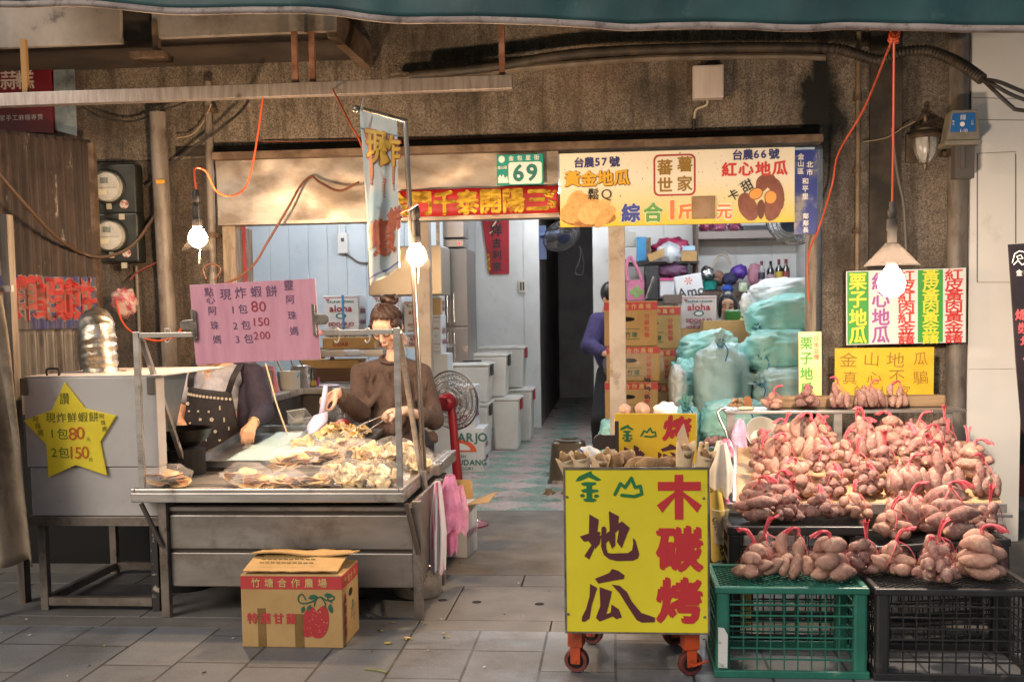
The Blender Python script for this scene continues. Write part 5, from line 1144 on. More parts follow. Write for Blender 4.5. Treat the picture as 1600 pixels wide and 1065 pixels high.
# plastic bags hanging at the stall's end
pinkbag = film("pink_bag", 'e79ac0', .8, .25, 14); pinkw = M("pink_white_stripe", 'e6dfe0', .4, c2='d25f8e', scale=11, stretch=(7, 3, .2), lo=.5, hi=.56)
def hang_bag(name, lab, px0, px1, py0, py1, Y, m, seed, dep=.05):
    p0, p1 = P((px0 + px1) / 2, py0, Y), P((px0 + px1) / 2, py1, Y); w2 = (px1 - px0) / 2 * Y / F
    k = thing(name, lab, "bag", p0)
    def fn(u, v):
        a = u * 6.2832; q = w2 * (.35 + .65 * min(1, v * 1.8)) * (1 - .12 * v * v); c_ = p0.lerp(p1, v)
        n_ = 1 + .22 * noise.noise((math.cos(a) * 2.5 + seed, math.sin(a) * 2.5, v * 1.5)) + .1 * math.sin(a * 7 + seed)
        return V((c_.x + q * math.cos(a) * n_, c_.y + dep * math.sin(a) * n_, c_.z + .015 * math.sin(a * 5 + seed) * (v > .9)))
    mb = MB(); mb.sheet(fn, 40, 16); mb.obj("bag", m, k, smooth=180); return k
hang_bag("shopping_bag", "bunch of pink plastic carrier bags hanging at the stall's end", 684, 722, 742, 828, 5.55, pinkbag, 1)
hang_bag("shopping_bag", "translucent pink carrier bag hanging lower beside the striped bag", 690, 716, 790, 862, 5.6, film("pink_bag_deep", 'e58ab6', .85, .25, 14), 5)
hang_bag("shopping_bag", "pink carrier bag tail sticking out beyond the bunch", 705, 733, 760, 832, 5.75, film("pink_bag_pale", 'eca9c8', .7, .25, 14), 8)
hang_bag("striped_bag", "white and pink striped plastic bag roll hanging lowest on the stall", 671, 697, 752, 893, 5.45, pinkw, 9, .03)
# ================================================================== ROAST CART
YQ = 4.26
a, b = P(883, 860, YQ), P(1107, 860, YQ); zb, zt = P(990, 988, YQ).z, P(990, 732, YQ).z; W_ = b.x - a.x; H_ = zt - zb
cx = (a.x + b.x) / 2
t = thing("roast_cart", "small wheeled roasting cart fronted by a big yellow sign board", "cart", (cx, YQ + .25, 0))
yel_s = M("sign_yellow", 'd9ca2b', .45, c2='d2c126', scale=3, dirt='b39f35', dscale=7, dlo=.63, dhi=.8)
MB().box(a.x, YQ, zb, b.x, YQ + .012, zt).obj("sign_panel", yel_s, t, bevel=.002)
mb = MB()
for q_ in ((a.x - .004, zb - .004, b.x + .004, zb + .003), (a.x - .004, zt - .003, b.x + .004, zt + .005)): mb.box(q_[0], YQ - .003, q_[1], q_[2], YQ + .016, q_[3])
mb.box(a.x - .0045, YQ - .002, zb + .0035, a.x + .0035, YQ + .0155, zt - .0035); mb.box(b.x - .0035, YQ - .002, zb + .0035, b.x + .0045, YQ + .0155, zt - .0035); mb.obj("edge_frame", galv, t)
MB().box(a.x + .015, YQ + .02, zb + .01, b.x - .015, YQ + .56, zt - .07).obj("drum_box", M("cart_steel", '6f6962', .5, .6, c2='4f4943', scale=5), t, bevel=.006)
mb = MB(); mb.box(a.x + .01, YQ + .018, zt - .065, b.x - .01, YQ + .57, zt - .05); mb.obj("cart_top", M("cart_top_steel", '857b6f', .5, .6, c2='5d5247', scale=9), t)
S = W_ / 878.0
def sp(x, y): return (a.x + (x - 12) * S, zt - (y - 8) * S * 1.003)
def poly(mb, pts, y0=-.0022): mb.prism([sp(*p) for p in pts], YQ + y0, YQ - .0002)
cg = ink('sign_green', '1f6b3a'); cb = ink('sign_maroon', '52222a'); cr_ = ink('sign_red', 'b52a30')
def jin(mb, f):
    f(mb, [(80, 84), (100, 55), (130, 40), (178, 20), (184, 38), (240, 74), (215, 82), (160, 58), (112, 80)])
    f(mb, [(112, 97), (140, 88), (205, 90), (208, 102), (180, 112), (130, 112)]); f(mb, [(112, 138), (140, 130), (220, 136), (222, 148), (180, 155), (125, 152)])
    f(mb, [(148, 108), (182, 108), (182, 192), (148, 192)]); f(mb, [(108, 168), (125, 160), (140, 172), (130, 182), (112, 182)]); f(mb, [(192, 180), (200, 164), (218, 166), (226, 178), (208, 186)]); f(mb, [(124, 196), (150, 188), (200, 190), (210, 200), (190, 212), (140, 210)])
jpts = lambda off=0: None
def j1(mb): jin(mb, lambda m_, p: poly(m_, p))
lay_cart = lambda fn, m_, n_="lettering": (lambda mb: (fn(mb), mb.obj(n_, m_, t)))(MB())
lay_cart(j1, cg)
def shan(mb, y0=-.0022):
    def st(pts, r): 
        q = [sp(*p) for p in pts]; k = MB(); smear(q, [r * S] * len(q), k, 0); k.v = [V((v.x, v.y * .5 + YQ + y0, v.z)) for v in k.v]; mb.add(k.v, k.f)
    st([(322, 165), (356, 98), (384, 122), (424, 64), (446, 122), (478, 114), (486, 162), (440, 178), (364, 170)], 10)
lay_cart(shan, cg)
def di(mb):
    poly(mb, [(164, 288), (222, 322), (212, 395), (232, 400), (190, 505), (160, 570), (130, 548), (175, 480), (158, 455), (128, 458), (104, 426), (160, 408)])
    poly(mb, [(205, 432), (236, 418), (226, 470), (196, 505)])
    poly(mb, [(238, 370), (258, 362), (268, 380), (264, 440), (266, 500), (275, 528), (300, 532), (400, 528), (425, 510), (432, 470), (430, 434), (446, 450), (468, 535), (460, 560), (430, 575), (330, 578), (282, 566), (250, 540), (234, 490)], -.0024)
    poly(mb, [(284, 268), (345, 300), (340, 345), (365, 332), (412, 372), (398, 400), (360, 498), (332, 460), (345, 380), (322, 402), (322, 480), (302, 502), (280, 450), (262, 468), (252, 420), (288, 392)], -.0026)
def gua(mb):
    poly(mb, [(194, 690), (280, 655), (302, 628), (340, 640), (378, 668), (372, 690), (300, 702), (215, 720)])
    poly(mb, [(164, 722), (208, 748), (195, 785), (172, 860), (158, 940), (130, 960), (110, 958), (112, 930), (138, 880), (160, 800)])
    poly(mb, [(222, 742), (298, 768), (284, 830), (262, 912), (290, 902), (295, 850), (340, 880), (358, 930), (325, 942), (302, 925), (220, 958), (198, 935), (226, 860)], -.0024)
    poly(mb, [(298, 726), (345, 732), (390, 770), (420, 830), (478, 902), (562, 930), (560, 958), (480, 962), (448, 945), (400, 870), (345, 780)], -.0026)
lay_cart(di, cb); lay_cart(gua, cb)
def mu(mb):
    poly(mb, [(686, 44), (738, 44), (738, 88), (844, 88), (844, 142), (738, 142), (738, 320), (686, 320), (686, 142), (584, 142), (584, 88), (686, 88)])
    poly(mb, [(686, 150), (700, 165), (610, 278), (577, 232)], -.0025); poly(mb, [(738, 150), (848, 230), (822, 278), (728, 170)], -.0025)
lay_cart(mu, cr_)
def bold_ch(k, x, y, s_, b_, wx=1.0):
    def f(mb): z = MB(); z.ch(k, *sp(x, y), s_ * S, 0, b_ * S, wx); mb.add([V((v.x, v.y * .3 + YQ - .0015, v.z)) for v in z.v], z.f)
    lay_cart(f, cr_)
bold_ch("碳", 715, 502, 285, 15, .98); bold_ch("烤", 712, 822, 285, 15, .98)
mb = MB()
for q_ in ((28, 182), (863, 190), (27, 915), (866, 925)): p = sp(*q_); mb.lathe([(0, -.004), (.004, -.0035), (.006, -.0005)], (p[0], YQ, p[1]), 10, 'Y')
mb.obj("screw", galv, t)
rubber_r = M("maroon_tyre", '6b2f2a', .55, c2='4a221f', scale=20); rim_k = M("wheel_dark", '26221f', .5); forkm = M("orange_fork", 'bf4a1e', .5, c2='8f3a1c', scale=9, dirt='3d2317', dscale=12, dlo=.56, dhi=.7)
for i, (px, py, Y) in enumerate(((901, 1017, YQ + .08), (1078, 1021, YQ + .06), (925, 1000, YQ + .46), (1053, 1000, YQ + .46))):
    c = P(px, py, Y); r = .050; c.z = r + .001
    wl = MB(); wl.M = Matrix.Translation(c)
    k = thing("castor", "", "castor") if False else None
    mb = MB(); mb.M = Matrix.Translation(c) @ Matrix.Rotation(R(18 if i % 2 else -12), 4, 'Z'); mb.lathe([(r * .66, -.018), (r * .92, -.018), (r, -.010), (r, .010), (r * .92, .018), (r * .66, .018), (r * .66, -.018)], n=28, ax='Y')
    wo = mb.obj("wheel", rubber_r, t, smooth=True)
    mb2 = MB(); mb2.M = mb.M; mb2.lathe([(0, -.012), (.012, -.014), (r * .62, -.008), (r * .66, -.012)], n=24, ax='Y'); mb2.obj("rim", rim_k, wo, smooth=True)
    mb3 = MB(); mb3.M = mb.M
    for y_ in (-.026, .022): mb3.prism([(-.020, -.012), (.020, -.012), (.022, .062), (-.022, .062)], y_, y_ + .004)
    mb3.box(-.03, -.03, .060, .03, .03, zb - c.z + .012)
    if i % 2: mb3.bar((0, -.03, -.004), (.062, -.034, .012), .018, .006)
    mb3.cyl((0, -.03, 0), (0, .03, 0), .006, n=10); mb3.obj("fork", forkm, t, bevel=.002)
# small rear sign
c, w_, h_ = pane(960, 646, 1088, 752, YQ + .52)
rs_ = board("cart_back_sign", "smaller golden-yellow sign standing on the cart behind the roasted potatoes", "sign", c, w_, h_, .01, M("sign_amber", 'e0b52a', .45, c2='d8a922', scale=4), rot=R(.6), bevel=.003)
S2 = w_ / 888.0
def s2(x, y): return ((x - 212) * S2 - w_ / 2, h_ / 2 - (y - 42) * S2)
def p2(mb, pts, sx_, ox, oy, y0=-.002): mb.prism([(lambda q: (q[0], q[1]))(s2(ox + (p[0]) * sx_, oy + p[1] * sx_)) for p in pts], y0, -.0002)
lay(rs_, lambda mb: jin(mb, lambda m_, p: p2(m_, p, .98, 188, 142)), cg)
def shan2(mb): smear([s2(500 + (x - 322) * .98, 285 + (y - 165) * .85) for x, y in ((322, 165), (356, 98), (384, 122), (424, 64), (446, 122), (478, 114), (486, 162), (440, 178), (364, 170))], [9 * S2] * 9, mb)
lay(rs_, shan2, cg)
lay(rs_, lambda mb: mb.ch("烤", *s2(890, 208), 285 * S2, -.0015, 16 * S2, 1.05, R(-5)), cr_)
lay(rs_, lambda mb: [p2(mb, [(164, 288), (222, 322), (212, 395), (232, 400), (190, 505), (128, 458), (104, 426), (160, 408)], .95, 160, 130), p2(mb, [(284, 268), (345, 300), (340, 345), (365, 332), (412, 372), (398, 400), (360, 498), (302, 502), (252, 420), (288, 392)], .95, 150, 130)], cb)
def gua2(mb):
    for pts in ([(194, 690), (280, 655), (302, 628), (340, 640), (378, 668), (372, 690), (300, 702), (215, 720)], [(222, 742), (298, 768), (284, 830), (226, 860)], [(298, 726), (345, 732), (390, 770), (420, 830), (478, 902), (400, 870), (345, 780)], [(164, 722), (208, 748), (195, 785), (160, 800)]): p2(mb, pts, .92, 535, -205)
lay(rs_, gua2, cb)
# what lies on the cart
spud_tan = M("roast_skin", '9c7a52', .8, c2='6d5033', scale=12, dirt='c4a377', dscale=22, dlo=.6, dhi=.75, bump=.5, bscale=40)
def spud(r, ln, seed, bend=.25, n=14, k=12, ends=True):
    """sweet potato lying along x: tapered, bent, lumpy; slot 1 is the pale cut end"""
    mb = MB(); pts, rad = [], []
    for i in range(k + 1):
        u = i / k; s_ = math.sin(math.pi * (u * .94 + .03)) ** .62
        q = r * s_ * (1 + .16 * noise.noise((u * 2.6 + seed, seed * 1.7, 0)))
        if ends: q = max(q, r * .16)
        pts.append(V(((u - .5) * ln, bend * ln * (math.sin(u * math.pi) - .6) * .6 + .1 * r * noise.noise((u * 4, seed, 5)), .3 * r * noise.noise((u * 3, seed, 9))))); rad.append(q)
    mb.tube(pts, rad, n, cap=False)
    for i, v in enumerate(mb.v):
        ax = pts[i // n]; d = v - ax; mb.v[i] = ax + d * (1 + .10 * noise.noise((v.x * 38 + seed, v.y * 38, v.z * 38)))
    mb.m = 1; b0 = len(mb.v); 
    mb.f += [tuple(range(n - 1, -1, -1)), tuple(k * n + j for j in range(n))]; mb.mi += [1, 1]
    me = mb.mesh("sweet_potato"); me.polygons.foreach_set('material_index', mb.mi); me.shade_smooth(); return me
skin = M("purple_skin", '926a62', .76, c2='7a554e', scale=16, lo=.3, hi=.7, dirt='b5a593', dscale=26, dlo=.47, dhi=.72, vary=.22, bump=.35, bscale=55)
skin_p = M("pale_skin", 'b08d7c', .76, c2='987464', scale=16, lo=.3, hi=.7, dirt='c9b095', dscale=24, dlo=.55, dhi=.72, vary=.18, bump=.35, bscale=55)
skin_d = M("dusky_skin", '86645e', .78, c2='6d4f4b', scale=16, lo=.3, hi=.7, dirt='a59488', dscale=26, dlo=.48, dhi=.72, vary=.2, bump=.35, bscale=55)
cut = M("cut_end", 'd0b48a', .8, c2='a98a62', scale=60)
def meshes(n, r, ln, sk, base):
    out = []
    for i in range(n):
        me = spud(r * (.85 + .3 * ((i * 37) % 10) / 10), ln * (.8 + .4 * ((i * 53) % 10) / 10), base + i * 3.3, bend=.18 + .2 * ((i * 7) % 5 - 2) / 2); me.materials.append(sk); me.materials.append(cut); out.append(me)
    return out
LONG = meshes(6, .0285, .145, skin, 1); FAT = meshes(6, .037, .085, skin_d, 30); PALE = meshes(6, .035, .12, skin_p, 60); MID = meshes(6, .0315, .095, skin, 90); ROAST = meshes(5, .042, .15, spud_tan, 120)
def place(me, name, loc, rot, parent=None, s=1.0):
    o = bpy.data.objects.new(name, me); col.objects.link(o); o.location = loc; o.rotation_euler = rot; o.scale = (s, s, s)
    if parent is not None: o.parent = parent
    return o
zc = zt - .05
for i, (px, rz, ry, dy, lab) in enumerate(((962, .2, -1.1, .1, "upright knobbly roasted sweet potato beside the paper bags"), (975, .5, -.9, .18, "roasted sweet potato with a pale tip leaning at the back sign"), (1000, .1, -.2, .1, "thick roasted sweet potato lying in the cart's middle"), (1022, .05, .05, .08, "wrinkled roasted sweet potato lying next to the thick one"), (1046, .1, .0, .1, "roasted sweet potato beside the tall paper bag"))):
    g = P(px, 722, YQ + dy); o = place(ROAST[i], "roasted_potato", (g.x, g.y, zc + .052), (0, ry, rz), None, .86); tag(o, lab, "sweet potato", "roasted sweet potatoes on the cart")
paper = M("kraft_paper_bag", 'cdb594', .8, c2='bda17c', scale=8, bump=.15, bscale=20)
def paper_bag(px, dy, hgt, rz, lab, fill=True, tilt=0):
    g = P(px, 725, YQ + dy); k = thing("paper_bag", lab, "paper bag", (g.x, g.y, zc + .006), "paper bags on the roasting cart", local=True); k.rotation_euler = (0, tilt, rz)
    def fn(u, v): a_ = u * 6.2832; return V((.034 * math.cos(a_) * (.8 + .3 * v), .022 * math.sin(a_) * (.7 + .5 * v), hgt * v * (1 + (.16 * math.sin(a_ * 2 + 1) + .12 * math.sin(a_)) * (v > .95))))
    mb = MB(); mb.sheet(fn, 24, 8); mb.obj("paper", paper, k, smooth=60, solid=.001)
    if fill: place(ROAST[int(px) % 5], "potato_tip", (0, 0, hgt * .72), (0, 1.4, 0), k, .62)
    return k
paper_bag(893, .06, .085, .2, "open paper bag at the cart's stool-side corner", True, -.3); paper_bag(912, .05, .09, -.1, "paper bag with a dark potato tip beside the white glove", True, -.15); paper_bag(936, .06, .08, .1, "wide open paper bag with a potato in the front row", True, .1)
paper_bag(1066, .06, .125, .1, "tall paper bag with a flat back at the crate-side end", True, .12); paper_bag(1092, .07, .10, -.2, "paper bag leaning out over the cart's crate-side corner", True, .3); paper_bag(948, .12, .085, .4, "paper bag tucked behind the front row of bags", True, .1)
mb = MB(); g = P(1069, 712, YQ + .11); mb.prism([(g.x - .035, zc + .06), (g.x - .025, zc + .17), (g.x + .0, zc + .215), (g.x + .02, zc + .14), (g.x + .012, zc + .05)], g.y + .02, g.y + .024); tag(mb.obj("paper_sheet", paper), "pointed sheet of kraft paper standing behind the tall paper bag", "paper")
for i, (px, lab) in enumerate(((1091, "thin flat wooden stick standing at the cart's end"), (1100, "second thin wooden stick nearest the white plastic bags"))):
    p = P(px, 700, YQ + .2); mb = MB(); mb.bar((p.x, p.y, zc), (p.x + .012, p.y, zc + .13), .014, .03); tag(mb.obj("wooden_stick", M("pale_wood", 'c9a983'), None, bevel=.004), lab, "stick", "sticks on the cart")
g = P(922, 705, YQ + .18); mb = MB(); mb.ell((g.x, g.y, zc + .08), (.05, .03, .035), 18, 12, Matrix.Rotation(.35, 3, 'Y'), lambda d: 1 + .25 * noise.noise(d * 2.4)); k = tag(mb.obj("work_glove", M("white_glove", 'd9d8d6', .9, c2='bfbdbb', scale=60), None, smooth=180), "white knitted work glove crumpled behind the paper bags", "glove")
mb = MB(); mb.tube([(g.x - .045, g.y, zc + .105), (g.x - .035, g.y - .028, zc + .10), (g.x - .04, g.y + .028, zc + .10)], .006, 6); mb.obj("cuff_band", ink('cuff_blue', '2d4f8f'), k)
t = thing("flue_bracket", "dark curled metal flue bracket standing behind the roasted potatoes", "bracket", P(962, 715, YQ + .4))
mb = MB(); p = P(965, 690, YQ + .38); mb.box(p.x - .012, p.y, zc, p.x + .006, p.y + .03, zc + .20); mb.prism([(p.x - .075 + .03 * math.cos(j * .5236), zc + .11 + .035 * math.sin(j * .5236)) for j in range(12)], p.y, p.y + .02); mb.box(p.x - .075, p.y + .001, zc + .08, p.x - .0121, p.y + .019, zc + .14); mb.obj("bracket", M("bracket_dark", '3d3531', .5, .5), t, bevel=.002)
# raw potatoes and a tissue on the sign's far side
for i, (px, lab) in enumerate(((977, "pale-ended sweet potato lying behind the cart's back sign beside the post"), (1005, "orange-ended cut sweet potato lying behind the cart's back sign"))):
    p = P(px, 640, 5.6); o = place(PALE[i], "sweet_potato", (p.x, p.y, p.z), (0, 0, R(80)), None, 1.1); tag(o, lab, "sweet potato", "cut sweet potatoes behind the cart sign")
p = P(990, 655, 5.6); tag(MB().box(p.x - .1, p.y - .1, 0, p.x + .18, p.y + .15, p.z - .012).obj("side_table", M("pale_wood", 'c9a983')), "plain low wooden stand behind the cart's back sign", "stand")
p = P(1040, 640, 5.6); mb = MB(); mb.ell(p, (.06, .03, .04), 16, 10, None, lambda d: 1 + .35 * noise.noise(d * 2)); tag(mb.obj("tissue", M("tissue_white", 'dcdbd8', .8), None, smooth=180), "crumpled white tissue behind the cart's back sign", "tissue")
mb = MB(); p = P(1040, 660, 5.6); mb.box(p.x - .08, p.y - .05, 0, p.x + .08, p.y + .05, p.z + .02); tag(mb.obj("stand_block", M("kraft_card", 'b5925f')), "kraft box holding the crumpled tissue behind the cart", "box")

# ================================================================== CRATES AND DISPLAY
def crate_mesh(w_, d_, h_, m, name, nx=9, nz=7, rot=0):
    """upturned harvest crate: rounded corner posts, open square grid on the sides and a lattice on the top"""
    k = thing(name, "crate", "crate", (0, 0, 0), None, local=True)
    cp = .055
    for sx_ in (-1, 1):
        for y0_, y1_ in ((0, .045), (d_ - .045, d_)):
            xA, xB = (sx_ * w_ / 2, sx_ * (w_ / 2 - cp)); MB().box(min(xA, xB), y0_, .0, max(xA, xB), y1_, h_ - .02).obj("corner_post", m, k, bevel=.012)
    mb = MB(); e = .004
    mb.box(-w_ / 2 - .006, -.006, h_ - .028, w_ / 2 + .006, .022, h_); mb.box(-w_ / 2 - .006, d_ - .022, h_ - .028, w_ / 2 + .006, d_ + .006, h_); mb.box(-w_ / 2 - .006, .0222, h_ - .028, -w_ / 2 + .02, d_ - .0222, h_); mb.box(w_ / 2 - .02, .0222, h_ - .028, w_ / 2 + .006, d_ - .0222, h_)
    mb.obj("top_frame", m, k, bevel=.006)
    mb = MB(); mb.box(-w_ / 2 - .008, -.008, 0, w_ / 2 + .008, .010, .03); mb.box(-w_ / 2 - .008, d_ - .010, 0, w_ / 2 + .008, d_ + .008, .03); mb.box(-w_ / 2 - .008, .0102, 0, -w_ / 2 + .01, d_ - .0102, .03); mb.box(w_ / 2 - .01, .0102, 0, w_ / 2 + .008, d_ - .0102, .03); mb.obj("bottom_rim", m, k, bevel=.004)
    mb = MB(); x0, x1 = -w_ / 2 + cp, w_ / 2 - cp
    for yy in (.006, d_ - .012):
        for i in range(1, nx): x = x0 + (x1 - x0) * i / nx; mb.box(x - .0025, yy + .001, .03, x + .0025, yy + .006, h_ - .028)
        for j in range(1, nz): z = .03 + (h_ - .058) * j / nz; mb.box(x0, yy - .003, z - .003, x1, yy + .0035, z + .003)
    ny = max(4, int(nx * .65))
    for xx in (-w_ / 2 + .004, w_ / 2 - .009):
        for i in range(1, ny): y = .045 + (d_ - .09) * i / ny; mb.box(xx, y - .0025, .03, xx + .005, y + .0025, h_ - .028)
        for j in range(1, nz): z = .03 + (h_ - .058) * j / nz; mb.box(xx - .002, .045, z - .003, xx + .0035, d_ - .045, z + .003)
    mb.obj("side_grid", m, k)
    mb = MB(); n_ = 18
    for s_ in (-1, 1):
        for i in range(-n_, n_ * 2):
            xA = -w_ / 2 + i * .036; yA, yB = .02, d_ - .02; xB = xA + s_ * (yB - yA)
            p, q = V((xA, yA, 0)), V((xB, yB, 0)); lo_, hi_ = -w_ / 2 + .02, w_ / 2 - .02
            for A, B in ((p, q),):
                dx = B.x - A.x; t0 = 0.0; t1 = 1.0
                ta, tb = (lo_ - A.x) / dx, (hi_ - A.x) / dx; t0 = max(t0, min(ta, tb)); t1 = min(t1, max(ta, tb))
                if t1 - t0 > .02: mb.bar(A.lerp(B, t0) + V((0, 0, h_ - .010 - .003 * (s_ > 0))), A.lerp(B, t1) + V((0, 0, h_ - .010 - .003 * (s_ > 0))), .005, .004)
    mb.obj("top_lattice", m, k); return k
cgrn = M("crate_green", '1f5f50', .45, c2='2a6f5e', scale=5, dirt='8f9a8c', dscale=9, dlo=.62, dhi=.85); cblk = M("crate_black", '201f20', .45, c2='2c2b2b', scale=6, dirt='6d675f', dscale=9, dlo=.62, dhi=.85)
a, b = G(1119, 1057), G(1353, 1057); zc1 = P(1236, 917, a.y).z; yc = a.y
kg = crate_mesh(b.x - a.x, .40, zc1, cgrn, "harvest_crate"); kg.location = ((a.x + b.x) / 2, yc, 0); kg['label'] = "green plastic harvest crate with a torn white label, front row beside the cart"; kg['group'] = "plastic crates under the potatoes"
p = P(1129, 1012, yc - .004); mb = MB(); S = yc / F; mb.prism([(p.x - 7 * S, p.z - 30 * S), (p.x + 7 * S, p.z - 31 * S), (p.x + 8 * S, p.z + 22 * S), (p.x + 2 * S, p.z + 33 * S), (p.x - 7 * S, p.z + 34 * S)], yc - .012, yc - .008)
mb.M = None; o = mb.obj("paper_label", M("torn_label", 'c9c7c2', .8, c2='8f8f8c', scale=40, lo=.55, hi=.6), kg); o.location = -kg.location
kb = crate_mesh(.615, .40, zc1, cblk, "harvest_crate", 10, 7); p = G(1363, 1058); kb.location = (p.x + .3125, yc - .01, 0); kb['label'] = "black plastic harvest crate at the front beside the green one"; kb['group'] = "plastic crates under the potatoes"
Y2 = yc + .46; z2 = P(1240, 822, Y2).z
kc = copy_tree(kb); kc.scale = (.96, .9, z2 / zc1); kc.location = (P(1246, 830, Y2).x, Y2, 0); kc['label'] = "black crate of the second row behind the green crate"
kd = copy_tree(kb); z3 = P(1470, 850, Y2).z; kd.scale = (.92, .9, z3 / zc1 * 1.02); kd.location = (P(1474, 850, Y2).x + .02, Y2, 0); kd.rotation_euler = (0, R(-3), R(3)); kd['label'] = "black crate of the second row leaning beside the cream wall"
print("crate", zc1, yc, z2, z3)
# sloping board and its stand
BY0, BY1 = Y2 + .40, 6.22
BZ0 = P(1350, 786, BY0).z; BZ1 = P(1350, 690, BY1).z
def bz(y): return BZ0 + (BZ1 - BZ0) * (y - BY0) / (BY1 - BY0)
ply = M("plywood_board", 'c4a27c', .6, c2='b08b63', scale=4, stretch=(1, 6, 1), dirt='8a6b4c', dscale=5, dlo=.6, dhi=.8)
t = thing("display_stand", "sloping plywood display stand with a steel shelf behind it for the potato bags", "stand", (1.3, 5.5, 0))
qa, qb, qc, qd = P(1150, 780, BY0).x, P(1566, 785, BY0).x, P(1518, 690, BY1).x, P(1152, 700, BY1).x
mb = MB(); vs = [(qa, BY0, BZ0), (qb, BY0, BZ0), (qc, BY1, BZ1), (qd, BY1, BZ1)]; mb.add(vs + [(x, y, z - .018) for x, y, z in vs], [(0, 1, 2, 3), (7, 6, 5, 4), (0, 4, 5, 1), (1, 5, 6, 2), (2, 6, 7, 3), (3, 7, 4, 0)]); mb.obj("board", ply, t)
mb = MB(); mb.box(qa - .05, BY0 - .035, BZ0 - .045, qb + .01, BY0 - .002, BZ0 + .004); mb.obj("front_rail", ss, t, bevel=.003)
mb = MB(); mb.bar((qa - .008, BY0, BZ0 - .002), (qd - .008, BY1, BZ1 - .002), .014, .03); mb.obj("side_rail", ss, t)
for x_, y_ in ((qa + .02, BY0 + .03), (qb - .1, BY0 + .03), (qd + .02, BY1 - .03), (qc - .04, BY1 - .03)): MB().box(x_ - .015, y_ - .015, 0, x_ + .015, y_ + .015, bz(y_) - .02).obj("leg", legm, t)
YSH = 6.28; sh0, sh1 = P(1134, 643, YSH), P(1511, 641, YSH); zs = P(1320, 641, YSH).z
MB().box(sh0.x, YSH, zs - .016, sh1.x, YSH + .30, zs).obj("shelf", ss, t, bevel=.002)
for x_ in (sh0.x + .03, P(1310, 660, YSH).x, P(1483, 660, YSH).x): MB().box(x_ - .022, YSH + .01, .0, x_ + .022, YSH + .04, zs - .017).obj("shelf_post", ss, t)
mb = MB(); mb.tube(spl([P(1136, 636, YSH - .02), P(1124, 640, YSH - .03), P(1123, 650, YSH - .04), P(1133, 672, YSH - .06), P(1143, 700, YSH - .1)]), .008, 8); mb.obj("bent_rod", chrome, t, smooth=True)
# timber, clip and string on the shelf
mb = MB(); a, b = P(1420, 628, YSH + .12), P(1482, 628, YSH + .12); mb.box(P(1200, 620, YSH + .2).x, YSH + .16, zs + .001, b.x, YSH + .24, zs + .07); o = mb.obj("timber", M("weathered_timber", '9a7d5d', .8, c2='7a5f43', scale=5, stretch=(.4, 5, 5), bump=.4, dirt='4f3d2c', dscale=9, dstretch=(.3, 3, 3)), None, bevel=.012); tag(o, "weathered square timber lying along the back of the steel shelf", "timber")
t = thing("shelf_clip", "rusty bulldog clip standing at the shelf's stool-side end", "clip", P(1168, 630, YSH + .1)); mb = MB(); p = P(1168, 634, YSH + .1); S = YSH / F; mb.prism([(p.x - 11 * S, zs + .001), (p.x + 11 * S, zs + .001), (p.x + 7 * S, zs + 5 * S), (p.x + 7 * S, zs + 16 * S), (p.x + 3 * S, zs + 21 * S), (p.x - 3 * S, zs + 21 * S), (p.x - 7 * S, zs + 16 * S), (p.x - 7 * S, zs + 5 * S)], p.y, p.y + .012); mb.obj("clip", M("clip_rust", '8a5c3a', .5, .5), t)
mb = MB(); p = P(1150, 634, YSH + .08); mb.tube([p + V((.05 * math.cos(k_ * 2.3) * rnd.uniform(.3, 1), .04 * math.sin(k_ * 2.3), .02 + .022 * math.sin(k_ * 1.1))) for k_ in range(40)], .005, 5); tag(mb.obj("rubber_bands", M("band_tan", 'a58262', .7)), "tangled heap of tan rubber bands on the shelf's end", "rubber bands")
p = P(1165, 637, YSH + .05); mb = MB(); mb.ell((p.x, p.y, zs + .012), (.05, .025, .012), 14, 8); tag(mb.obj("tissue_roll", M("cream_cloth", 'd5c3a4', .8), None, smooth=180), "small cream folded cloth on the shelf's end", "cloth")
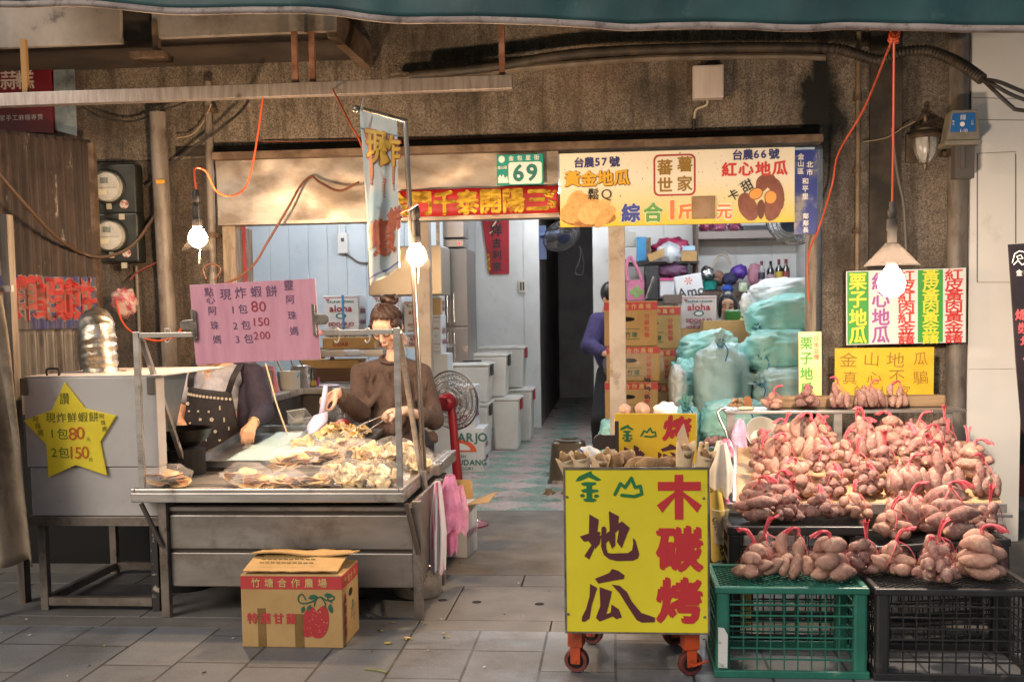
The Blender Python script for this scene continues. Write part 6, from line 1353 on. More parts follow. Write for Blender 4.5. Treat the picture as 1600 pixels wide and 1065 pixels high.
# ---- netted bags
net = film("pink_net", 'c2756c', .04, .6, net=13); netr = M("net_ribbon", 'dd5560', .7, c2='eb8088', scale=60, stretch=(1, 1, .2), alpha=.7)
def net_bag(seed, src, n, wx, wy, hz, style, tail):
    r_ = random.Random(seed); k = thing("net_bag", "bag", "net bag", (0, 0, 0), "red net bags of sweet potatoes", local=True); objs = []
    caps = []                    # loose packing: each potato is a row of five balls, pushed apart and down into the bag
    for i in range(n):
        me = src[(seed + i) % len(src)]; xs_ = [v.co.x for v in me.vertices]; hl = (max(xs_) - min(xs_)) / 2; rr_ = max(abs(v.co.z) for v in me.vertices)
        up_ = style == 'stand'
        d = V((r_.uniform(-.35, .35), r_.uniform(-.3, .3), 1)) if up_ else V((1, r_.uniform(-.35, .35), r_.uniform(-.15, .15))) if style == 'log' else V((r_.uniform(-1, 1), r_.uniform(-1, .3), r_.uniform(-.35, .35)))
        caps.append([V((r_.uniform(-.8, .8) * wx * (1 if style != 'log' else .35), r_.uniform(-.7, .7) * wy, r_.uniform(.2, 1) * hz)), d.normalized(), hl * .80, rr_ * .93, me])
    for it in range(90):
        for c in caps:
            c[0].z -= .0015; c[0].x *= .965; c[0].y *= .96
        for i in range(n):
            for j in range(i):
                A, B = caps[i], caps[j]
                for ka in (-1, -.5, 0, .5, 1):
                    for kb in (-1, -.5, 0, .5, 1):
                        dv = (A[0] + A[1] * A[2] * ka) - (B[0] + B[1] * B[2] * kb); m_ = A[3] * (1 - .25 * abs(ka)) + B[3] * (1 - .25 * abs(kb)); L_ = dv.length
                        if 1e-6 < L_ < m_: q = dv * ((m_ - L_) / L_ * .22); A[0] += q; B[0] -= q
        for c in caps:
            lo_ = min((c[0] + c[1] * c[2] * k_).z for k_ in (-1, 1)) - c[3] * .8
            if lo_ < 0: c[0].z -= lo_
    for c in caps:
        objs.append(place(c[4], "sweet_potato", c[0], (Matrix.Rotation(r_.uniform(0, 6), 3, c[1]) @ V((1, 0, 0)).rotation_difference(c[1]).to_matrix()).to_euler(), k))
    xe_ = max(abs((c[0] + c[1] * c[2] * q).x) + c[3] for c in caps for q in (-1, 1)); f_ = wx * 1.42 / xe_
    for o in objs: o.location = o.location * f_; o.scale = (f_,) * 3
    bm = bmesh.new()
    for o in objs:
        Mx = Matrix.Translation(o.location) @ o.rotation_euler.to_matrix().to_4x4() @ Matrix.Scale(f_, 4)
        for v in list(o.data.vertices)[::3]: bm.verts.new(Mx @ v.co)
    zm = max(v.co.z for v in bm.verts); zmin = min(v.co.z for v in bm.verts)
    for o in objs: o.location.z -= zmin - .004
    for v in bm.verts: v.co.z -= zmin - .004
    top = V((r_.uniform(-.35, .35) * wx, r_.uniform(-.2, .3) * wy, zm - zmin + .004))
    bm.verts.new(top)
    bmesh.ops.convex_hull(bm, input=bm.verts[:], use_existing_faces=False)
    bmesh.ops.delete(bm, geom=[v for v in bm.verts if not v.link_faces], context='VERTS')
    for v in bm.verts: v.co = V((v.co.x * 1.03, v.co.y * 1.03, v.co.z * 1.01 + .001))
    bmesh.ops.subdivide_edges(bm, edges=bm.edges[:], cuts=1, smooth=.0)
    me = bpy.data.meshes.new("net"); bm.to_mesh(me); bm.free(); me.materials.append(net); me.shade_smooth()
    o = bpy.data.objects.new("net", me); col.objects.link(o); o.parent = k
    mb = MB(); d = V(tail) * .75
    pts = spl([top - V((0, 0, .02)), top + V((0, 0, .01)), top + d * .5 + V((0, 0, .02)), top + d])
    kk = len(pts) - 1
    for s_ in range(3):
        off = V((.004 * math.cos(s_ * 2), .004 * math.sin(s_ * 2), 0))
        mb.sheet(lambda u, v: pts[int(v * kk)] + off * (1 + 2.5 * v * v) + V(((u - .5) * (.006 + .016 * v * v), (.004 * math.sin(u * 9 + s_)) * (.4 + v), .010 * (u - .5) * v + .006 * v * math.sin(u * 25 + s_ * 2))), 5, kk)
    mb.obj("tie", netr, k, smooth=180, solid=.0012)
    for s_ in (1, -1):      # gathered red strands running from the tie over the potatoes
        mb = MB(); e_ = V((s_ * wx * .8, -wy * .75, hz * .42)); mb.tube(spl([top, top.lerp(e_, .5) + V((0, -.016, .018)), e_ + V((0, -.004, .0))], 5), [.0025, .0028, .003, .003, .0028, .0025, .002, .002, .002, .0015, .001][:11], 5); mb.obj("strand", netr, k, smooth=180) if s_ == 1 or seed % 2 else None
    return k
T = [(.07, -.02, .06), (-.07, -.01, .05), (.02, -.05, -.06), (.09, -.01, -.01), (-.02, -.02, .10), (-.09, -.02, .0), (.04, -.03, .09), (.0, -.06, -.08)]
PR = {'a': net_bag(1, PALE, 9, .08, .065, .12, 'pile', T[0]), 'b': net_bag(2, FAT, 12, .075, .065, .12, 'pile', T[4]), 'c': net_bag(3, LONG, 10, .085, .06, .12, 'log', T[3]), 'd': net_bag(4, LONG, 10, .075, .045, .15, 'stand', T[1]),
      'e': net_bag(5, MID, 14, .08, .065, .13, 'pile', T[6]), 'f': net_bag(6, PALE, 9, .085, .06, .12, 'log', T[5]), 'g': net_bag(7, MID, 13, .07, .065, .13, 'pile', T[2]), 'h': net_bag(8, FAT, 11, .075, .06, .12, 'log', T[7]), 'i': net_bag(9, LONG, 11, .10, .05, .14, 'stand', T[0]), 'j': net_bag(10, PALE, 9, .07, .05, .15, 'stand', T[5])}
DESC = {'a': "fat pale potatoes", 'b': "round dusky potatoes", 'c': "long slim potatoes", 'd': "upright slim potatoes", 'e': "medium reddish potatoes", 'f': "long pale potatoes", 'g': "small reddish potatoes", 'h': "stubby dusky potatoes", 'i': "wide bunch of slim potatoes", 'j': "upright pale potatoes"}
# kind, px, py(base), depth offset spec, turn, scale, where
LIST = []
def row(place_, Yd, z, items):
    for k_, px, py, dy, rz, s_, w_ in items: LIST.append((k_, px, py, Yd + dy, z, rz, s_, w_ + " " + place_))
row("on the green crate", yc + .14, zc1, [('a', 1182, 0, .0, 2.9, 1.15, "nearest the cart"), ('e', 1200, 0, .17, .5, 1.1, "behind the first bag"), ('j', 1243, 0, .02, .2, .92, "second from the cart"), ('f', 1300, 0, -.02, .1, 1.05, "third from the cart"), ('b', 1347, 0, .10, .4, 1.0, "against the black crate")])
row("on the front black crate", yc + .12, zc1, [('a', 1400, 0, .10, .3, 1.12, "nearest the green crate"), ('e', 1468, 0, .17, 1.0, 1.05, "at the middle rear"), ('g', 1466, 0, -.03, 2.2, 1.08, "at the middle front"), ('f', 1532, 0, .04, 2.6, 1.15, "nearest the cream wall")])
row("on the second-row crate", Y2 + .13, z2, [('c', 1183, 0, .0, -.3, 1.0, "nearest the cart"), ('b', 1234, 0, .0, .7, .84, "of round ends beside the long ones"), ('h', 1284, 0, .02, .2, .9, "third along"), ('a', 1335, 0, .02, 1.4, .98, "at the far end"), ('c', 1212, 0, .16, .6, 1.0, "behind, with a trailing ribbon")])
row("on the leaning crate", Y2 + .12, z3 + .0, [('a', 1394, 0, -.02, .8, 1.05, "nearest the green crate's row"), ('i', 1424, 0, .14, .1, 1.0, "behind the nearest one"), ('c', 1480, 0, .02, .1, 1.25, "in the middle"), ('b', 1545, 0, .10, 1.0, 1.0, "nearest the cream wall")])
def brow(Y, n_, items):
    for k_, px, dz, rz, s_, w_ in items: LIST.append((k_, px, 0, Y, bz(Y) + dz * .7, rz, min(s_, .9 if n_[:2] in ('fo', 'ba') else 1.05), w_ + " on the board's " + n_))
brow(BY0 + .09, "front line", [('f', 1245, .0, .6, 1.0, "nearest the cart"), ('g', 1300, .0, .2, .95, "second from the cart"), ('h', 1357, .0, 1.2, .95, "third from the cart"), ('i', 1420, .0, .2, .9, "fourth from the cart"), ('d', 1475, .0, .3, 1.05, "fifth from the cart"), ('d', 1540, .0, .1, .8, "nearest the cream wall")])
brow(BY0 + .30, "second line", [('a', 1200, .0, 2.0, 1.0, "nearest the cart"), ('j', 1222, .04, .4, 1.0, "upright near the cart"), ('g', 1282, .07, .5, 1.05, "resting high in the middle"), ('e', 1335, .03, 1.6, 1.0, "beside the high one"), ('b', 1376, .05, .5, 1.1, "with round ends"), ('c', 1440, .06, .9, 1.0, "under a pink ribbon"), ('f', 1520, .04, 2.4, 1.0, "near the cream wall")])
brow(BY0 + .52, "third line", [('e', 1192, .0, .9, 1.0, "nearest the cart"), ('j', 1262, .09, .2, 1.25, "tall and pale"), ('a', 1320, .05, 1.0, 1.0, "in the middle"), ('d', 1352, .08, .5, 1.05, "upright and slim"), ('g', 1415, .09, .3, 1.05, "piled over the others"), ('j', 1460, .03, .1, .95, "small and upright"), ('e', 1505, .0, 2.0, 1.05, "near the cream wall")])
brow(BY0 + .76, "fourth line", [('h', 1192, .0, .4, 1.05, "nearest the cart"), ('f', 1228, .05, .2, 1.1, "lying long"), ('a', 1285, .09, 1.2, 1.1, "highest near the shelf"), ('c', 1345, .04, .2, 1.1, "with a slim log on top"), ('f', 1392, .10, -.6, 1.1, "slanting high in the middle"), ('i', 1435, .05, .2, 1.05, "spread wide"), ('e', 1475, .02, 2.2, 1.0, "before the drainpipe")])
brow(BY1 - .10, "back line", [('e', 1225, .0, 1.4, 1.0, "half hidden near the cart"), ('g', 1278, .04, .8, 1.05, "half hidden under the shelf"), ('b', 1335, .0, 1.1, 1.0, "half hidden in the middle"), ('a', 1395, .04, 2.2, 1.0, "half hidden by the slanting bag"), ('b', 1470, .04, .4, 1.15, "with its ribbon towards the drainpipe")])
row("on the steel shelf", YSH + .09, zs, [('a', 1207, 0, 0, .3, .8, "nearest the rubber bands"), ('h', 1262, 0, 0, .1, .85, "under a hanging ribbon"), ('d', 1310, 0, .0, .1, .72, "third from the rubber bands"), ('i', 1358, 0, .0, .2, .72, "fourth from the rubber bands"), ('j', 1402, 0, .02, .3, .7, "beside the bare timber")])
done = set()
for k_, px, py, Y, z, rz, s_, w_ in LIST:
    p = P(px, 700, Y); k = PR[k_] if k_ not in done else copy_tree(PR[k_]); done.add(k_)
    k.location = (p.x, Y, z + .001); s_ *= .95; k.rotation_euler = (0, 0, rz if abs(rz) < 1.6 else rz); k.scale = (s_, s_, s_); k['label'] = "net of " + DESC[k_] + " " + w_
# tray at the board's front by the wall, bowl, bags, sack, bucket
p = P(1510, 790, BY0 - .05); tag(MB().box(P(1438, 790, BY0).x, BY0 - .09, BZ0 - .05, P(1572, 790, BY0).x, BY0 - .04, BZ0 - .035).obj("steel_ledge", ss, None, bevel=.002), "narrow steel ledge along the board's front near the cream wall", "ledge")
c = P(1192, 676, YSH - .14); t = thing("plastic_bowl", "translucent white plastic bowl with yellow sponges propped under the steel shelf", "bowl", c, local=True); t.rotation_euler = (R(62), 0, R(8))
mb = MB(); mb.lathe([(0, -.09), (.055, -.09), (.092, .0), (.098, .002), (.094, .006), (.05, -.082), (0, -.084)], n=32); mb.obj("bowl", M("milky_plastic", 'd6d2c6', .4, trans=.3), t, smooth=True)
for i, (x_, z_) in enumerate(((-.025, -.06), (.03, -.05))): MB().box(x_ - .028, -.06, z_ - .01, x_ + .028, -.015, z_ + .02).obj("sponge", M("yellow_sponge", 'c9b052', .9, c2='a8913c', scale=50), t, bevel=.006)
hang_bag("shopping_bag", "thin pink-handled carrier bag lying beside the white bowl", 1143, 1170, 655, 700, YSH - .12, film("lilac_bag", 'd9b7d6', .7, .3, 16), 13)
wbag = M("white_carrier", 'dcd6cc', .45, c2='cfc5b4', scale=9, dirt='b56a76', dscale=16, dlo=.66, dhi=.72, bump=.3, bscale=12)
hang_bag("carrier_bundle", "sheaf of white carrier bags hanging on the display stand beside the cart", 1108, 1147, 690, 772, BY0 - .02, wbag, 17, .06)
hang_bag("pink_bag_knot", "magenta and white bag handles bunched above the white carrier sheaf", 1122, 1148, 686, 716, BY0 + .0, M("magenta_handles", 'd2648f', .5, c2='e5dcd9', scale=30), 19, .04)
hang_bag("pink_bag_tail", "deep pink bag tail under the white carrier sheaf", 1118, 1140, 765, 800, BY0 + .02, film("pink_bag_deep", 'e58ab6', .85), 23, .03)
sack = M("yellow_feed_sack", 'c9b157', .7, c2='b39c48', scale=6, bump=.3, bscale=9)
t = thing("feed_sack", "faded yellow woven sack with black lettering slumped between cart and crates", "sack", G(1122, 900))
def sk(u, v):
    p0, p1 = P(1118, 765, BY0 - .1), P(1128, 872, BY0 - .1); c_ = p1.lerp(p0, v); a_ = u * 6.2832; q = .045 * (1.1 - .5 * v)
    return V((c_.x + q * math.cos(a_), c_.y + .06 * math.sin(a_), c_.z + .01 * math.sin(a_ * 3)))
mb = MB(); mb.sheet(sk, 24, 14); mb.obj("sack_body", sack, t, smooth=180)
mb = MB()
for i, k_ in enumerate("UNFLOWER"):
    p = P(1117 + 1.9 * i, 812 + 7.5 * i, BY0 - .165); z = MB(); z.ch(k_, 0, 0, .03, 0, .001, 1, R(-70)); mb.add([V((v.x + p.x, p.y, v.z + p.z)) for v in z.v], z.f)
mb.obj("lettering", blk, t)
mb = MB(); mb.box(G(1122, 900).x - .05, BY0 - .16, 0, G(1122, 900).x + .06, BY0 - .04, P(1128, 872, BY0 - .1).z); mb.obj("sack_foot", sack, t, bevel=.02)
t = thing("clear_bucket", "cloudy translucent cup bucket hanging beside the second-row crate", "bucket", P(1125, 848, BY0 - .12)); p = P(1125, 822, BY0 - .14); S = BY0 / F
mb = MB(); mb.lathe([(0, -26 * S), (9 * S, -26 * S), (13 * S, 24 * S), (14.5 * S, 26 * S), (13 * S, 27 * S)], p, 24); mb.obj("cup", film("cloudy_cup", 'cfc9bd', .5, .2, 8), t, smooth=True)
tag(MB().box(P(1107, 700, BY1).x, BY1 + .1, 0, P(1150, 700, BY1).x, BY1 + .5, P(1130, 702, BY1 + .1).z).obj("green_bench", M("dark_green_paint", '2d4a3d', .6)), "low dark green bench under loose potatoes beside the shelf", "bench")
for i, px in enumerate((1108, 1120, 1128, 1138)):
    p = P(px, 690, BY1 + .18); o = place(FAT[i], "loose_potato", (p.x, p.y, P(1130, 702, BY1 + .1).z + .035), (0, 0, i * 1.3), None, .9); tag(o, "loose dark sweet potato on the low green bench", "sweet potato", "loose potatoes on the green bench")
# ================================================================== PEOPLE
def fuse(mb, name, mat, parent, voxel=.007, smooth=5, sub=0):
    """melt overlapping volumes into one continuous surface"""
    me = mb.mesh(name); o = bpy.data.objects.new(name, me); col.objects.link(o)
    md = o.modifiers.new("r", 'REMESH'); md.mode = 'VOXEL'; md.voxel_size = voxel
    if smooth: m2 = o.modifiers.new("s", 'SMOOTH'); m2.iterations = smooth; m2.factor = .5
    me2 = bpy.data.meshes.new_from_object(o.evaluated_get(bpy.context.evaluated_depsgraph_get()))
    bpy.data.objects.remove(o); me2.name = name; me2.materials.clear()
    for m in (mat if isinstance(mat, list) else [mat]): me2.materials.append(m)
    me2.shade_smooth(); o = bpy.data.objects.new(name, me2); col.objects.link(o)
    if parent is not None: o.parent = parent; o.location = -V(parent.location) if parent.parent is None else (0, 0, 0)
    return o
def limb(mb, pts, rs, n=14):
    mb.tube(pts, rs, n)
    for p, r in zip(pts, rs): mb.ell(p, r, 14, 8)
def hand(mb, wrist, tip, back, side=1, curl=.55, s=1.0):
    """palm, four unequal bent fingers, thumb from the palm's side. back: normal of the back of the hand"""
    w0, x = V(wrist), (V(tip) - V(wrist)).normalized(); z = (V(back) - x * V(back).dot(x)).normalized(); y = z.cross(x) * side
    T = lambda a, b, c: w0 + (x * a + y * b + z * c) * s
    limb(mb, [T(-.02, 0, 0), T(.02, 0, 0)], [.024 * s, .024 * s])
    for b in (-.022, 0, .022): limb(mb, [T(.015, b * .8, 0), T(.085, b, .002)], [.016 * s, .0135 * s], 10)
    for i, (b, L, c_) in enumerate(((.031, .9, curl * .8), (.0105, 1.0, curl), (-.0105, .94, curl * 1.1), (-.031, .76, curl * 1.2))):
        p = T(.088, b, .004); a = .25; pts = [p]
        for ln in (.042, .026, .021):
            a += c_; p = p + (x * math.cos(a) - z * math.sin(a)) * ln * L * s; pts.append(p)
        limb(mb, pts, [.0105 * s, .0095 * s, .0088 * s, .0068 * s], 10)
    limb(mb, [T(.02, .025, -.008), T(.055, .05, -.02), T(.085, .05, -.035), T(.105, .040, -.045)], [.0145 * s, .0125 * s, .0105 * s, .0075 * s], 10)
def head(mb, c, M_, s=1.0):
    T = lambda a, b, d: V(c) + M_ @ (V((a, b, d)) * s); rot = M_
    E = lambda p, r: mb.ell(T(*p), tuple(k * s for k in r), 20, 14, rot)
    E((0, .012, .028), (.074, .094, .094)); E((0, -.022, -.04), (.060, .066, .075)); E((0, -.058, -.092), (.028, .026, .022)); E((0, -.06, .035), (.058, .036, .045))
    for q in (-1, 1): E((q * .04, -.066, -.025), (.023, .02, .023)); E((q * .075, .012, -.012), (.010, .018, .029)); E((q * .031, -.083, .006), (.017, .010, .010)); E((q * .011, -.098, -.032), (.009, .010, .008))
    mb.tube([T(0, -.092, .02), T(0, -.106, -.015), T(0, -.112, -.03)], [.008 * s, .0105 * s, .0115 * s], 10)
    E((0, -.091, -.058), (.022, .011, .007)); E((0, -.089, -.069), (.018, .011, .007))
    mb.tube([T(0, .03, -.06), T(0, .055, -.16)], [.047 * s, .05 * s], 18)
def face(c, M_, s, parent, lip='a8685c', shut=True):
    T = lambda a, b, d: V(c) + M_ @ (V((a, b, d)) * s)
    mb = MB()
    for q in (-1, 1): mb.tube(spl([T(q * .050, -.078, .004), T(q * .040, -.091, .000), T(q * .030, -.0945, -.002), T(q * .017, -.090, .001)], 4), .0026 * s, 6)
    mb.obj("eyelash", M("lash_dark", '1c1412', .6), parent)
    mb = MB()
    for q in (-1, 1): mb.tube(spl([T(q * .052, -.078, .024), T(q * .036, -.0925, .031), T(q * .016, -.0955, .026)], 4), [.0022 * s] * 4 + [.0035 * s] * 5, 6)
    mb.obj("eyebrow", M("brow_brown", '3a2620', .7), parent)
    mb = MB(); mb.tube(spl([T(-.021, -.094, -.063), T(-.009, -.1015, -.061), T(0, -.1005, -.0625), T(.009, -.1015, -.061), T(.021, -.094, -.063)], 4), .0026 * s, 8)
    mb.obj("lips", M("lip_" + lip, lip, .4), parent, smooth=180)
skinm = M("skin_light", 'd8b09a', .5, c2='cfa38b', scale=14, sss=.2); skin2 = M("skin_warm", 'cda083', .5, c2='c29376', scale=14, sss=.2)
wool = M("brown_wool", '56453e', .95, c2='473934', scale=70, lo=.35, hi=.65, bump=.5, bscale=140, dirt='64544d', dscale=7, dlo=.5, dhi=.8)
hairm = M("dark_brown_hair", '2c1912', .42, c2='4a2e21', scale=26, stretch=(6, 1, 1), bump=.4, bscale=60, spec=.6)
# ---- young woman at the cracker tray
t = thing("person", "young woman in a brown sweater, hair in a bun, holding scoop and tongs", "person", G(630, 870))
Yw = 6.80
hc = P(606, 509, Yw - .12); HM = Matrix.Rotation(R(-16), 3, 'Z') @ Matrix.Rotation(R(36), 3, 'X')
Sh = [P(562, 582, Yw - .02), P(660, 582, Yw + .02)]; nb_ = P(616, 562, Yw)
el = [P(563, 644, Yw - .12), P(678, 655, Yw - .06)]; wr = [P(524, 614, Yw - .40), P(630, 641, Yw - .36)]; hp_ = [P(505, 628, Yw - .46), P(600, 650, Yw - .44)]
ch_, hip = P(615, 605, Yw), P(630, 690, Yw + .02)
mb = MB(); head(mb, hc, HM, 1.12)
limb(mb, [hc + HM @ V((0, .05, -.13)), nb_], [.05, .058])
mb.ell(ch_, (.13, .08, .16)); mb.ell(hip, (.16, .11, .16)); limb(mb, [nb_, ch_, hip], [.055, .08, .1])
for i in (0, 1):
    limb(mb, [nb_ + V((0, 0, -.06)), Sh[i]], [.04, .04]); limb(mb, [Sh[i], el[i], wr[i]], [.05, .042, .027])
hand(mb, wr[0], hp_[0], V((-.3, -.9, .5)), 1, .75, .98); hand(mb, wr[1], hp_[1], V((.1, -.75, .75)), -1, .62, .98)
for sx_ in (-1, 1): limb(mb, [V((hip.x + sx_ * .09, Yw + .03, hip.z - .02)), V((hip.x + sx_ * .1, Yw + .01, .42)), V((hip.x + sx_ * .1, Yw + .05, .07))], [.085, .06, .042]); limb(mb, [V((hip.x + sx_ * .1, Yw + .05, .045)), V((hip.x + sx_ * .11, Yw - .11, .03))], [.04, .032])
fuse(mb, "body", skinm, t, .0062, 4); face(hc, HM, 1.12, t)
mb = MB(); mb.ell(P(613, 577, Yw - .02), (.10, .095, .055)); mb.ell(P(612, 612, Yw), (.165, .125, .19)); mb.ell(P(620, 655, Yw + .01), (.175, .13, .2)); mb.ell(P(628, 692, Yw + .02), (.19, .14, .12)); limb(mb, [P(600, 578, Yw), P(626, 578, Yw + .02)], [.08, .08])
for i in (0, 1): limb(mb, [nb_ + V((.05 * (2 * i - 1), 0, -.045)), Sh[i]], [.066, .062])
k1 = el[0].lerp(wr[0], .82); limb(mb, [Sh[0], el[0].lerp(Sh[0], .45), el[0], el[0].lerp(wr[0], .45), k1], [.062, .064, .068, .064, .044])
k2 = el[1].lerp(wr[1], .42); limb(mb, [Sh[1], el[1].lerp(Sh[1], .5), el[1], k2], [.062, .066, .07, .056])
for v in range(18):
    p = P(575 + 6 * v, 585 + (v * 41) % 100, Yw - .125); mb.ell(p, (.02 + .02 * ((v * 7) % 5) / 5, .012, .05), 10, 6, Matrix.Rotation(.5 * math.sin(v * 2.1), 3, 'Y'))
fuse(mb, "sweater", wool, t, .011, 7)
for p, d, r in ((k1, (wr[0] - el[0]).normalized(), .037), (k2, (wr[1] - el[1]).normalized(), .045), (nb_ + V((-.005, -.03, .01)), V((.05, -.35, 1)).normalized(), .078)):
    x = d.orthogonal().normalized(); y = d.cross(x); mb = MB(); mb.tube([p + (x * math.cos(a * .3142) + y * math.sin(a * .3142)) * r for a in range(21)], .011, 8); mb.obj("ribbed_cuff", wool, t, smooth=180)
mb = MB()
for sx_ in (-1, 1): limb(mb, [V((hip.x + sx_ * .085, Yw + .03, hip.z - .02)), V((hip.x + sx_ * .1, Yw + .01, .42)), V((hip.x + sx_ * .1, Yw + .05, .09))], [.115, .085, .07])
fuse(mb, "trousers", M("charcoal_trousers", '2b2b30', .9), t, .014, 4)
mb = MB()
for sx_ in (-1, 1): limb(mb, [V((hip.x + sx_ * .1, Yw + .06, .05)), V((hip.x + sx_ * .11, Yw - .12, .042))], [.05, .042])
fuse(mb, "shoes", M("shoe_grey", '55524f', .7), t, .011, 3)
HT = lambda a, b, d: hc + HM @ (V((a, b, d)) * 1.12)
mb = MB(); mb.ell(HT(0, .022, .038), (.088, .106, .098), 24, 16, HM)
for q in (-1, 1): mb.ell(HT(q * .072, -.012, .022), (.020, .052, .06), 14, 10, HM); limb(mb, [HT(q * .066, -.055, .05), HT(q * .073, -.055, .005), HT(q * .07, -.052, -.035)], [.012, .009, .004], 8)
mb.ell(HT(0, .085, .0), (.06, .04, .06), 14, 10, HM)
fuse(mb, "hair", hairm, t, .007, 3)
mb = MB(); bc_ = P(608, 468, Yw - .05)
for k_ in range(9): a_ = k_ * .698; mb.ell(bc_ + V((.035 * math.cos(a_), .03 * math.sin(a_), .012 * math.sin(a_ * 2))), (.028, .024, .026), 12, 8)
mb.ell(bc_, (.04, .035, .036), 14, 10); mb.tube([bc_ + V((.045 + .014 * math.cos(k_ * .6), -.02, .005 + .016 * math.sin(k_ * .6))) for k_ in range(10)], .006, 8)
fuse(mb, "hair_bun", hairm, t, .006, 2)
mb = MB()
for k_ in range(64):             # strands combed back from the hairline to the bun
    a_ = -1.75 + 3.5 * k_ / 63 + .03 * math.sin(k_ * 7.1); te = 1.02 + .62 * min(1, (abs(a_) / 1.2) ** 2) + .05 * math.sin(k_ * 3.3); q = 1.005 + .014 * math.sin(k_ * 5.7)
    mb.tube([HT(.088 * q * math.sin(a_) * math.sin(t_), .022 - .106 * q * math.cos(a_) * math.sin(t_), .038 + .098 * q * math.cos(t_)) for t_ in [.08 + (te - .08) * i / 8 for i in range(9)]], [.003] * 7 + [.0022, .0008], 5)
for k_ in range(7):
    q = 1 if k_ % 2 else -1; mb.tube(spl([HT(q * .066, -.06, .062), HT(q * (.082 + .003 * k_), -.052, .01), HT(q * (.078 + .003 * k_), -.05 + .006 * k_, -.05 - .008 * k_)], 5), .0016, 5)
mb.obj("hair_strands", hairm, t, smooth=180)
# scoop
t = thing("food_scoop", "pale lilac plastic food scoop in the young woman's hand", "scoop", hp_[0])
lil = M("lilac_plastic", 'c5bbd6', .35, sss=.1)
a, b = hp_[0] + V((.012, -.02, .03)), P(502, 652, Yw - .52)
mb = MB(); mb.tube([a + (a - b) * .55, a, b], [.013, .014, .017], 12)
def scp(u, v):
    c_ = P(500, 646, Yw - .52).lerp(P(489, 676, Yw - .60), v); a_ = math.pi * (u - .5) * 1.15; r_ = (.040 + .020 * math.sin(v * 3.1416 * .72)) * (1 - .45 * max(0, v - .55) / .45)
    return c_ + V((r_ * math.sin(a_) * 1.0, .05 * (1 - math.cos(a_)) - .03, .012 * math.sin(a_)))
mb.sheet(scp, 16, 14); mb.obj("scoop", lil, t, smooth=180, solid=.003)
# tongs
t = thing("serving_tongs", "long steel serving tongs in the young woman's other hand above the tray", "tongs", hp_[1])
a = hp_[1] + V((.05, .03, .02)); b1, b2 = P(533, 681, Yw - .56), P(541, 690, Yw - .6)
for b, o_ in ((b1, .008), (b2, -.008)):
    mb = MB(); mb.bar(a + V((0, 0, o_)), a.lerp(b, .55) + V((0, 0, o_ * 1.6)), .016, .003); mb.bar(a.lerp(b, .55) + V((0, 0, o_ * 1.6)), b, .020, .003); mb.obj("arm", ss, t, bevel=.001)
# ---- older woman behind the pink board
t = thing("person", "woman in a black patterned apron over a grey shirt, face hidden by the pink board", "person", G(340, 900))
Yo = 6.72
hc2 = P(327, 535, Yo - .10); HM2 = Matrix.Rotation(R(14), 3, 'Z') @ Matrix.Rotation(R(22), 3, 'X')
Sh2 = [P(296, 590, Yo), P(397, 586, Yo + .02)]; nb2 = P(328, 574, Yo); el2 = [P(276, 655, Yo - .08), P(411, 645, Yo - .08)]; wr2 = [P(290, 672, Yo - .42), P(396, 660, Yo - .40)]; hd2 = [P(296, 680, Yo - .5), P(386, 682, Yo - .50)]
ch2, hip2 = P(342, 640, Yo), P(345, 740, Yo + .02)
mb = MB(); head(mb, hc2, HM2, 1.08); limb(mb, [hc2 + HM2 @ V((0, .045, -.13)), nb2], [.055, .065]); mb.ell(ch2, (.15, .1, .2)); mb.ell(hip2, (.16, .12, .15)); limb(mb, [nb2, ch2, hip2], [.07, .1, .12])
for i in (0, 1): limb(mb, [nb2, Sh2[i]], [.06, .05]); limb(mb, [Sh2[i], el2[i], wr2[i]], [.05, .043, .027])
hand(mb, wr2[0], hd2[0], V((0, -.6, .8)), -1, .6); hand(mb, wr2[1], hd2[1], V((.15, -.75, .6)), -1, .42, 1.0)
for sx_ in (-1, 1): limb(mb, [V((hip2.x + sx_ * .09, Yo + .03, hip2.z)), V((hip2.x + sx_ * .1, Yo, .4)), V((hip2.x + sx_ * .1, Yo + .05, .07))], [.09, .06, .042]); limb(mb, [V((hip2.x + sx_ * .1, Yo + .05, .045)), V((hip2.x + sx_ * .11, Yo - .11, .03))], [.04, .032])
fuse(mb, "body", skin2, t, .0062, 4); face(hc2, HM2, 1.08, t)
mb = MB(); mb.ell(hc2 + HM2 @ V((0, .03, .045)), (.098, .115, .112), 22, 14, HM2); mb.ell(hc2 + HM2 @ V((0, .08, -.03)), (.075, .05, .09), 16, 10, HM2); fuse(mb, "hair", M("black_hair", '171312', .4), t, .009, 3)
tee = M("grey_tee", '9b99a1', .85, c2='8f8d95', scale=40); jack = M("plum_jacket", '231c2a', .85, c2='2d2434', scale=30, bump=.15, bscale=40)
mb = MB(); mb.ell(P(340, 625, Yo), (.165, .125, .18)); mb.ell(P(344, 690, Yo + .01), (.18, .135, .2)); limb(mb, [P(314, 588, Yo), P(366, 586, Yo)], [.075, .075]); limb(mb, [P(322, 582, Yo), Sh2[0], Sh2[0].lerp(el2[0], .45)], [.07, .07, .066]); fuse(mb, "shirt", tee, t, .012, 5)
mb = MB(); limb(mb, [P(372, 578, Yo + .03), Sh2[1], Sh2[1].lerp(el2[1], .5), el2[1], el2[1].lerp(wr2[1], .55), el2[1].lerp(wr2[1], .9)], [.06, .078, .08, .076, .058, .042]); mb.ell(P(389, 645, Yo + .04), (.07, .12, .24)); mb.ell(P(385, 700, Yo + .05), (.085, .12, .2)); fuse(mb, "jacket", jack, t, .012, 5)
x_ = (el2[1] - wr2[1]).normalized(); u_ = x_.orthogonal().normalized(); y_ = x_.cross(u_)
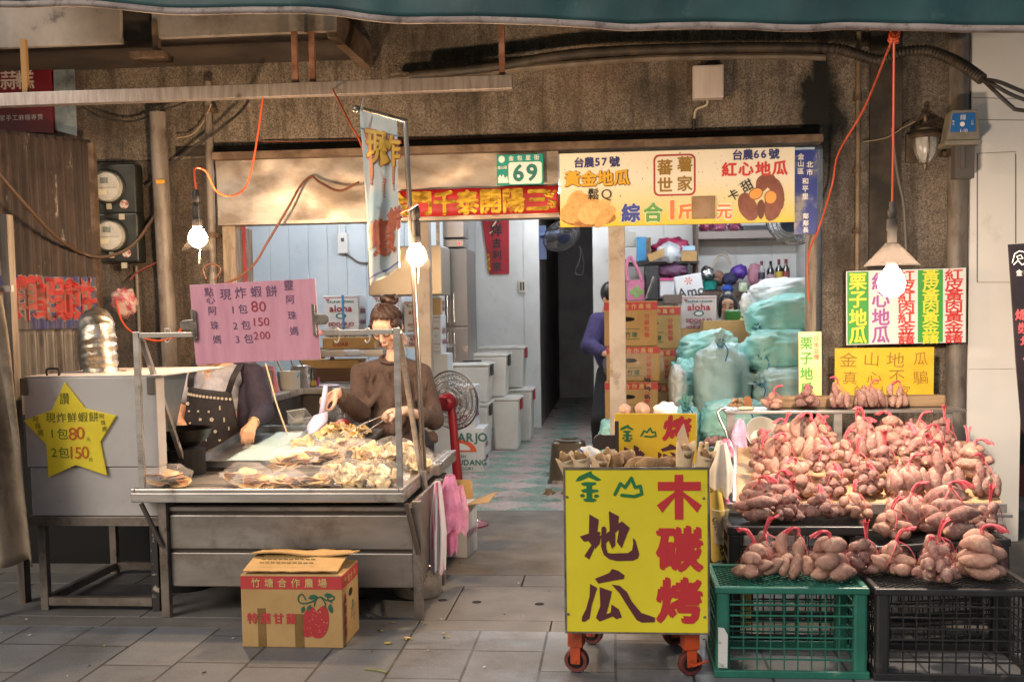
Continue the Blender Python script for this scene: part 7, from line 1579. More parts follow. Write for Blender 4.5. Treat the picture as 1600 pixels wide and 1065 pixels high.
mb = MB(); c_ = wr2[1] + x_ * .01; mb.tube([c_ + (u_ * math.cos(a * .3142) + y_ * math.sin(a * .3142)) * .030 for a in range(21)], .006, 8); mb.obj("bracelet", M("watch_steel", 'b7a27c', .3, .8), t, smooth=180)
mb = MB(); c_ = P(327, 575, Yo - .08); mb.tube(spl([c_ + V((-.055, .06, .03)), c_ + V((-.03, -.01, -.005)), c_ + V((0, -.03, -.022)), c_ + V((.03, -.01, -.005)), c_ + V((.055, .06, .03))]), .0022, 6); mb.obj("necklace", gold_f, t)
aprm = M("black_apron", '1d1a1d', .8, c2='262226', scale=30)
def apr(u, v):
    px = (292 + 66 * u) + (v * 1.0) * (-22 + 52 * u); py = 604 + 9 * u + v * 150
    p = P(px, py, Yo - .15); cxx = P(338, 640, Yo).x
    p.y = Yo - .155 + .09 * ((p.x - cxx) / .2) ** 2 - .02 * math.sin(v * 2.5) + .012 * noise.noise((px * .05, py * .03, 1)); return p
mb = MB(); mb.sheet(apr, 24, 30); mb.obj("apron", aprm, t, smooth=180, solid=.004)
for (ua, qa, qb) in ((.06, (303, 578), (303, 566)), (.95, (372, 576), (378, 566))):
    p = apr(ua, 0); mb = MB(); pts = spl([p, p.lerp(P(*qa, Yo - .13), .6) + V((0, -.02, 0)), P(*qa, Yo - .10), P(*qb, Yo + .0)], 6)
    mb.sheet(lambda u, v: pts[min(int(v * (len(pts) - 1)), len(pts) - 1)] + V(((u - .5) * .042, -.004, 0)), 2, len(pts) - 1); mb.obj("apron_strap", aprm, t, solid=.004)
mb = MB()
def mot(u, v, kind, s_):
    c_ = apr(u, v); e = apr(min(1, u + .02), v) - c_; sl = e.y / max(1e-5, e.x)
    def put_(pts): mb.prism([(c_.x + a, c_.z + b) for a, b in pts], c_.y - .010, c_.y - .006)
    if kind == 0:
        for k_ in range(5): a_ = k_ * 1.2566; put_([(s_ * .6 * math.cos(a_) + s_ * .42 * math.cos(j * 1.047), s_ * .6 * math.sin(a_) + s_ * .42 * math.sin(j * 1.047)) for j in range(6)])
    elif kind == 1: put_([(s_ * .9 * math.cos(j * .628) * (1 if j % 2 else .55), s_ * .9 * math.sin(j * .628) * (1 if j % 2 else .55)) for j in range(10)])
    elif kind == 2: put_([(0, -s_), (s_ * .9, .1 * s_), (s_ * .5, s_ * .7), (0, s_ * .3), (-s_ * .5, s_ * .7), (-s_ * .9, .1 * s_)])
    else: put_([(-s_ * .3, -s_), (s_ * .3, -s_), (s_ * .3, s_), (-s_ * .3, s_)])
for i in range(13): mot((i + .5) / 13, .075, 0, .0095)
r_ = random.Random(5)
for i in range(34): mot(.04 + .92 * ((i * 7) % 17) / 17, .17 + .8 * ((i * 11) % 34) / 34 + r_.uniform(-.02, .02), i % 4, r_.uniform(.007, .014))
mb.obj("apron_print", M("cream_print", 'b9ad9c', .8), t)
mb = MB()
for sx_ in (-1, 1): limb(mb, [V((hip2.x + sx_ * .085, Yo + .04, hip2.z)), V((hip2.x + sx_ * .1, Yo + .01, .42)), V((hip2.x + sx_ * .1, Yo + .06, .09))], [.12, .085, .07])
fuse(mb, "trousers", M("charcoal_trousers", '2b2b30', .9), t, .014, 4)
mb = MB()
for sx_ in (-1, 1): limb(mb, [V((hip2.x + sx_ * .1, Yo + .06, .05)), V((hip2.x + sx_ * .11, Yo - .12, .042))], [.05, .042])
fuse(mb, "shoes", M("shoe_grey", '55524f', .7), t, .011, 3)
p = hd2[1] + V((.03, -.03, -.06)); mb = MB(); mb.ell(p, (.05, .03, .02), 14, 8, None, lambda d: 1 + .3 * noise.noise(d * 3)); tag(mb.obj("small_bag", clear, None, smooth=180), "small clear bag under the older woman's hand on the blue-lined tray", "bag")
# ---- seated helper half hidden by the post
Yp = 9.8
t = thing("person", "seated person in a purple hooded jacket half hidden behind the beige post", "person", G(945, 740))
hc3 = P(957, 466, Yp); HM3 = Matrix.Rotation(R(38), 3, 'Z') @ Matrix.Rotation(R(12), 3, 'X')
sh3 = [P(934, 502, Yp), P(985, 502, Yp + .12)]; el3 = P(921, 540, Yp - .12); wr3 = P(944, 552, Yp - .32); hp3 = P(950, 585, Yp + .05)
mb = MB(); head(mb, hc3, HM3, 1.05); limb(mb, [hc3 + HM3 @ V((0, .04, -.13)), P(960, 500, Yp + .05), P(962, 590, Yp + .08)], [.055, .08, .12])
limb(mb, [sh3[0], el3, wr3], [.05, .045, .03]); hand(mb, wr3, wr3 + V((.2, -.1, -.05)), V((0, -.3, .9)), 1, .5); limb(mb, [P(955, 500, Yp + .05), sh3[1], P(995, 550, Yp - .1)], [.06, .05, .04])
for i in (0, 1): limb(mb, [hp3 + V((.02 + .12 * i, .03, 0)), V((hp3.x - .06 + .2 * i, Yp - .3, .52)), V((hp3.x - .05 + .2 * i, Yp - .28, .08))], [.09, .07, .045]); limb(mb, [V((hp3.x - .05 + .2 * i, Yp - .28, .05)), V((hp3.x - .05 + .2 * i, Yp - .44, .035))], [.04, .03])
fuse(mb, "body", skin2, t, .009, 4); face(hc3, HM3, 1.05, t)
purp = M("purple_fleece", '3f3a66', .9, c2='352f57', scale=25, bump=.3, bscale=40)
mb = MB(); mb.ell(P(962, 540, Yp + .06), (.21, .15, .28)); limb(mb, [P(955, 500, Yp + .05), sh3[0], el3, el3.lerp(wr3, .85)], [.09, .085, .082, .055]); limb(mb, [P(960, 498, Yp + .06), sh3[1], P(995, 550, Yp - .1)], [.09, .08, .07]); mb.ell(P(962, 492, Yp + .1), (.1, .09, .07)); fuse(mb, "jacket", purp, t, .013, 5)
mb = MB()
for i in (0, 1): limb(mb, [hp3 + V((.02 + .12 * i, .03, 0)), V((hp3.x - .06 + .2 * i, Yp - .3, .52)), V((hp3.x - .05 + .2 * i, Yp - .28, .09))], [.13, .10, .075])
fuse(mb, "trousers", M("black_trousers", '141417', .9), t, .014, 4)
mb = MB(); mb.ell(hc3 + HM3 @ V((0, .028, .045)), (.092, .112, .108), 20, 12, HM3); fuse(mb, "hair", M("black_hair", '171312'), t, .01, 3)
t = thing("orange_stool", "orange plastic stool under the seated person behind the post", "stool", G(950, 745))
orp = M("orange_plastic", 'd2591f', .4); sx0 = hp3.x + .06
MB().box(sx0 - .15, Yp - .06, hp3.z - .16, sx0 + .15, Yp + .22, hp3.z - .13).obj("seat", orp, t, bevel=.01)
for a_, b_ in ((-.13, -.04), (.13, -.04), (-.13, .2), (.13, .2)): mb = MB(); mb.bar((sx0 + a_ * 1.25, Yp + b_ * 1.1, 0), (sx0 + a_, Yp + b_, hp3.z - .16), .035); mb.obj("leg", orp, t, bevel=.004)
# ---- person peeping over the sacks
Yq = 11.4
t = thing("person", "dark-haired person peeping out between the shrimp carton and the sacks", "person", G(1140, 700))
hc4 = P(1137, 478, Yq); HM4 = Matrix.Rotation(R(-6), 3, 'Z') @ Matrix.Rotation(R(8), 3, 'X')
mb = MB(); head(mb, hc4, HM4, 1.05); limb(mb, [hc4 + V((0, .04, -.13)), P(1137, 520, Yq + .06), P(1137, 570, Yq + .08)], [.055, .09, .13])
for q in (-1, 1): limb(mb, [P(1137, 518, Yq + .05), P(1137 + q * 26, 524, Yq + .05), P(1137 + q * 30, 570, Yq - .1), P(1137 + q * 10, 580, Yq - .3)], [.06, .055, .045, .03]); hand(mb, P(1137 + q * 10, 580, Yq - .3), P(1137 + q * 4, 584, Yq - .45), V((0, 0, 1)), q, .5); limb(mb, [P(1137, 570, Yq + .08) + V((q * .1, 0, 0)), V((hc4.x + q * .12, Yq - .3, .5)), V((hc4.x + q * .12, Yq - .3, .05))], [.1, .07, .045])
fuse(mb, "body", skin2, t, .009, 4); face(hc4, HM4, 1.05, t, 'a0584e')
mb = MB(); mb.ell(P(1137, 545, Yq + .06), (.21, .15, .26))
for q in (-1, 1): limb(mb, [P(1137, 516, Yq + .05), P(1137 + q * 26, 522, Yq + .05), P(1137 + q * 30, 570, Yq - .1), P(1137 + q * 14, 578, Yq - .25)], [.09, .085, .07, .05])
fuse(mb, "jacket", M("dark_grey_jacket", '3a3837', .9), t, .013, 5)
mb = MB()
for q in (-1, 1): limb(mb, [P(1137, 572, Yq + .08) + V((q * .1, 0, 0)), V((hc4.x + q * .12, Yq - .3, .5)), V((hc4.x + q * .12, Yq - .3, .08))], [.13, .1, .07])
fuse(mb, "trousers", M("black_trousers", '141417'), t, .014, 4)
mb = MB(); mb.ell(hc4 + HM4 @ V((0, .03, .045)), (.094, .112, .11), 20, 12, HM4)
for q in (-1, 1): mb.ell(hc4 + HM4 @ V((q * .08, .0, -.03)), (.022, .05, .10), 12, 8, HM4)
fuse(mb, "hair", M("black_hair", '171312'), t, .009, 3)
# ================================================================== INSIDE THE SHOP
whitec = M("white_carton", 'd3d4d4', .6, c2='c9cbcc', scale=5, dirt='b3b1ab', dscale=7, dlo=.62, dhi=.8); wred = ink('carton_wine', '8f2238'); wteal = ink('carton_teal', '2a6a66'); worg = ink('carton_orange', 'd2562c')
def krupuk(lab, px0, px1, py0, py1, Y, d_=.34, rz=0, z=None, strap=False, style=0, m=whitec):
    a_, b_ = P(px0, py1, Y), P(px1, py1, Y); w_ = b_.x - a_.x; z0_ = a_.z if z is None else z; h_ = P((px0 + px1) / 2, py0, Y).z - z0_
    k = carton("cracker_carton", lab, ((a_.x + b_.x) / 2, Y, z0_), w_, d_, h_, rz, m, "carton", "white prawn cracker cartons", .006); S = w_ / 60
    if style == 0:
        lay(k, lambda mb: [mb.line("aloha", 0, h_ * .66, 15 * S, -.003, .5 * S, 1.15), mb.line("SIDOARJO", 0, h_ * .25, 8.5 * S, -.003, .3 * S, 1.05), mb.line("KUALITAS NO 1", 0, h_ * .16, 4.2 * S, -.003, .1 * S), mb.line("HOME QUALITY", 0, h_ * .06, 5.5 * S, -.003, .2 * S)], wred)
        lay(k, lambda mb: [mb.line("KRUPUK UDANG", 0, h_ * .83, 5.0 * S, -.003, .2 * S, 1.1), mb.prism([(9 * S * math.cos(j * .45), h_ * .46 + 5 * S * math.sin(j * .45)) for j in range(14)], -.002, -.0002)], wteal)
        lay(k, lambda mb: mb.prism([(6 * S * math.cos(j * .45), h_ * .46 + 3 * S * math.sin(j * .45)) for j in range(14)], -.004, -.0022), ink('carton_white', 'd9dad9'), "badge")
        lay(k, lambda mb: [mb.box(-w_ / 2 + .006, -.002, h_ * .93, w_ / 2 - .006, -.0002, h_ * .945), mb.prism([(-w_ / 2 + 4 * S, h_ * .9), (-w_ / 2 + 12 * S, h_ * .9), (-w_ / 2 + 10 * S, h_ * .86), (-w_ / 2 + 6 * S, h_ * .86)], -.002, -.0002)], wred, "print_mark")
    else:
        lay(k, lambda mb: [mb.line("SIDOARJO", 2 * S, h_ * .80, 13 * S, -.003, .4 * S), mb.line("KRUPUK UDANG", -2 * S, h_ * .22, 8.5 * S, -.003, .3 * S), mb.line("PUTIH TENGGIRI", -2 * S, h_ * .08, 5 * S, -.003, .1 * S), mb.line("BERAT BERSIH", -4 * S, h_ * .36, 4.2 * S, -.003, .1 * S)], wteal)
        lay(k, lambda mb: mb.prism([(0 * S + 22 * S * math.cos(j * .2856), h_ * .46 + 14 * S * max(0, math.sin(j * .2856))) for j in range(12)], -.002, -.0002), worg, "picture")
        lay(k, lambda mb: mb.prism([(0 * S + 15 * S * math.cos(j * .2856), h_ * .50 + 8 * S * max(0, math.sin(j * .2856))) for j in range(12)], -.004, -.0022), ink('carton_white', 'd9dad9'), "picture")
    sd_ = MB(); sd_.M = Matrix.Translation((w_ / 2, 0, 0)) @ Matrix.Rotation(R(90), 4, 'Z'); sd_.line("aloha", d_ / 2, h_ * .62, .09, -.003, .002); sd_.line("UDANG", d_ / 2, h_ * .3, .06, -.003, .002); sd_.obj("lettering", wred, k)
    if strap: MB().box(2 * S, -.006, -.001, 6 * S, -.0042, h_ + .002).obj("strap", ink('strap_blue', '3a86b5'), k)
    return k
# rack with the shrimp-cracker cartons
rk = thing("steel_rack", "plain steel rack carrying the white cartons behind the counter", "rack", (P(590, 600, 10).x, 10, 0))
ra, rb, rz_ = P(500, 540, 10), P(700, 540, 10), P(600, 541, 10).z
MB().box(ra.x, 9.98, rz_ - .02, rb.x, 10.5, rz_).obj("shelf", ss, rk)
for x_ in (ra.x + .02, rb.x - .02): MB().box(x_ - .02, 10.0, 0, x_ + .02, 10.04, rz_ - .021).obj("leg", legm, rk)
z1 = rz_ + .001; z2 = P(600, 520, 10).z
krupuk("white cracker carton with a blue strap just behind the pink board", 506, 561, 461, 520, 10.0, strap=True, z=z2)
krupuk("flat white carton under the blue-strapped one", 509, 563, 523, 541, 10.02, z=z1)
krupuk("white cracker carton behind the young woman's bun", 583, 629, 459, 522, 10.06, z=z2); krupuk("flat white carton hidden behind the young woman's head", 575, 629, 524, 541, 10.08, z=z1)
krupuk("white cracker carton behind the chromed pole at head height", 632, 672, 470, 520, 9.98, z=z2); krupuk("white cracker carton low behind the chromed pole", 634, 672, 522, 541, 9.96, z=z1)
krupuk("narrow white carton between the beige post and the steel fridge", 673, 690, 492, 552, 9.7, d_=.3, z=P(680, 552, 9.7).z); tag(MB().box(P(668, 560, 9.7).x, 9.7, 0, P(700, 560, 9.7).x, 10.0, P(680, 552, 9.7).z - .002).obj("carton_column", whitec, None, bevel=.006), "plain white carton column under the narrow white carton", "carton")
krupuk("white carton standing highest beside the steel fridge", 668, 688, 458, 490, 10.1, d_=.3, z=z2 + .16)
tag(MB().box(P(655, 466, 10.06).x, 10.02, z2 + .001, P(690, 466, 10.06).x, 10.09, P(670, 465, 10.06).z).obj("kraft_carton", kraft, None, bevel=.004), "kraft flap of an opened carton beside the beige post", "carton")
# hood, shelf, counter
hd = thing("range_hood", "large dull stainless hood panel behind the cloth banner", "hood", P(620, 450, 9.4)); a_, b_ = P(575, 420, 9.4), P(690, 420, 9.4)
MB().box(a_.x, 9.4, P(600, 462, 9.4).z, b_.x, 9.9, P(600, 385, 9.4).z).obj("hood", M("warm_stainless", 'b0a492', .38, .7, c2='9c9080', scale=2), hd, bevel=.01)
mb = MB(); [mb.box(x - .015, 9.6, P(600, 385, 9.4).z, x + .015, 9.63, 3.0) for x in (a_.x + .06, b_.x - .06)]; mb.obj("hanger_rod", galv, hd)
ctz = P(520, 604, 8.6).z
ct = thing("kitchen_counter", "L-shaped stainless kitchen counter behind the two women", "counter", (P(430, 600, 8.6).x, 8.6, 0))
MB().box(P(240, 604, 8.6).x, 8.45, ctz - .05, P(575, 604, 8.6).x, 9.2, ctz).obj("worktop", ss, ct, bevel=.006)
MB().box(P(240, 604, 8.6).x, 8.48, .1, P(575, 604, 8.6).x, 9.15, ctz - .052).obj("cabinet", M("dim_steel", '5c554e', .5, .6, c2='403a35', scale=3), ct, bevel=.004)
p = P(395, 660, 7.2); MB().box(p.x - .55, 7.15, ctz - .05, p.x, 8.449, ctz - .001).obj("worktop", ss, ct, bevel=.006); MB().box(p.x - .52, 7.2, .1, p.x - .02, 8.44, ctz - .052).obj("cabinet", M("dim_steel", '5c554e'), ct)
sh = thing("wall_shelf", "narrow stainless shelf with a flattened carton above the counter", "shelf", P(540, 552, 9.1)); a_, b_ = P(500, 552, 9.1), P(600, 552, 9.1)
MB().box(a_.x, 9.05, P(540, 557, 9.1).z, b_.x, 9.4, P(540, 546, 9.1).z).obj("shelf", ss, sh, bevel=.004); mb = MB(); [mb.box(x - .015, 9.3, ctz, x + .015, 9.33, P(540, 557, 9.1).z - .001) for x in (a_.x + .05, b_.x - .05)]; mb.obj("upright", galv, sh)
c, w_, h_ = pane(504, 527, 585, 545, 9.12); k = carton("kraft_tray", "long flat kraft carton lying on the shelf behind the young woman", (c.x, 9.12, c.z - h_ / 2), w_, .2, h_, 0, kraft); lay(k, lambda mb: mb.line("USIAB", -w_ * .15, -0 + h_ * .45, h_ * .5, -.003, .002), ink('print_red_brown', '8f3a2c'))
mb = MB(); p = P(552, 551, 9.05); mb.tube([p + V((-.07, 0, .0)), p + V((.05, 0, 0)), p + V((.07, 0, 0)), p + V((.1, 0, 0))], [.03, .03, .014, .012], 14); tag(mb.obj("clear_bottle", film("clear_pet", 'dfe6ea', .35, .08, 9), None, smooth=True), "clear plastic bottle lying on its side under the flat kraft carton", "bottle")
c, w_, h_ = pane(470, 562, 560, 575, 9.2); tag(MB().box(c.x - w_ / 2, 9.2, c.z - h_ / 2, c.x + w_ / 2, 9.5, c.z + h_ / 2).obj("kraft_sheet", kraft), "kraft sheet lying on top of the brown board on the counter", "card")
c2_, w2_, h2_ = pane(490, 575.5, 562, 603, 9.22); tag(MB().box(c2_.x - w2_ / 2, 9.22, ctz + .001, c2_.x + w2_ / 2, 9.5, c.z - h_ / 2 - .001).obj("brown_board", M("dark_brown_wood", '5a3d28', .6, c2='6e4c33', scale=4, stretch=(.5, 4, 4)), None, bevel=.004), "dark brown wooden box at the back of the counter", "box")
def pot(name, lab, px, py, Y, r, h, m, z=None, handle=None):
    p = P(px, py, Y); z = ctz + .001 if z is None else z; k = thing(name, lab, name.split('_')[-1], (p.x, Y, z), local=True)
    mb = MB(); mb.lathe([(0, 0), (r * .94, 0), (r, .02), (r, h), (r * 1.04, h + .004), (r * .96, h), (r * .94, .01), (0, .008)], n=26); mb.obj("body", m, k, smooth=True)
    if handle: mb = MB(); mb.tube([(r * 1.02 * math.cos(a * .2618 + math.pi), -r * .55 * math.sin(a * .2618) - .01, h - .01 - .06 * math.sin(a * .2618)) for a in range(13)], .006, 8); mb.obj("handle", handle, k, smooth=180)
    return k
pot("stock_pot", "tall steel stock pot behind the older woman's shoulder", 408, 620, 7.9, .085, .17, ss); pot("food_bucket", "translucent tub with a blue handle and yellow food behind the pink board", 452, 604, 8.3, .085, .14, M("milky_plastic", 'd6d2c6'), handle=ink('handle_blue', '3d9ac2'))
p = P(452, 604, 8.3); mb = MB(); mb.lathe([(0, .11), (.078, .11), (.078, .02), (0, .02)], (p.x, 8.3, ctz + .005), 20); tag(mb.obj("yellow_food", M("mustard_food", 'c9b15a', .6, c2='b59a3f', scale=30)), "yellow mashed food inside the blue-handled tub", "food")
pot("steel_pail", "steel pail with a wire handle beside the spray can", 471, 602, 8.55, .075, .17, ss, handle=galv); pot("enamel_pot", "dark steel pot at the counter's end behind the older woman", 395, 600, 8.6, .1, .12, M("dim_steel", '5c554e'))
p = P(489, 598, 8.6); mb = MB(); mb.lathe([(0, 0), (.026, 0), (.026, .13), (.018, .145), (.018, .155), (0, .156)], (p.x, 8.6, ctz + .001), 18); k = tag(mb.obj("spray_can", M("can_black", '26231f', .35), None, smooth=True), "black and gold spray can on the counter beside the steel pail", "can"); mb = MB(); mb.lathe([(.0265, .01), (.0265, .055)], (p.x, 8.6, ctz + .001), 18); mb.obj("label_band", ink('can_gold', 'a08433'), k, smooth=True)
mb = MB(); a_ = P(430, 604, 8.0); mb.prism([(a_.x - .08, ctz), (a_.x + .03, ctz), (a_.x - .01, ctz + .2), (a_.x - .1, ctz + .2)], 8.0, 8.02); tag(mb.obj("pink_chopping_board", M("pink_board", 'c98591', .5)), "pink chopping board leaning on the counter behind the pots", "board")
p = P(512, 601, 8.5); mb = MB(); mb.ell((p.x, 8.55, ctz + .012), (.085, .09, .014), 18, 8, None, lambda d: 1 + .2 * noise.noise(d * 3)); tag(mb.obj("folded_towel", M("pink_white_towel", 'dccfd2', .9, c2='c27a9a', scale=30, lo=.6, hi=.66), None, smooth=180), "white towel with pink edging folded on the counter", "towel")
tag(MB().cyl((P(497, 600, 8.7).x, 8.7, ctz + .001), (P(497, 600, 8.7).x, 8.7, ctz + .07), .012, n=12).obj("pink_marker", ink('marker_pink', 'c0538d')), "small pink container standing beside the spray can", "container")
for i, (x_, lab) in enumerate(((462, "steel ladle leaning out of the steel pail"), (476, "second steel utensil in the steel pail"), (440, "yellow-handled brush standing in the tub"))):
    mb = MB(); a_ = P(x_ + 6, 590, 8.55); b_ = P(x_ - 8, 562, 8.6); mb.tube([a_, b_], .007, 8); tag(mb.obj("utensil", galv if i < 2 else ink('handle_yellow', 'b79a45')), lab, "utensil", "utensils on the counter")
# fridge
fr = thing("steel_fridge", "tall stainless fridge with bar handles against the white inner wall", "fridge", P(705, 560, 11.2)); a_, b_ = P(686, 450, 11.2), P(730, 450, 11.2); ft = P(705, 388, 11.2).z; fm = P(705, 511, 11.2).z
fs = M("fridge_steel", 'a59d96', .35, .75, c2='968e87', scale=2, stretch=(1, 1, .3))
MB().box(a_.x, 11.22, .05, b_.x, 11.9, ft).obj("cabinet", fs, fr, bevel=.008); mid = a_.x + (b_.x - a_.x) * .42
for x0_, x1_ in ((a_.x, mid - .004), (mid + .004, b_.x)):
    for z0_, z1_ in ((.1, fm - .01), (fm + .012, ft - .01)):
        dd = MB().box(x0_ + .003, 11.195, z0_, x1_ - .003, 11.218, z1_).obj("door", fs, fr, bevel=.004)
        xh = x1_ - .03 if x0_ < mid - .1 else x0_ + .03; h0, h1 = (fm + .04, fm + .36) if z0_ > fm else (fm - .36, fm - .05)
        mb = MB(); mb.tube([(xh, 11.19, h0), (xh, 11.15, h0 + .01), (xh, 11.15, h1 - .01), (xh, 11.19, h1)], .011, 8); mb.obj("handle", M("bright_handle", 'd5d1cb', .2, .9), dd, smooth=True)
up = thing("wall_cabinet", "small stainless unit with a red lamp above the fridge", "cabinet", P(705, 365, 11.2)); MB().box(P(688, 360, 11.2).x, 11.2, P(705, 371, 11.2).z, P(724, 360, 11.2).x, 11.6, P(705, 338, 11.2).z).obj("cabinet", fs, up, bevel=.006); MB().box(P(690, 380, 11.2).x, 11.2, P(705, 386, 11.2).z, P(724, 380, 11.2).x, 11.6, P(705, 374, 11.2).z).obj("drawer", fs, up, bevel=.006)
MB().box(P(716, 380, 11.2).x, 11.19, P(705, 383, 11.2).z, P(719, 380, 11.2).x, 11.2, P(705, 378, 11.2).z).obj("indicator", M("red_indicator", 'c93a3a', .4, emit='ff4030', estr=1.5), up)
# storage bins
binm = M("frosted_bin", 'd9d6ce', .35, c2='cfcbc2', scale=3, trans=.1); lidm = M("bin_lid", 'e2e1dd', .35, c2='cbc9c2', scale=4); clipr = ink('clip_red', '9c2c38')
def bin_(lab, px0, px1, py0, py1, Y, d_=.5, z=None, clip=clipr):
    a_, b_ = P(px0, py1, Y), P(px1, py1, Y); w_ = b_.x - a_.x; z0_ = a_.z if z is None else z; h_ = P((px0 + px1) / 2, py0, Y).z - z0_
    k = thing("storage_bin", lab, "storage bin", ((a_.x + b_.x) / 2, Y, z0_), "white lidded storage bins", local=True)
    mb = MB(); x, y = w_ / 2, d_; i = .025
    mb.add([(-x + i, i, 0), (x - i, i, 0), (x - i, y - i, 0), (-x + i, y - i, 0), (-x, 0, h_ - .03), (x, 0, h_ - .03), (x, y, h_ - .03), (-x, y, h_ - .03)], [(0, 3, 2, 1), (4, 5, 6, 7), (0, 1, 5, 4), (1, 2, 6, 5), (2, 3, 7, 6), (3, 0, 4, 7)]); mb.obj("tub", binm, k, bevel=.018)
    mb = MB(); mb.box(-x - .012, -.012, h_ - .029, x + .012, y + .012, h_ - .008); mb.box(-x + .03, .03, h_ - .0078, x - .03, y - .03, h_); mb.obj("lid", lidm, k, bevel=.006)
    MB().box(x + .001, d_ * .3, h_ - .14, x + .022, d_ * .62, h_ - .02).obj("clip", clip, k, bevel=.004); return k
zb_ = lambda py, Y: P(780, py, Y).z
bin_("lower storage bin with a red clip nearest the fan", 757, 801, 621, 0, 11.6, .5, 0); bin_("lower storage bin furthest along the white wall", 783, 822, 607, 0, 12.4, .5, 0)
bin_("storage bin base hidden behind the stacked cartons", 690, 750, 630, 0, 11.0, .55, 0, ink('clip_black', '2a2a2a'))
bin_("topmost front storage bin with a marker pen on its lid", 693, 764, 567, 629, 11.02, .5, clip=ink('clip_black', '2a2a2a')); bin_("upper storage bin with a black clip above the red-clipped one", 728, 792, 552, 620, 11.62, .5, clip=ink('clip_black', '2a2a2a')); bin_("tallest storage bin with a red clip by the white wall", 750, 819, 541, 606, 12.42, .5)
mb = MB(); p = P(735, 566, 11.1); mb.tube([p + V((-.08, 0, .012)), p + V((.1, .1, .012))], .01, 8); tag(mb.obj("marker_pen", ink('black', '221e1c')), "black marker pen lying on the front bin's lid", "pen")
krupuk("white carton with an orange crescent print on the floor beside the fan", 672, 757, 669, 735, 10.0, .40, 0, z=0, style=1); krupuk("white carton stacked on the orange-printed one behind the fan", 660, 742, 603, 668, 10.02, .38, 0, z=P(715, 669, 10.0).z + .002)
krupuk("white carton standing alone against the end of the inner wall", 811, 838, 602, 645, 14.6, .3, 0, z=0); tag(MB().box(P(806, 598, 14.3).x, 14.3, .42, P(845, 598, 14.3).x, 14.9, .44).obj("kraft_sheet", kraft), "kraft sheet lying on the lone white carton by the wall's end", "card")
# fans
gr_ = M("fan_grille", '77767a', .35, .7); fred = M("fan_red", '8f1f2a', .35, c2='7d1823', scale=4); fred_d = M("fan_dark_red", '5f151d', .4)
def fan(lab, c_, r, yaw_, tilt, stand=None, facing=1, name="pedestal_fan", head_m=None, cap_m=None):
    k = thing(name, lab, "fan", c_, "electric fans", local=True); Mx = (Matrix.Rotation(yaw_, 4, 'Z') @ Matrix.Rotation(tilt, 4, 'X'))
    mb = MB(); mb.M = Mx
    for s_ in (-1, 1):
        for q, dp in ((1.0, 0), (.86, .035), (.68, .05), (.5, .06), (.34, .065)):
            mb.tube([(r * q * math.cos(a * .2244), s_ * dp * r * 4, r * q * math.sin(a * .2244)) for a in range(29)], .0035 if q < 1 else .006, 5, cap=False)
        for i in range(40):
            a = i * .15708; mb.tube([(r * q * math.cos(a), s_ * dp * r * 4, r * q * math.sin(a)) for q, dp in ((1.0, 0), (.86, .035), (.6, .055), (.25, .066))], .0018, 4, cap=False)
    mb.obj("grille", gr_, k)
    mb = MB(); mb.M = Mx
    for i in range(3):
        a0 = i * 2.094
        mb.sheet(lambda u, v: V((r * (.2 + .68 * v) * math.cos(a0 + (u - .5) * 1.1 * (.5 + .5 * v)), .03 * (u - .5), r * (.2 + .68 * v) * math.sin(a0 + (u - .5) * 1.1 * (.5 + .5 * v)))), 6, 6)
    mb.obj("blades", film("blade_smoke", '9aa3a8', .5, .2, 3), k, smooth=180)
    mb = MB(); mb.M = Mx; y0_ = -.27 * r if facing < 0 else -.3 * r
    mb.lathe([(0, -.62 * r), (.22 * r, -.6 * r), (.3 * r, -.5 * r), (.3 * r, -.1 * r), (0, -.1 * r)] if facing < 0 else [(0, -.32 * r), (.2 * r, -.31 * r), (.32 * r, -.27 * r), (.32 * r, -.22 * r), (0, -.2 * r)], n=24, ax='Y'); mb.obj("motor", head_m or fred, k, smooth=True)
    if facing < 0:
        mb = MB(); mb.M = Mx
        for i in range(-3, 4): mb.box(-.2 * r, -.63 * r, i * .06 * r - .004, .2 * r, -.605 * r, i * .06 * r + .004); mb.box(i * .06 * r - .004, -.628 * r, -.2 * r, i * .06 * r + .004, -.607 * r, .2 * r)
        mb.obj("motor_vent", fred_d, k)
    if stand:
        z0_ = -c_[2]; mb = MB(); mb.tube([(stand, -.06, z0_ + .03), (stand * .6, -.05, z0_ + .3), (.0, -.05, -.05)], [.036, .034, .028], 14); mb.obj("pole", fred, k, smooth=True)
        mb = MB(); mb.lathe([(0, .055), (.05, .052), (.12, .03), (.15, .012), (.15, .001), (0, .001)], (stand + .03, -.03, z0_), 28); mb.obj("base", M("fan_base_red", '7d2a3d', .25, trans=.1), k, smooth=True)
        mb = MB(); mb.tube([(stand * .8 - .03, -.1, z0_ + .26), (stand * .8 + .03, -.1, z0_ + .26)], .02, 10); mb.ell((stand * .8, -.1, z0_ + .22), (.018, .02, .03), 10, 8); mb.obj("clamp", black_rub, k)
    return k
c_ = P(707, 625, 7.45); fan("red pedestal fan seen from behind, beside the stall's end", c_, .205, R(-24), R(6), stand=.06, facing=-1)
c_ = P(537, 667, 7.0); fan("red-hubbed fan facing out between the two women", c_, .17, R(6), R(-10), facing=1); k = tag(MB().box(c_.x - .1, 6.98, 0, c_.x + .1, 7.2, c_.z - .17).obj("fan_pedestal_box", M("dim_steel", '5c554e')), "dark metal box the small fan stands on behind the stall", "box")
c_ = P(878, 368, 10.5); k = fan("dark blue wall fan tilted down at the head of the corridor", c_, .19, R(30), R(42), facing=1, name="wall_fan", head_m=M("fan_navy", '2a3350', .4)); a_ = P(845, 372, 10.6) - V(c_)
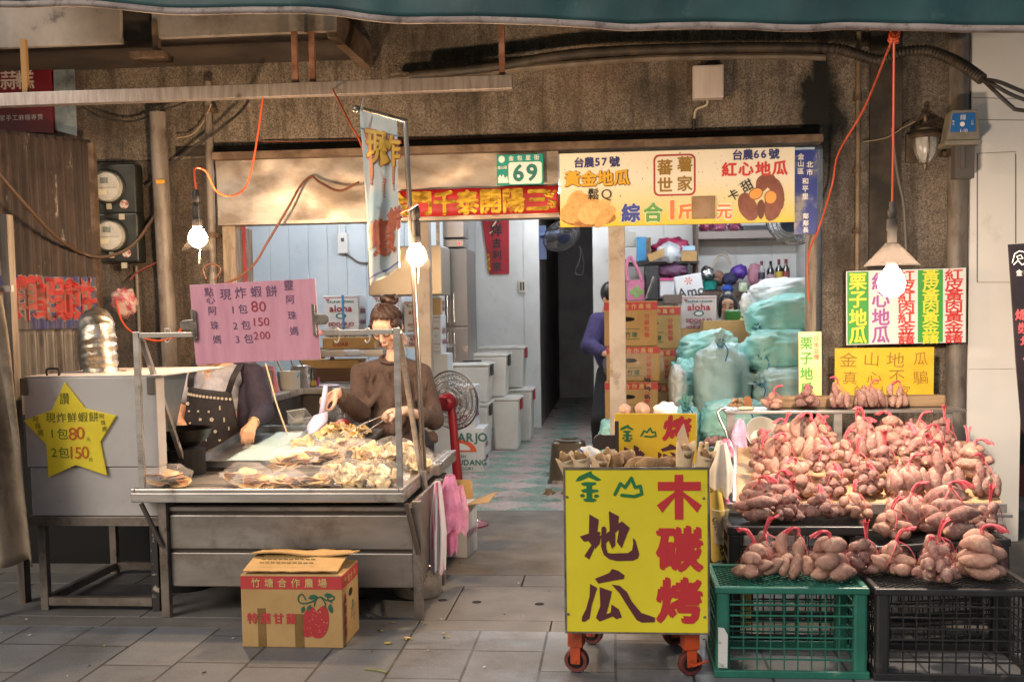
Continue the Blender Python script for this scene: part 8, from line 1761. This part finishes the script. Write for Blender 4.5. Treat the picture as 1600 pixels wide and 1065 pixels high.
mb = MB(); mb.box(a_.x - .02, a_.y, a_.z - .2, a_.x + .05, a_.y + .08, a_.z + .12); mb.tube([(a_.x, a_.y, a_.z + .03), (0, .05, .03)], .03, 10); mb.obj("bracket", M("fan_navy_arm", '33466b', .4), k)
c_ = P(1236, 346, 9.0); k = fan("black wall fan peeking below the long sign at the door jamb", c_, .21, R(-30), R(30), facing=1, name="wall_fan", head_m=M("fan_navy", '2a3350')); mb = MB(); mb.tube([(0, .05, 0), (.3, .2, .1), (2.29 - c_.x, .2, .1)], .02, 8); mb.obj("bracket", gr_, k)
mb = MB(); hk = [P(905, 385, 13.9), P(910, 400, 13.9), P(912, 425, 13.9), P(905, 430, 13.9), P(899, 424, 13.9), P(906, 405, 13.9), P(908, 388, 13.9)]; mb.tube(spl(hk), .012, 6); tag(mb.obj("hanging_cable", black_rub), "looped black cable hanging at the dark corridor", "cable")
# open carton near the stall's end
a_, b_ = G(676, 870), G(731, 870); k = carton("open_carton", "open white carton with raised kraft flaps behind the pink bags", ((a_.x + b_.x) / 2, a_.y, 0), b_.x - a_.x, .24, .32, R(-8), whitec)
mb = MB(); w_ = b_.x - a_.x
mb.add([(w_ / 2, 0, .32), (w_ / 2, .22, .32), (w_ / 2 + .14, .22, .37), (w_ / 2 + .14, 0, .34)], [(0, 1, 2, 3)]); mb.add([(-w_ / 2, .23, .32), (w_ / 2 - .02, .23, .32), (w_ / 2 - .04, .28, .43), (-w_ / 2 + .02, .28, .43)], [(0, 1, 2, 3)]); mb.obj("flap", kraft, k, solid=.004)
sd_ = MB(); sd_.M = Matrix.Translation((w_ / 2, 0, 0)) @ Matrix.Rotation(R(90), 4, 'Z'); sd_.line("UDANG", .12, .14, .06, -.003, .001); sd_.obj("lettering", ink('print_pale_pink', 'c9a3ad'), k)
# stool
g = G(889, 752); t = thing("brown_stool", "dark olive-brown plastic stool on the tiles behind the cart", "stool", g, local=True); stm = M("olive_brown_plastic", '5d5142', .3, c2='54483b', scale=3)
def stl(r0, r1, z0_, z1_, nm):
    mb = MB(); mb.sheet(lambda u, v: V(((r0 + (r1 - r0) * v) * (abs(math.cos(u * 6.2832)) ** .45) * (1 if math.cos(u * 6.2832) >= 0 else -1), .8 * (r0 + (r1 - r0) * v) * (abs(math.sin(u * 6.2832)) ** .45) * (1 if math.sin(u * 6.2832) >= 0 else -1), z0_ + (z1_ - z0_) * v)), 48, 8); return mb
mb = stl(.175, .145, .03, .345, ''); mb.v += stl(.145, .125, .345, .365, '').v; b0 = len(mb.v) - 49 * 9; mb.f += [tuple(i + b0 for i in f) for f in stl(.145, .125, .345, .365, '').f]; mb.mi = [0] * len(mb.f); mb.obj("body", stm, t, smooth=50)
mb = stl(.190, .178, .0, .032, ''); mb.obj("foot_rim", stm, t, smooth=50)
mb = MB(); mb.lathe([(0, .352), (.09, .352), (.125, .364), (.13, .368)], n=30); mb.obj("seat", stm, t, smooth=True)
# stacks of kraft cartons by the post
def farm(lab, px0, px1, z0_, h_, Y, d_=.34, top=False):
    a_, b_ = P(px0, 600, Y), P(px1, 600, Y); w_ = b_.x - a_.x; S = w_ / 156
    k = carton("farm_carton", lab, ((a_.x + b_.x) / 2, Y, z0_), w_, d_, h_, R(rnd.uniform(-2, 2)), kraft, "carton", "kraft sweet potato cartons inside", .008)
    lay(k, lambda mb: mb.box(-w_ / 2 + .001, -.0015, h_ * .80, w_ / 2 - .001, -.0002, h_ * .98), cred, "red_band"); lay(k, lambda mb: mb.chars("竹塘合作農場", -w_ / 2 + 24 * S, h_ * .885, 16 * S, 21 * S, 0, -.003, .3 * S), ctan)
    lay(k, lambda mb: mb.chars("分級包裝", w_ * .30, h_ * .66, 16 * S, 0, -18 * S, -.002, .4 * S), cred)
    lay(k, lambda mb: [mb.chars("竹塘", -w_ * .06, h_ * .26, 17 * S, 20 * S, 0, -.002, .3 * S), mb.prism([(-w_ * .14, h_ * .15), (w_ * .16, h_ * .15), (w_ * .16, h_ * .165), (-w_ * .14, h_ * .165)], -.001, 0), mb.prism([(-w_ * .14, h_ * .38), (w_ * .16, h_ * .38), (w_ * .16, h_ * .395), (-w_ * .14, h_ * .395)], -.001, 0), mb.prism([(-w_ * .2, h_ * .4), (-w_ * .12, h_ * .5), (-w_ * .12, h_ * .38)], -.0015, 0)], cgreen)
    lay(k, lambda mb: mb.prism([(-w_ * .06 + .045 * math.cos(j * .5236) * 1.3, h_ * .60 + .018 * math.sin(j * .5236)) for j in range(12)], -.0012, -.0002), M("hole_dark", '17120e'), "hand_hole")
    sd_ = MB(); sd_.M = Matrix.Translation((-w_ / 2, d_, 0)) @ Matrix.Rotation(R(-90), 4, 'Z'); sd_.box(.002, -.0015, h_ * .8, d_ - .002, 0, h_ * .98); sd_.obj("red_band", cred, k)
    return k
Ya = 8.8; z = 0
for i, (py, lab) in enumerate(((712, "lowest kraft sweet potato carton of the stack by the beige post"), (655, "kraft carton with a scrawled number in the stack by the beige post"), (596, "second kraft carton from the top by the beige post"), (541, "upper kraft carton wrapped in film by the beige post"), (470, "topmost kraft carton with a vine print by the beige post"))):
    z1_ = P(990, py, Ya).z; farm(lab, 945 + (i % 2) * 3, 1028 + (i % 2) * 3, z + .002, z1_ - z - .004, Ya + .02 * (i % 2)); z = z1_
Yb = 9.7; z = 0
for i, (py, lab) in enumerate(((735, "lowest kraft carton of the rear stack beside the sacks"), (655, "kraft carton second from the floor in the rear stack"), (600, "middle kraft carton of the rear stack beside the sacks"), (545, "fourth kraft carton of the rear stack"), (478, "topmost kraft carton of the rear stack beside the grey carton"))):
    z1_ = P(1040, py, Yb).z; farm(lab, 985, 1060 + (4 if i == 4 else -4 * (i % 2)), z + .002, z1_ - z - .004, Yb); z = z1_
lay_n = MB()
z_ = P(1012, 620, Ya - .02); lay_n.chars("955", z_.x, z_.z, .07, 0, .07, 0, .002, 1, 0, R(70)); o = lay_n.obj("handwritten_number", black_pen, None); o.location = (0, Ya - .004, 0); pk_ = [x for x in col.objects if x.get('label') == "kraft carton with a scrawled number in the stack by the beige post"][0]; bpy.context.view_layer.update(); o.parent = pk_; o.location = V((0, Ya - .002 - .006, 0)) - pk_.location
wrap = film("stretch_wrap", 'eef0f0', .12, .08, 14)
p = P(986, 570, Ya); mb = MB(); mb.ell((p.x + .02, Ya + .16, p.z), (.25, .22, .17), 28, 18, None, lambda d: 1 + .12 * noise.noise(d * 4)); tag(mb.obj("stretch_film", wrap, None, smooth=180), "crinkled clear film wrapped round the cartons by the post", "film")
krupuk("grey-white cracker carton with wine-red print on the kraft stack, before the Amo bag", 1064, 1120, 462, 513, 10.6, .36, z=P(1090, 513, 10.6).z, m=M("grey_carton", 'b9b4b2', .6)); tag(MB().box(P(1066, 514, 10.6).x, 10.6, 0, P(1118, 514, 10.6).x, 10.95, P(1090, 513, 10.6).z - .002).obj("carton_support", kraft), "kraft carton pile hidden under the grey-white cracker carton", "carton")
k = tag(MB().box(P(1038, 466, 10.2).x, 10.2, P(1050, 474, 10.2).z, P(1066, 466, 10.2).x, 10.5, P(1050, 460, 10.2).z).obj("shoe_box_lid", M("brown_grey_card", '5d534d', .7), None, bevel=.004), "brown-grey box lid tilted on the rear kraft stack", "lid")
# sacks
sackm = M("mint_woven_sack", '86c4bb', .42, c2='a5d8d0', scale=3, dirt='b7c9c1', dscale=6, dlo=.5, dhi=.75, bump=.9, bscale=11); sackw = M("white_woven_sack", 'd5dad8', .45, c2='c3cccb', scale=4, bump=.8, bscale=11); sackb = M("pale_blue_sack", 'b5d2d2', .5, c2='a5c6c4', scale=3, dirt='c3cfcb', dscale=6, dlo=.5, dhi=.75, bump=.9, bscale=11); tieb = ink('tie_blue', '2f7fb5')
def sack(lab, px0, px1, py0, py1, Y, m, seed, rot=0.0, neck=None, d_=.26):
    a_, b_ = P(px0, (py0 + py1) / 2, Y), P(px1, (py0 + py1) / 2, Y); c_ = (a_ + b_) / 2; rx = (b_.x - a_.x) / 2; rz__ = (P((px0 + px1) / 2, py0, Y) - P((px0 + px1) / 2, py1, Y)).z / 2
    k = thing("potato_sack", lab, "sack", (c_.x, Y, c_.z), "woven sacks of sweet potatoes", local=True); k.rotation_euler = (0, rot, 0)
    def sp_(u, e): return (abs(u) ** e) * (1 if u >= 0 else -1)
    mb = MB(); n_, m_ = 72, 44; vs, fs = [], []
    for i in range(m_ + 1):
        th = math.pi * i / m_
        for j in range(n_):
            ph = 2 * math.pi * j / n_; d = V((math.sin(th) * math.cos(ph), math.sin(th) * math.sin(ph), math.cos(th)))
            q = 1 + .13 * noise.noise(d * 1.7 + V((seed, 0, 0))) + .075 * noise.noise(V((d.x * 2.5, d.y * 2.5, d.z * 7)) + V((0, seed, 0))) + .10 * (abs(noise.noise(V((d.x * 5, d.y * 5, d.z * 9)) + V((0, 0, seed)))) - .2) + .022 * noise.noise(d * 16 + V((0, 0, seed)))
            vs.append(V((rx * sp_(math.sin(th), .75) * sp_(math.cos(ph), .75) * q, d_ * sp_(math.sin(th), .75) * sp_(math.sin(ph), .75) * q, rz__ * sp_(math.cos(th), .7) * q)))
    for i in range(m_):
        for j in range(n_): j2 = (j + 1) % n_; fs.append((i * n_ + j, (i + 1) * n_ + j, (i + 1) * n_ + j2, i * n_ + j2))
    mb.add(vs, fs); mb.obj("sack", m, k, smooth=180)
    if neck:
        nx, nz_ = neck; p = V((nx * rx, -d_ * .75, nz_ * rz__)); o_ = V((nx * .5, -.55, max(.2, nz_)))
        mb = MB(); mb.sheet(lambda u, v: p + o_ * (.10 * v - .02) + V((math.cos(u * 6.28), 0, math.sin(u * 6.28))) * (.05 * (1 - 2.1 * v * (1 - v)) * (.55 + .5 * v) * (1 + .25 * math.sin(u * 31 + seed))) + V((0, .012 * math.sin(u * 25), 0)), 36, 10); mb.obj("gathered_neck", m, k, smooth=180)
        mb = MB(); q_ = p + o_ * .03; mb.tube([q_ + V((.03 * math.cos(a * .5), -.01 * math.sin(a), .03 * math.sin(a * .5))) for a in range(14)], .006, 6); mb.tube(spl([q_ + V((.02, -.02, 0)), q_ + V((.05, -.05, -.06)), q_ + V((.03, -.06, -.14))]), .005, 6); mb.obj("tie", tieb, k)
    return k
sack("big upright pale sack with a blue-tied neck in the middle of the heap", 1083, 1170, 537, 660, 8.9, sackb, 1, 0, (-.1, .95), .30); sack("mint sack lying behind the upright one under the grey carton", 1058, 1150, 517, 577, 9.7, sackm, 2, R(-14), (-.95, -.4)); sack("pale sack wedged behind the upright one", 1110, 1168, 537, 600, 9.4, sackb, 3)
sack("whitish sack slumped at the foot of the rear kraft stack", 1045, 1072, 572, 640, 9.0, sackw, 4); sack("mint sack between the rear stack and the upright sack", 1052, 1092, 560, 655, 9.3, sackm, 5)
sack("topmost whitish sack at the picture's jamb side", 1168, 1275, 435, 492, 9.6, sackw, 6, R(-4)); sack("broad mint sack second from the top of the pile by the jamb", 1168, 1285, 462, 530, 9.3, sackm, 7, R(-8), (-.85, -.2)); sack("mint sack with a blue tie third in the pile by the jamb", 1158, 1285, 516, 588, 9.0, sackm, 8, R(4), (-.55, -.1), .3)
sack("pale sack near the floor of the pile by the jamb", 1176, 1280, 570, 640, 8.8, sackb, 9, 0, (-.9, .3)); sack("lowest pale sack under the pile by the jamb", 1170, 1285, 622, 720, 9.0, sackb, 14); sack("mint sack on the floor in front, tied in blue behind the shelf", 1096, 1200, 622, 690, 8.2, sackm, 10, 0, (.2, .5)); sack("small mint sack with a gathered top beside the cart's back sign", 1048, 1096, 634, 700, 8.4, sackm, 11, 0, (-.1, .9)); sack("mint sack peeking out between stool and cart", 936, 962, 655, 720, 8.0, sackm, 12, 0, None, .15); sack("mint sack hidden on the floor below the upright one", 1060, 1170, 650, 735, 8.9, sackm, 15)
def lump(name, lab, px0, px1, py0, py1, Y, m, seed, cat, dep=.1, wob=.3, f=2.5, rot=None):
    a_, b_ = P(px0, (py0 + py1) / 2, Y), P(px1, (py0 + py1) / 2, Y); c_ = (a_ + b_) / 2; rz__ = (P(px0, py0, Y) - P(px0, py1, Y)).z / 2
    mb = MB(); mb.ell(c_, ((b_.x - a_.x) / 2, dep, rz__), 26, 16, rot, lambda d: 1 + wob * noise.noise(d * f + V((seed, 0, 0))) + wob * .4 * noise.noise(d * f * 3 + V((0, seed, 0)))); return tag(mb.obj(name, m, None, smooth=180), lab, cat)
tag(MB().box(P(1100, 600, 9.9).x, 9.95, 0, P(1285, 600, 9.9).x, 10.3, P(1200, 500, 9.9).z).obj("sack_platform", kraft), "kraft carton wall hidden behind the heap of sacks", "carton")
t = tag(MB().box(*(lambda a, b: (a.x, 10.6, b.z, b.x, 10.75, a.z))(P(1134, 484, 10.6), P(1166, 534, 10.6))).obj("green_shopping_bag", M("green_bag", '2f7a2c', .45, c2='246323', scale=4, bump=.3, bscale=8), None, bevel=.02), "glossy green shopping bag in front of the peeping person", "bag")
lump("yellow_pouch", "small yellow pouch hanging on the green bag", 1152, 1172, 498, 524, 10.5, M("pouch_yellow", 'b5a04c', .5), 3, "pouch", .05); lump("white_film_bag", "crumpled white plastic hanging over the topmost sack's end", 1155, 1178, 458, 495, 9.4, film("white_crumple", 'e4e4e2', .7, .2, 16), 4, "bag", .08)
# shelf clutter
sh = thing("black_shelf", "black metal shelf unit against the back wall above the kraft cartons", "shelf", P(1030, 440, 13.5)); bkm = M("shelf_black", '232325', .5)
for py in (409, 466): MB().box(P(972, py, 13.4).x, 13.35, P(1030, py + 4, 13.4).z, P(1092, py, 13.4).x, 13.9, P(1030, py, 13.4).z).obj("board", bkm, sh)
for px in (974, 1075): MB().box(P(px, 420, 13.35).x, 13.36, 0, P(px + 4, 420, 13.35).x, 13.4, P(1030, 404, 13.4).z).obj("upright", bkm, sh)
ls = thing("long_wall_shelf", "long brown-grey shelf high on the back wall above the bottles", "shelf", P(1165, 366, 13.6)); lsm = M("brown_grey_shelf", '8a7f78', .6)
MB().box(P(1090, 366, 13.6).x, 13.5, P(1165, 373, 13.6).z, P(1240, 366, 13.6).x, 13.99, P(1165, 361, 13.6).z).obj("board", lsm, ls, bevel=.004); MB().box(P(1087, 400, 13.5).x, 13.5, P(1090, 470, 13.5).z, P(1091, 400, 13.5).x, 13.99, 2.75).obj("divider", M("divider_brown", '5d463a', .6), ls); MB().box(P(1092, 455, 13.5).x, 13.4, P(1165, 461, 13.5).z, P(1240, 455, 13.5).x, 13.99, P(1165, 455, 13.5).z).obj("counter_board", M("divider_brown", '5d463a'), ls)
def bx(name, lab, px0, px1, py0, py1, Y, m, cat, d_=.15, bev=.004, txt=None, tm=None, ts=.06, group=None):
    a_, b_ = P(px0, (py0 + py1) / 2, Y), P(px1, (py0 + py1) / 2, Y); z0_, z1_ = P((px0 + px1) / 2, py1, Y).z, P((px0 + px1) / 2, py0, Y).z
    o = MB().box(a_.x, Y, z0_, b_.x, Y + d_, z1_).obj(name, m, None, bevel=bev); tag(o, lab, cat, group)
    if txt: mb = MB(); mb.line(txt, (a_.x + b_.x) / 2, (z0_ + z1_) / 2, ts, Y - .003, .002); mb.obj("lettering", tm, o)
    return o
Yc = 13.3
bx("snack_box", "upright blue snack box on the black shelf", 995, 1010, 370, 408, Yc, M("box_blue", '2a7fb5', .5, c2='3f93c4', scale=4), "box"); bx("snack_box", "narrow dark gold box beside the blue one on the black shelf", 1009, 1017, 371, 408, Yc, M("box_dark_gold", '6d5a2e', .5, c2='3c3222', scale=20), "box")
lump("crimson_bag", "crimson plastic bag heaped on the black shelf", 1019, 1078, 372, 404, Yc + .1, M("crimson_film", 'a02a52', .3, c2='7d2040', scale=9, bump=.4), 1, "bag", .12); lump("white_film_roll", "shiny white plastic bag in front of the crimson one", 1026, 1064, 380, 409, Yc - .06, M("shiny_white", 'c9cfd4', .2, c2='b5bcc4', scale=8, bump=.4), 2, "bag", .1)
bx("small_carton", "small kraft carton at the black shelf's end", 1064, 1089, 392, 408, Yc, kraft, "box"); bx("small_box", "pale blue and white box on the small kraft carton", 1065, 1086, 384, 391.5, Yc, M("box_pale_blue", '9cc0d6', .5), "box"); mb = MB(); a_ = P(1013, 404, Yc - .1); mb.bar(a_, P(1044, 392, Yc - .1), .10, .09); tag(mb.obj("tilted_carton", kraft), "brown carton tilted against the shiny white bag", "box")
bx("clear_container", "translucent container at the black shelf's post end", 977, 994, 362, 385, Yc + .1, M("milky_plastic", 'd6d2c6'), "container")
k = bx("tote_bag", "pink tote bag with a green flower hanging below the black shelf", 979, 1007, 437, 470, Yc - .2, M("tote_pink", 'c06f8c', .7, c2='cb7f9b', scale=9), "bag", .08, .012); mb = MB(); mb.tube(spl([P(981, 440, Yc - .2), P(979, 415, Yc - .15), P(985, 402, Yc - .1), P(996, 420, Yc - .15), P(1004, 440, Yc - .2)]), .022, 8); mb.obj("strap", M("tote_pink", 'c06f8c'), k, smooth=180); mb = MB(); p = P(995, 456, Yc - .205); [mb.prism([(p.x + .05 * math.cos(q) + .035 * math.cos(j * .785), p.z + .04 * math.sin(q) + .035 * math.sin(j * .785)) for j in range(8)], p.y - .002 - .0003 * q, p.y) for q in (0, 1.57, 3.14, 4.71)]; mb.obj("flower_print", ink('flower_green', '7da05a'), k)
bx("black_bag", "black upright bag between the tote and the white tub", 1007, 1030, 415, 470, Yc - .1, M("shelf_black", '232325'), "bag", .2, .02); lump("pink_net_heap", "purple-pink net bundle below the black shelf", 1026, 1074, 412, 434, Yc + .1, M("purple_net", '6d4a66', .6, c2='54384f', scale=20), 5, "bundle", .12)
k = bx("white_tub", "white tub with a pink lid beside the Amo bag", 1031, 1054, 437, 463, Yc - .1, M("tub_white", 'cfd2d6', .4), "tub", .2, .01); a_ = P(1030, 436, Yc - .12); MB().box(a_.x, Yc - .12, a_.z - .02, P(1056, 436, Yc - .12).x, Yc + .12, a_.z + .012).obj("lid", ink('lid_pink', 'c24a7d'), k, bevel=.004)
mb = MB(); mb.tube([P(1010, 466, Yc - .3), P(1022, 432, Yc - .3)], .018, 8); tag(mb.obj("steel_rod", galv), "short steel rod leaning against the black bag", "rod")
c, w_, h_ = pane(1055, 429, 1098, 462, 12.6); t = board("amo_bag", "white paper carrier bag printed Amo leaning behind the grey carton", "bag", c, w_, h_, .12, M("paper_white", 'd2d3d4', .6, c2='c6c8ca', scale=3, bump=.2, bscale=6), rot=R(-9), bevel=.01); lay(t, lambda mb: mb.line("Amo", .01, -.07, .15, -.003, .003), ink('print_dark', '3a3a40')); lay(t, lambda mb: [mb.prism([(.045 * math.cos(a) - .01 * math.sin(a), .05 + .045 * math.sin(a) + .01 * math.cos(a)), (.045 * math.cos(a) + .01 * math.sin(a), .05 + .045 * math.sin(a) - .01 * math.cos(a)), (0, .05)], -.002 - .0002 * a, 0) for a in (0, 1.05, 2.09, 3.14, 4.19, 5.24)], ink('print_coral', 'd2705a'), "flower_print")
MBs = MB(); MBs.box(P(1055, 463, 12.6).x, 12.62, 0, P(1100, 463, 12.6).x, 12.9, c.z - h_ / 2 - .02); tag(MBs.obj("back_table", M("divider_brown", '5d463a')), "low brown cabinet hidden below the Amo bag", "cabinet")
p = P(1114, 446, 13.0); t = thing("teal_basin", "teal plastic basin on the back counter beside the Amo bag", "basin", (p.x, 13.2, p.z)); mb = MB(); mb.lathe([(0, -.05), (.08, -.05), (.11, .05), (.118, .055), (.10, .05), (.075, -.04), (0, -.04)], (p.x, 13.5, P(1114, 453, 13.5).z + .055), 26); mb.obj("bowl", M("teal_plastic", '2f9c90', .4), t, smooth=True)
lump("foil_pack", "crinkled silver foil pack on the back counter", 1095, 1116, 416, 440, 13.5, M("silver_foil", 'b5b6b8', .25, .9, bump=.6, bscale=14), 6, "pack", .07); lump("navy_bundle", "navy cloth bundle on the back counter", 1128, 1152, 426, 446, 13.5, M("navy_cloth", '2c2c4a', .8), 7, "bundle", .08); lump("violet_bag", "violet plastic bag on the back counter", 1142, 1168, 414, 436, 13.6, M("violet_film", '5d3f9c', .35, bump=.4, bscale=9), 8, "bag", .09); lump("brown_bundle", "brown bag behind the violet one", 1112, 1134, 424, 446, 13.7, M("brown_bag", '7d5a48', .7, c2='a58272', scale=12), 9, "bundle", .08)
lump("pink_pouch", "dusty pink pouch beside the spray bottle", 1168, 1190, 412, 446, 13.5, M("dusty_pink", 'b5808f', .6, c2='a56f80', scale=9), 10, "pouch", .07); lump("blue_cloth", "bright blue cloth at the counter's edge", 1128, 1146, 445, 456, 13.3, ink('cloth_blue', '2b4fa8'), 11, "cloth", .06)
def bottle(lab, px, py0, py1, Y, m, r=.035, name="bottle", cap=None, group=None):
    z0_, z1_ = P(px, py1, Y).z, P(px, py0, Y).z; h = z1_ - z0_; p = P(px, py1, Y); k = thing(name, lab, "bottle", (p.x, Y, z0_), group, local=True)
    mb = MB(); mb.lathe([(0, 0), (r, 0), (r, h * .55), (r * .38, h * .74), (r * .36, h * .97), (r * .42, h), (0, h)], n=18); mb.obj("glass", m, k, smooth=True)
    if cap: mb = MB(); mb.lathe([(r * 1.03, h * .12), (r * 1.03, h * .45)], n=18); mb.obj("label_band", cap, k, smooth=True); mb = MB(); mb.lathe([(r * .4, h * .8), (r * .44, h * 1.002), (0, h * 1.003)], n=14); mb.obj("cap", ink('cap_wine', '6d2430'), k, smooth=True)
    return k
dkg = M("dark_bottle", '1f1d1a', .15); bottle("dark bottle with a plain body on the back counter by the sacks", 1204, 408, 440, 13.4, dkg, .045, group="bottles on the back counter"); bottle("dark bottle with a yellow label, middle of the three by the sacks", 1217, 405, 440, 13.4, dkg, .045, cap=ink('label_mustard', 'b39a3a'), group="bottles on the back counter"); bottle("dark bottle with a red-brown label nearest the side wall", 1228, 405, 440, 13.4, M("brown_bottle", '3a1f18', .15), .045, cap=ink('label_redbrown', '7d3a35'), group="bottles on the back counter")
bottle("clear spray bottle with a dark trigger on the back counter", 1190, 408, 440, 13.35, film("spray_clear", 'b5b0b5', .6, .1, 6), .04, "spray_bottle", ink('label_dark', '35303a'))
bx("white_jar", "small white and green jar at the counter's edge", 1155, 1168, 441, 456, 13.2, M("jar_white", 'c5c9b8', .4, c2='8fa878', scale=14), "jar", .1, .02); bx("white_cup", "white cup beside the third dark bottle", 1221, 1232, 432, 442, 13.2, M("cup_white", 'cfcfd0', .4), "cup", .1, .02); lump("pale_jars", "cluster of pale plastic wrap by the bottles", 1196, 1212, 428, 442, 13.3, M("dusty_mauve", '9b858c', .5), 12, "wrap", .06)
mb = MB(); [mb.tube(spl([P(1112, 420, 13.7), P(1120 + 6 * i, 402 - 4 * i, 13.75), P(1132 + 4 * i, 400 + 3 * i, 13.7), P(1142, 414, 13.65)]), .008, 6) for i in range(3)]; tag(mb.obj("wire_rack", M("wire_cream", 'b5aa9a', .5)), "bent cream wire frame standing on the back counter", "wire frame")
for i, (px0, px1, mm) in enumerate(((1093, 1112, '8a3555'), (1113, 1135, '9c4668'), (1136, 1158, '7d3350'))): lump("net_bundle", ("deep pink net bundle at the divider end of the high shelf", "pink net bundle in the middle of the high shelf", "wine net bundle beside the dark pack on the high shelf")[i], px0, px1, 346, 362, 13.7, M("net_bundle_%s" % mm, mm, .6, c2='c9a0b0', scale=26, lo=.55, hi=.65), 20 + i, "net bundle", .09)
bx("dark_pack", "flat dark pack on the high shelf by the side wall", 1160, 1200, 352, 361, 13.6, M("shelf_black", '232325'), "pack", .2, .01)
t = thing("door_couplet", "narrow crimson and gold couplet strip beside the wooden door jamb", "couplet", P(377, 390, FY + .12)); a_, b_ = P(371, 390, FY + .1), P(384, 390, FY + .1); MB().box(a_.x, FY + .1, P(377, 440, FY + .1).z, b_.x, FY + .115, P(377, 350, FY + .1).z).obj("strip", M("couplet_crimson", '8f2436', .5, c2='c9a03a', scale=14, lo=.56, hi=.6), t)
# litter on the ground
def bit(lab, px, py, m, s_, cat, nm="leaf_scrap"):
    g = G(px, py); mb = MB(); mb.ell((g.x, g.y, .004 + s_ * .18), (s_, s_ * .5, s_ * .2), 8, 6, Matrix.Rotation(px * .7, 3, 'Z'), lambda d: 1 + .4 * noise.noise(d * 3 + V((px, 0, 0)))); tag(mb.obj(nm, m, None, smooth=180), lab, cat, "scraps on the ground")
lf = M("dry_leaf", '7d6038', .8); yl = M("yellow_leaf", 'b5a23c', .7); bl = M("dark_scrap", '1e1a17', .9); wh = M("white_scrap", 'c9c6bf', .8)
for i in range(46):
    px, py = rnd.choice(((rnd.uniform(640, 880), rnd.uniform(800, 1050)), (rnd.uniform(0, 380), rnd.uniform(960, 1060)), (rnd.uniform(560, 700), rnd.uniform(960, 1020)), (rnd.uniform(1100, 1118), rnd.uniform(900, 1050))))
    m_, lb, ct_ = ((lf, "small dry brown leaf scrap lying on the paving", "leaf"), (bl, "tiny dark scrap lying on the paving", "scrap"), (wh, "tiny white paper scrap lying on the paving", "scrap"), (yl, "small yellow leaf scrap lying on the paving", "leaf"))[i % 4]
    bit(lb, px, py, m_, rnd.uniform(.005, .011), ct_)
bit("pale pink potato tip lying on the paving before the stall leg", 637, 998, M("cut_end", 'd0b48a'), .02, "scrap", "potato_scrap"); bit("yellow-green fruit peel lying on the paving beside the printed carton", 606, 1006, yl, .018, "scrap", "peel_scrap")
mb = MB(); mb.tube(spl([G(570, 1046) + V((0, 0, .004)), G(590, 1048) + V((0, 0, .004)), G(605, 1052) + V((0, 0, .005))]), .004, 6); tag(mb.obj("dry_stalk", M("stalk_green", '7d7d45', .8)), "thin green-brown stalk lying on the front paving", "stalk")
for i in range(14):
    g = G(868 + rnd.uniform(-16, 16), 770 + rnd.uniform(-5, 5)); o = None; mb = MB(); mb.ell((g.x, g.y, .008), (.03, .008, .006), 8, 6, Matrix.Rotation(i * 1.3, 3, 'Z')); tag(mb.obj("root_scrap", lf), "dry root trimming swept beside the brown stool", "root", "root trimmings beside the stool")
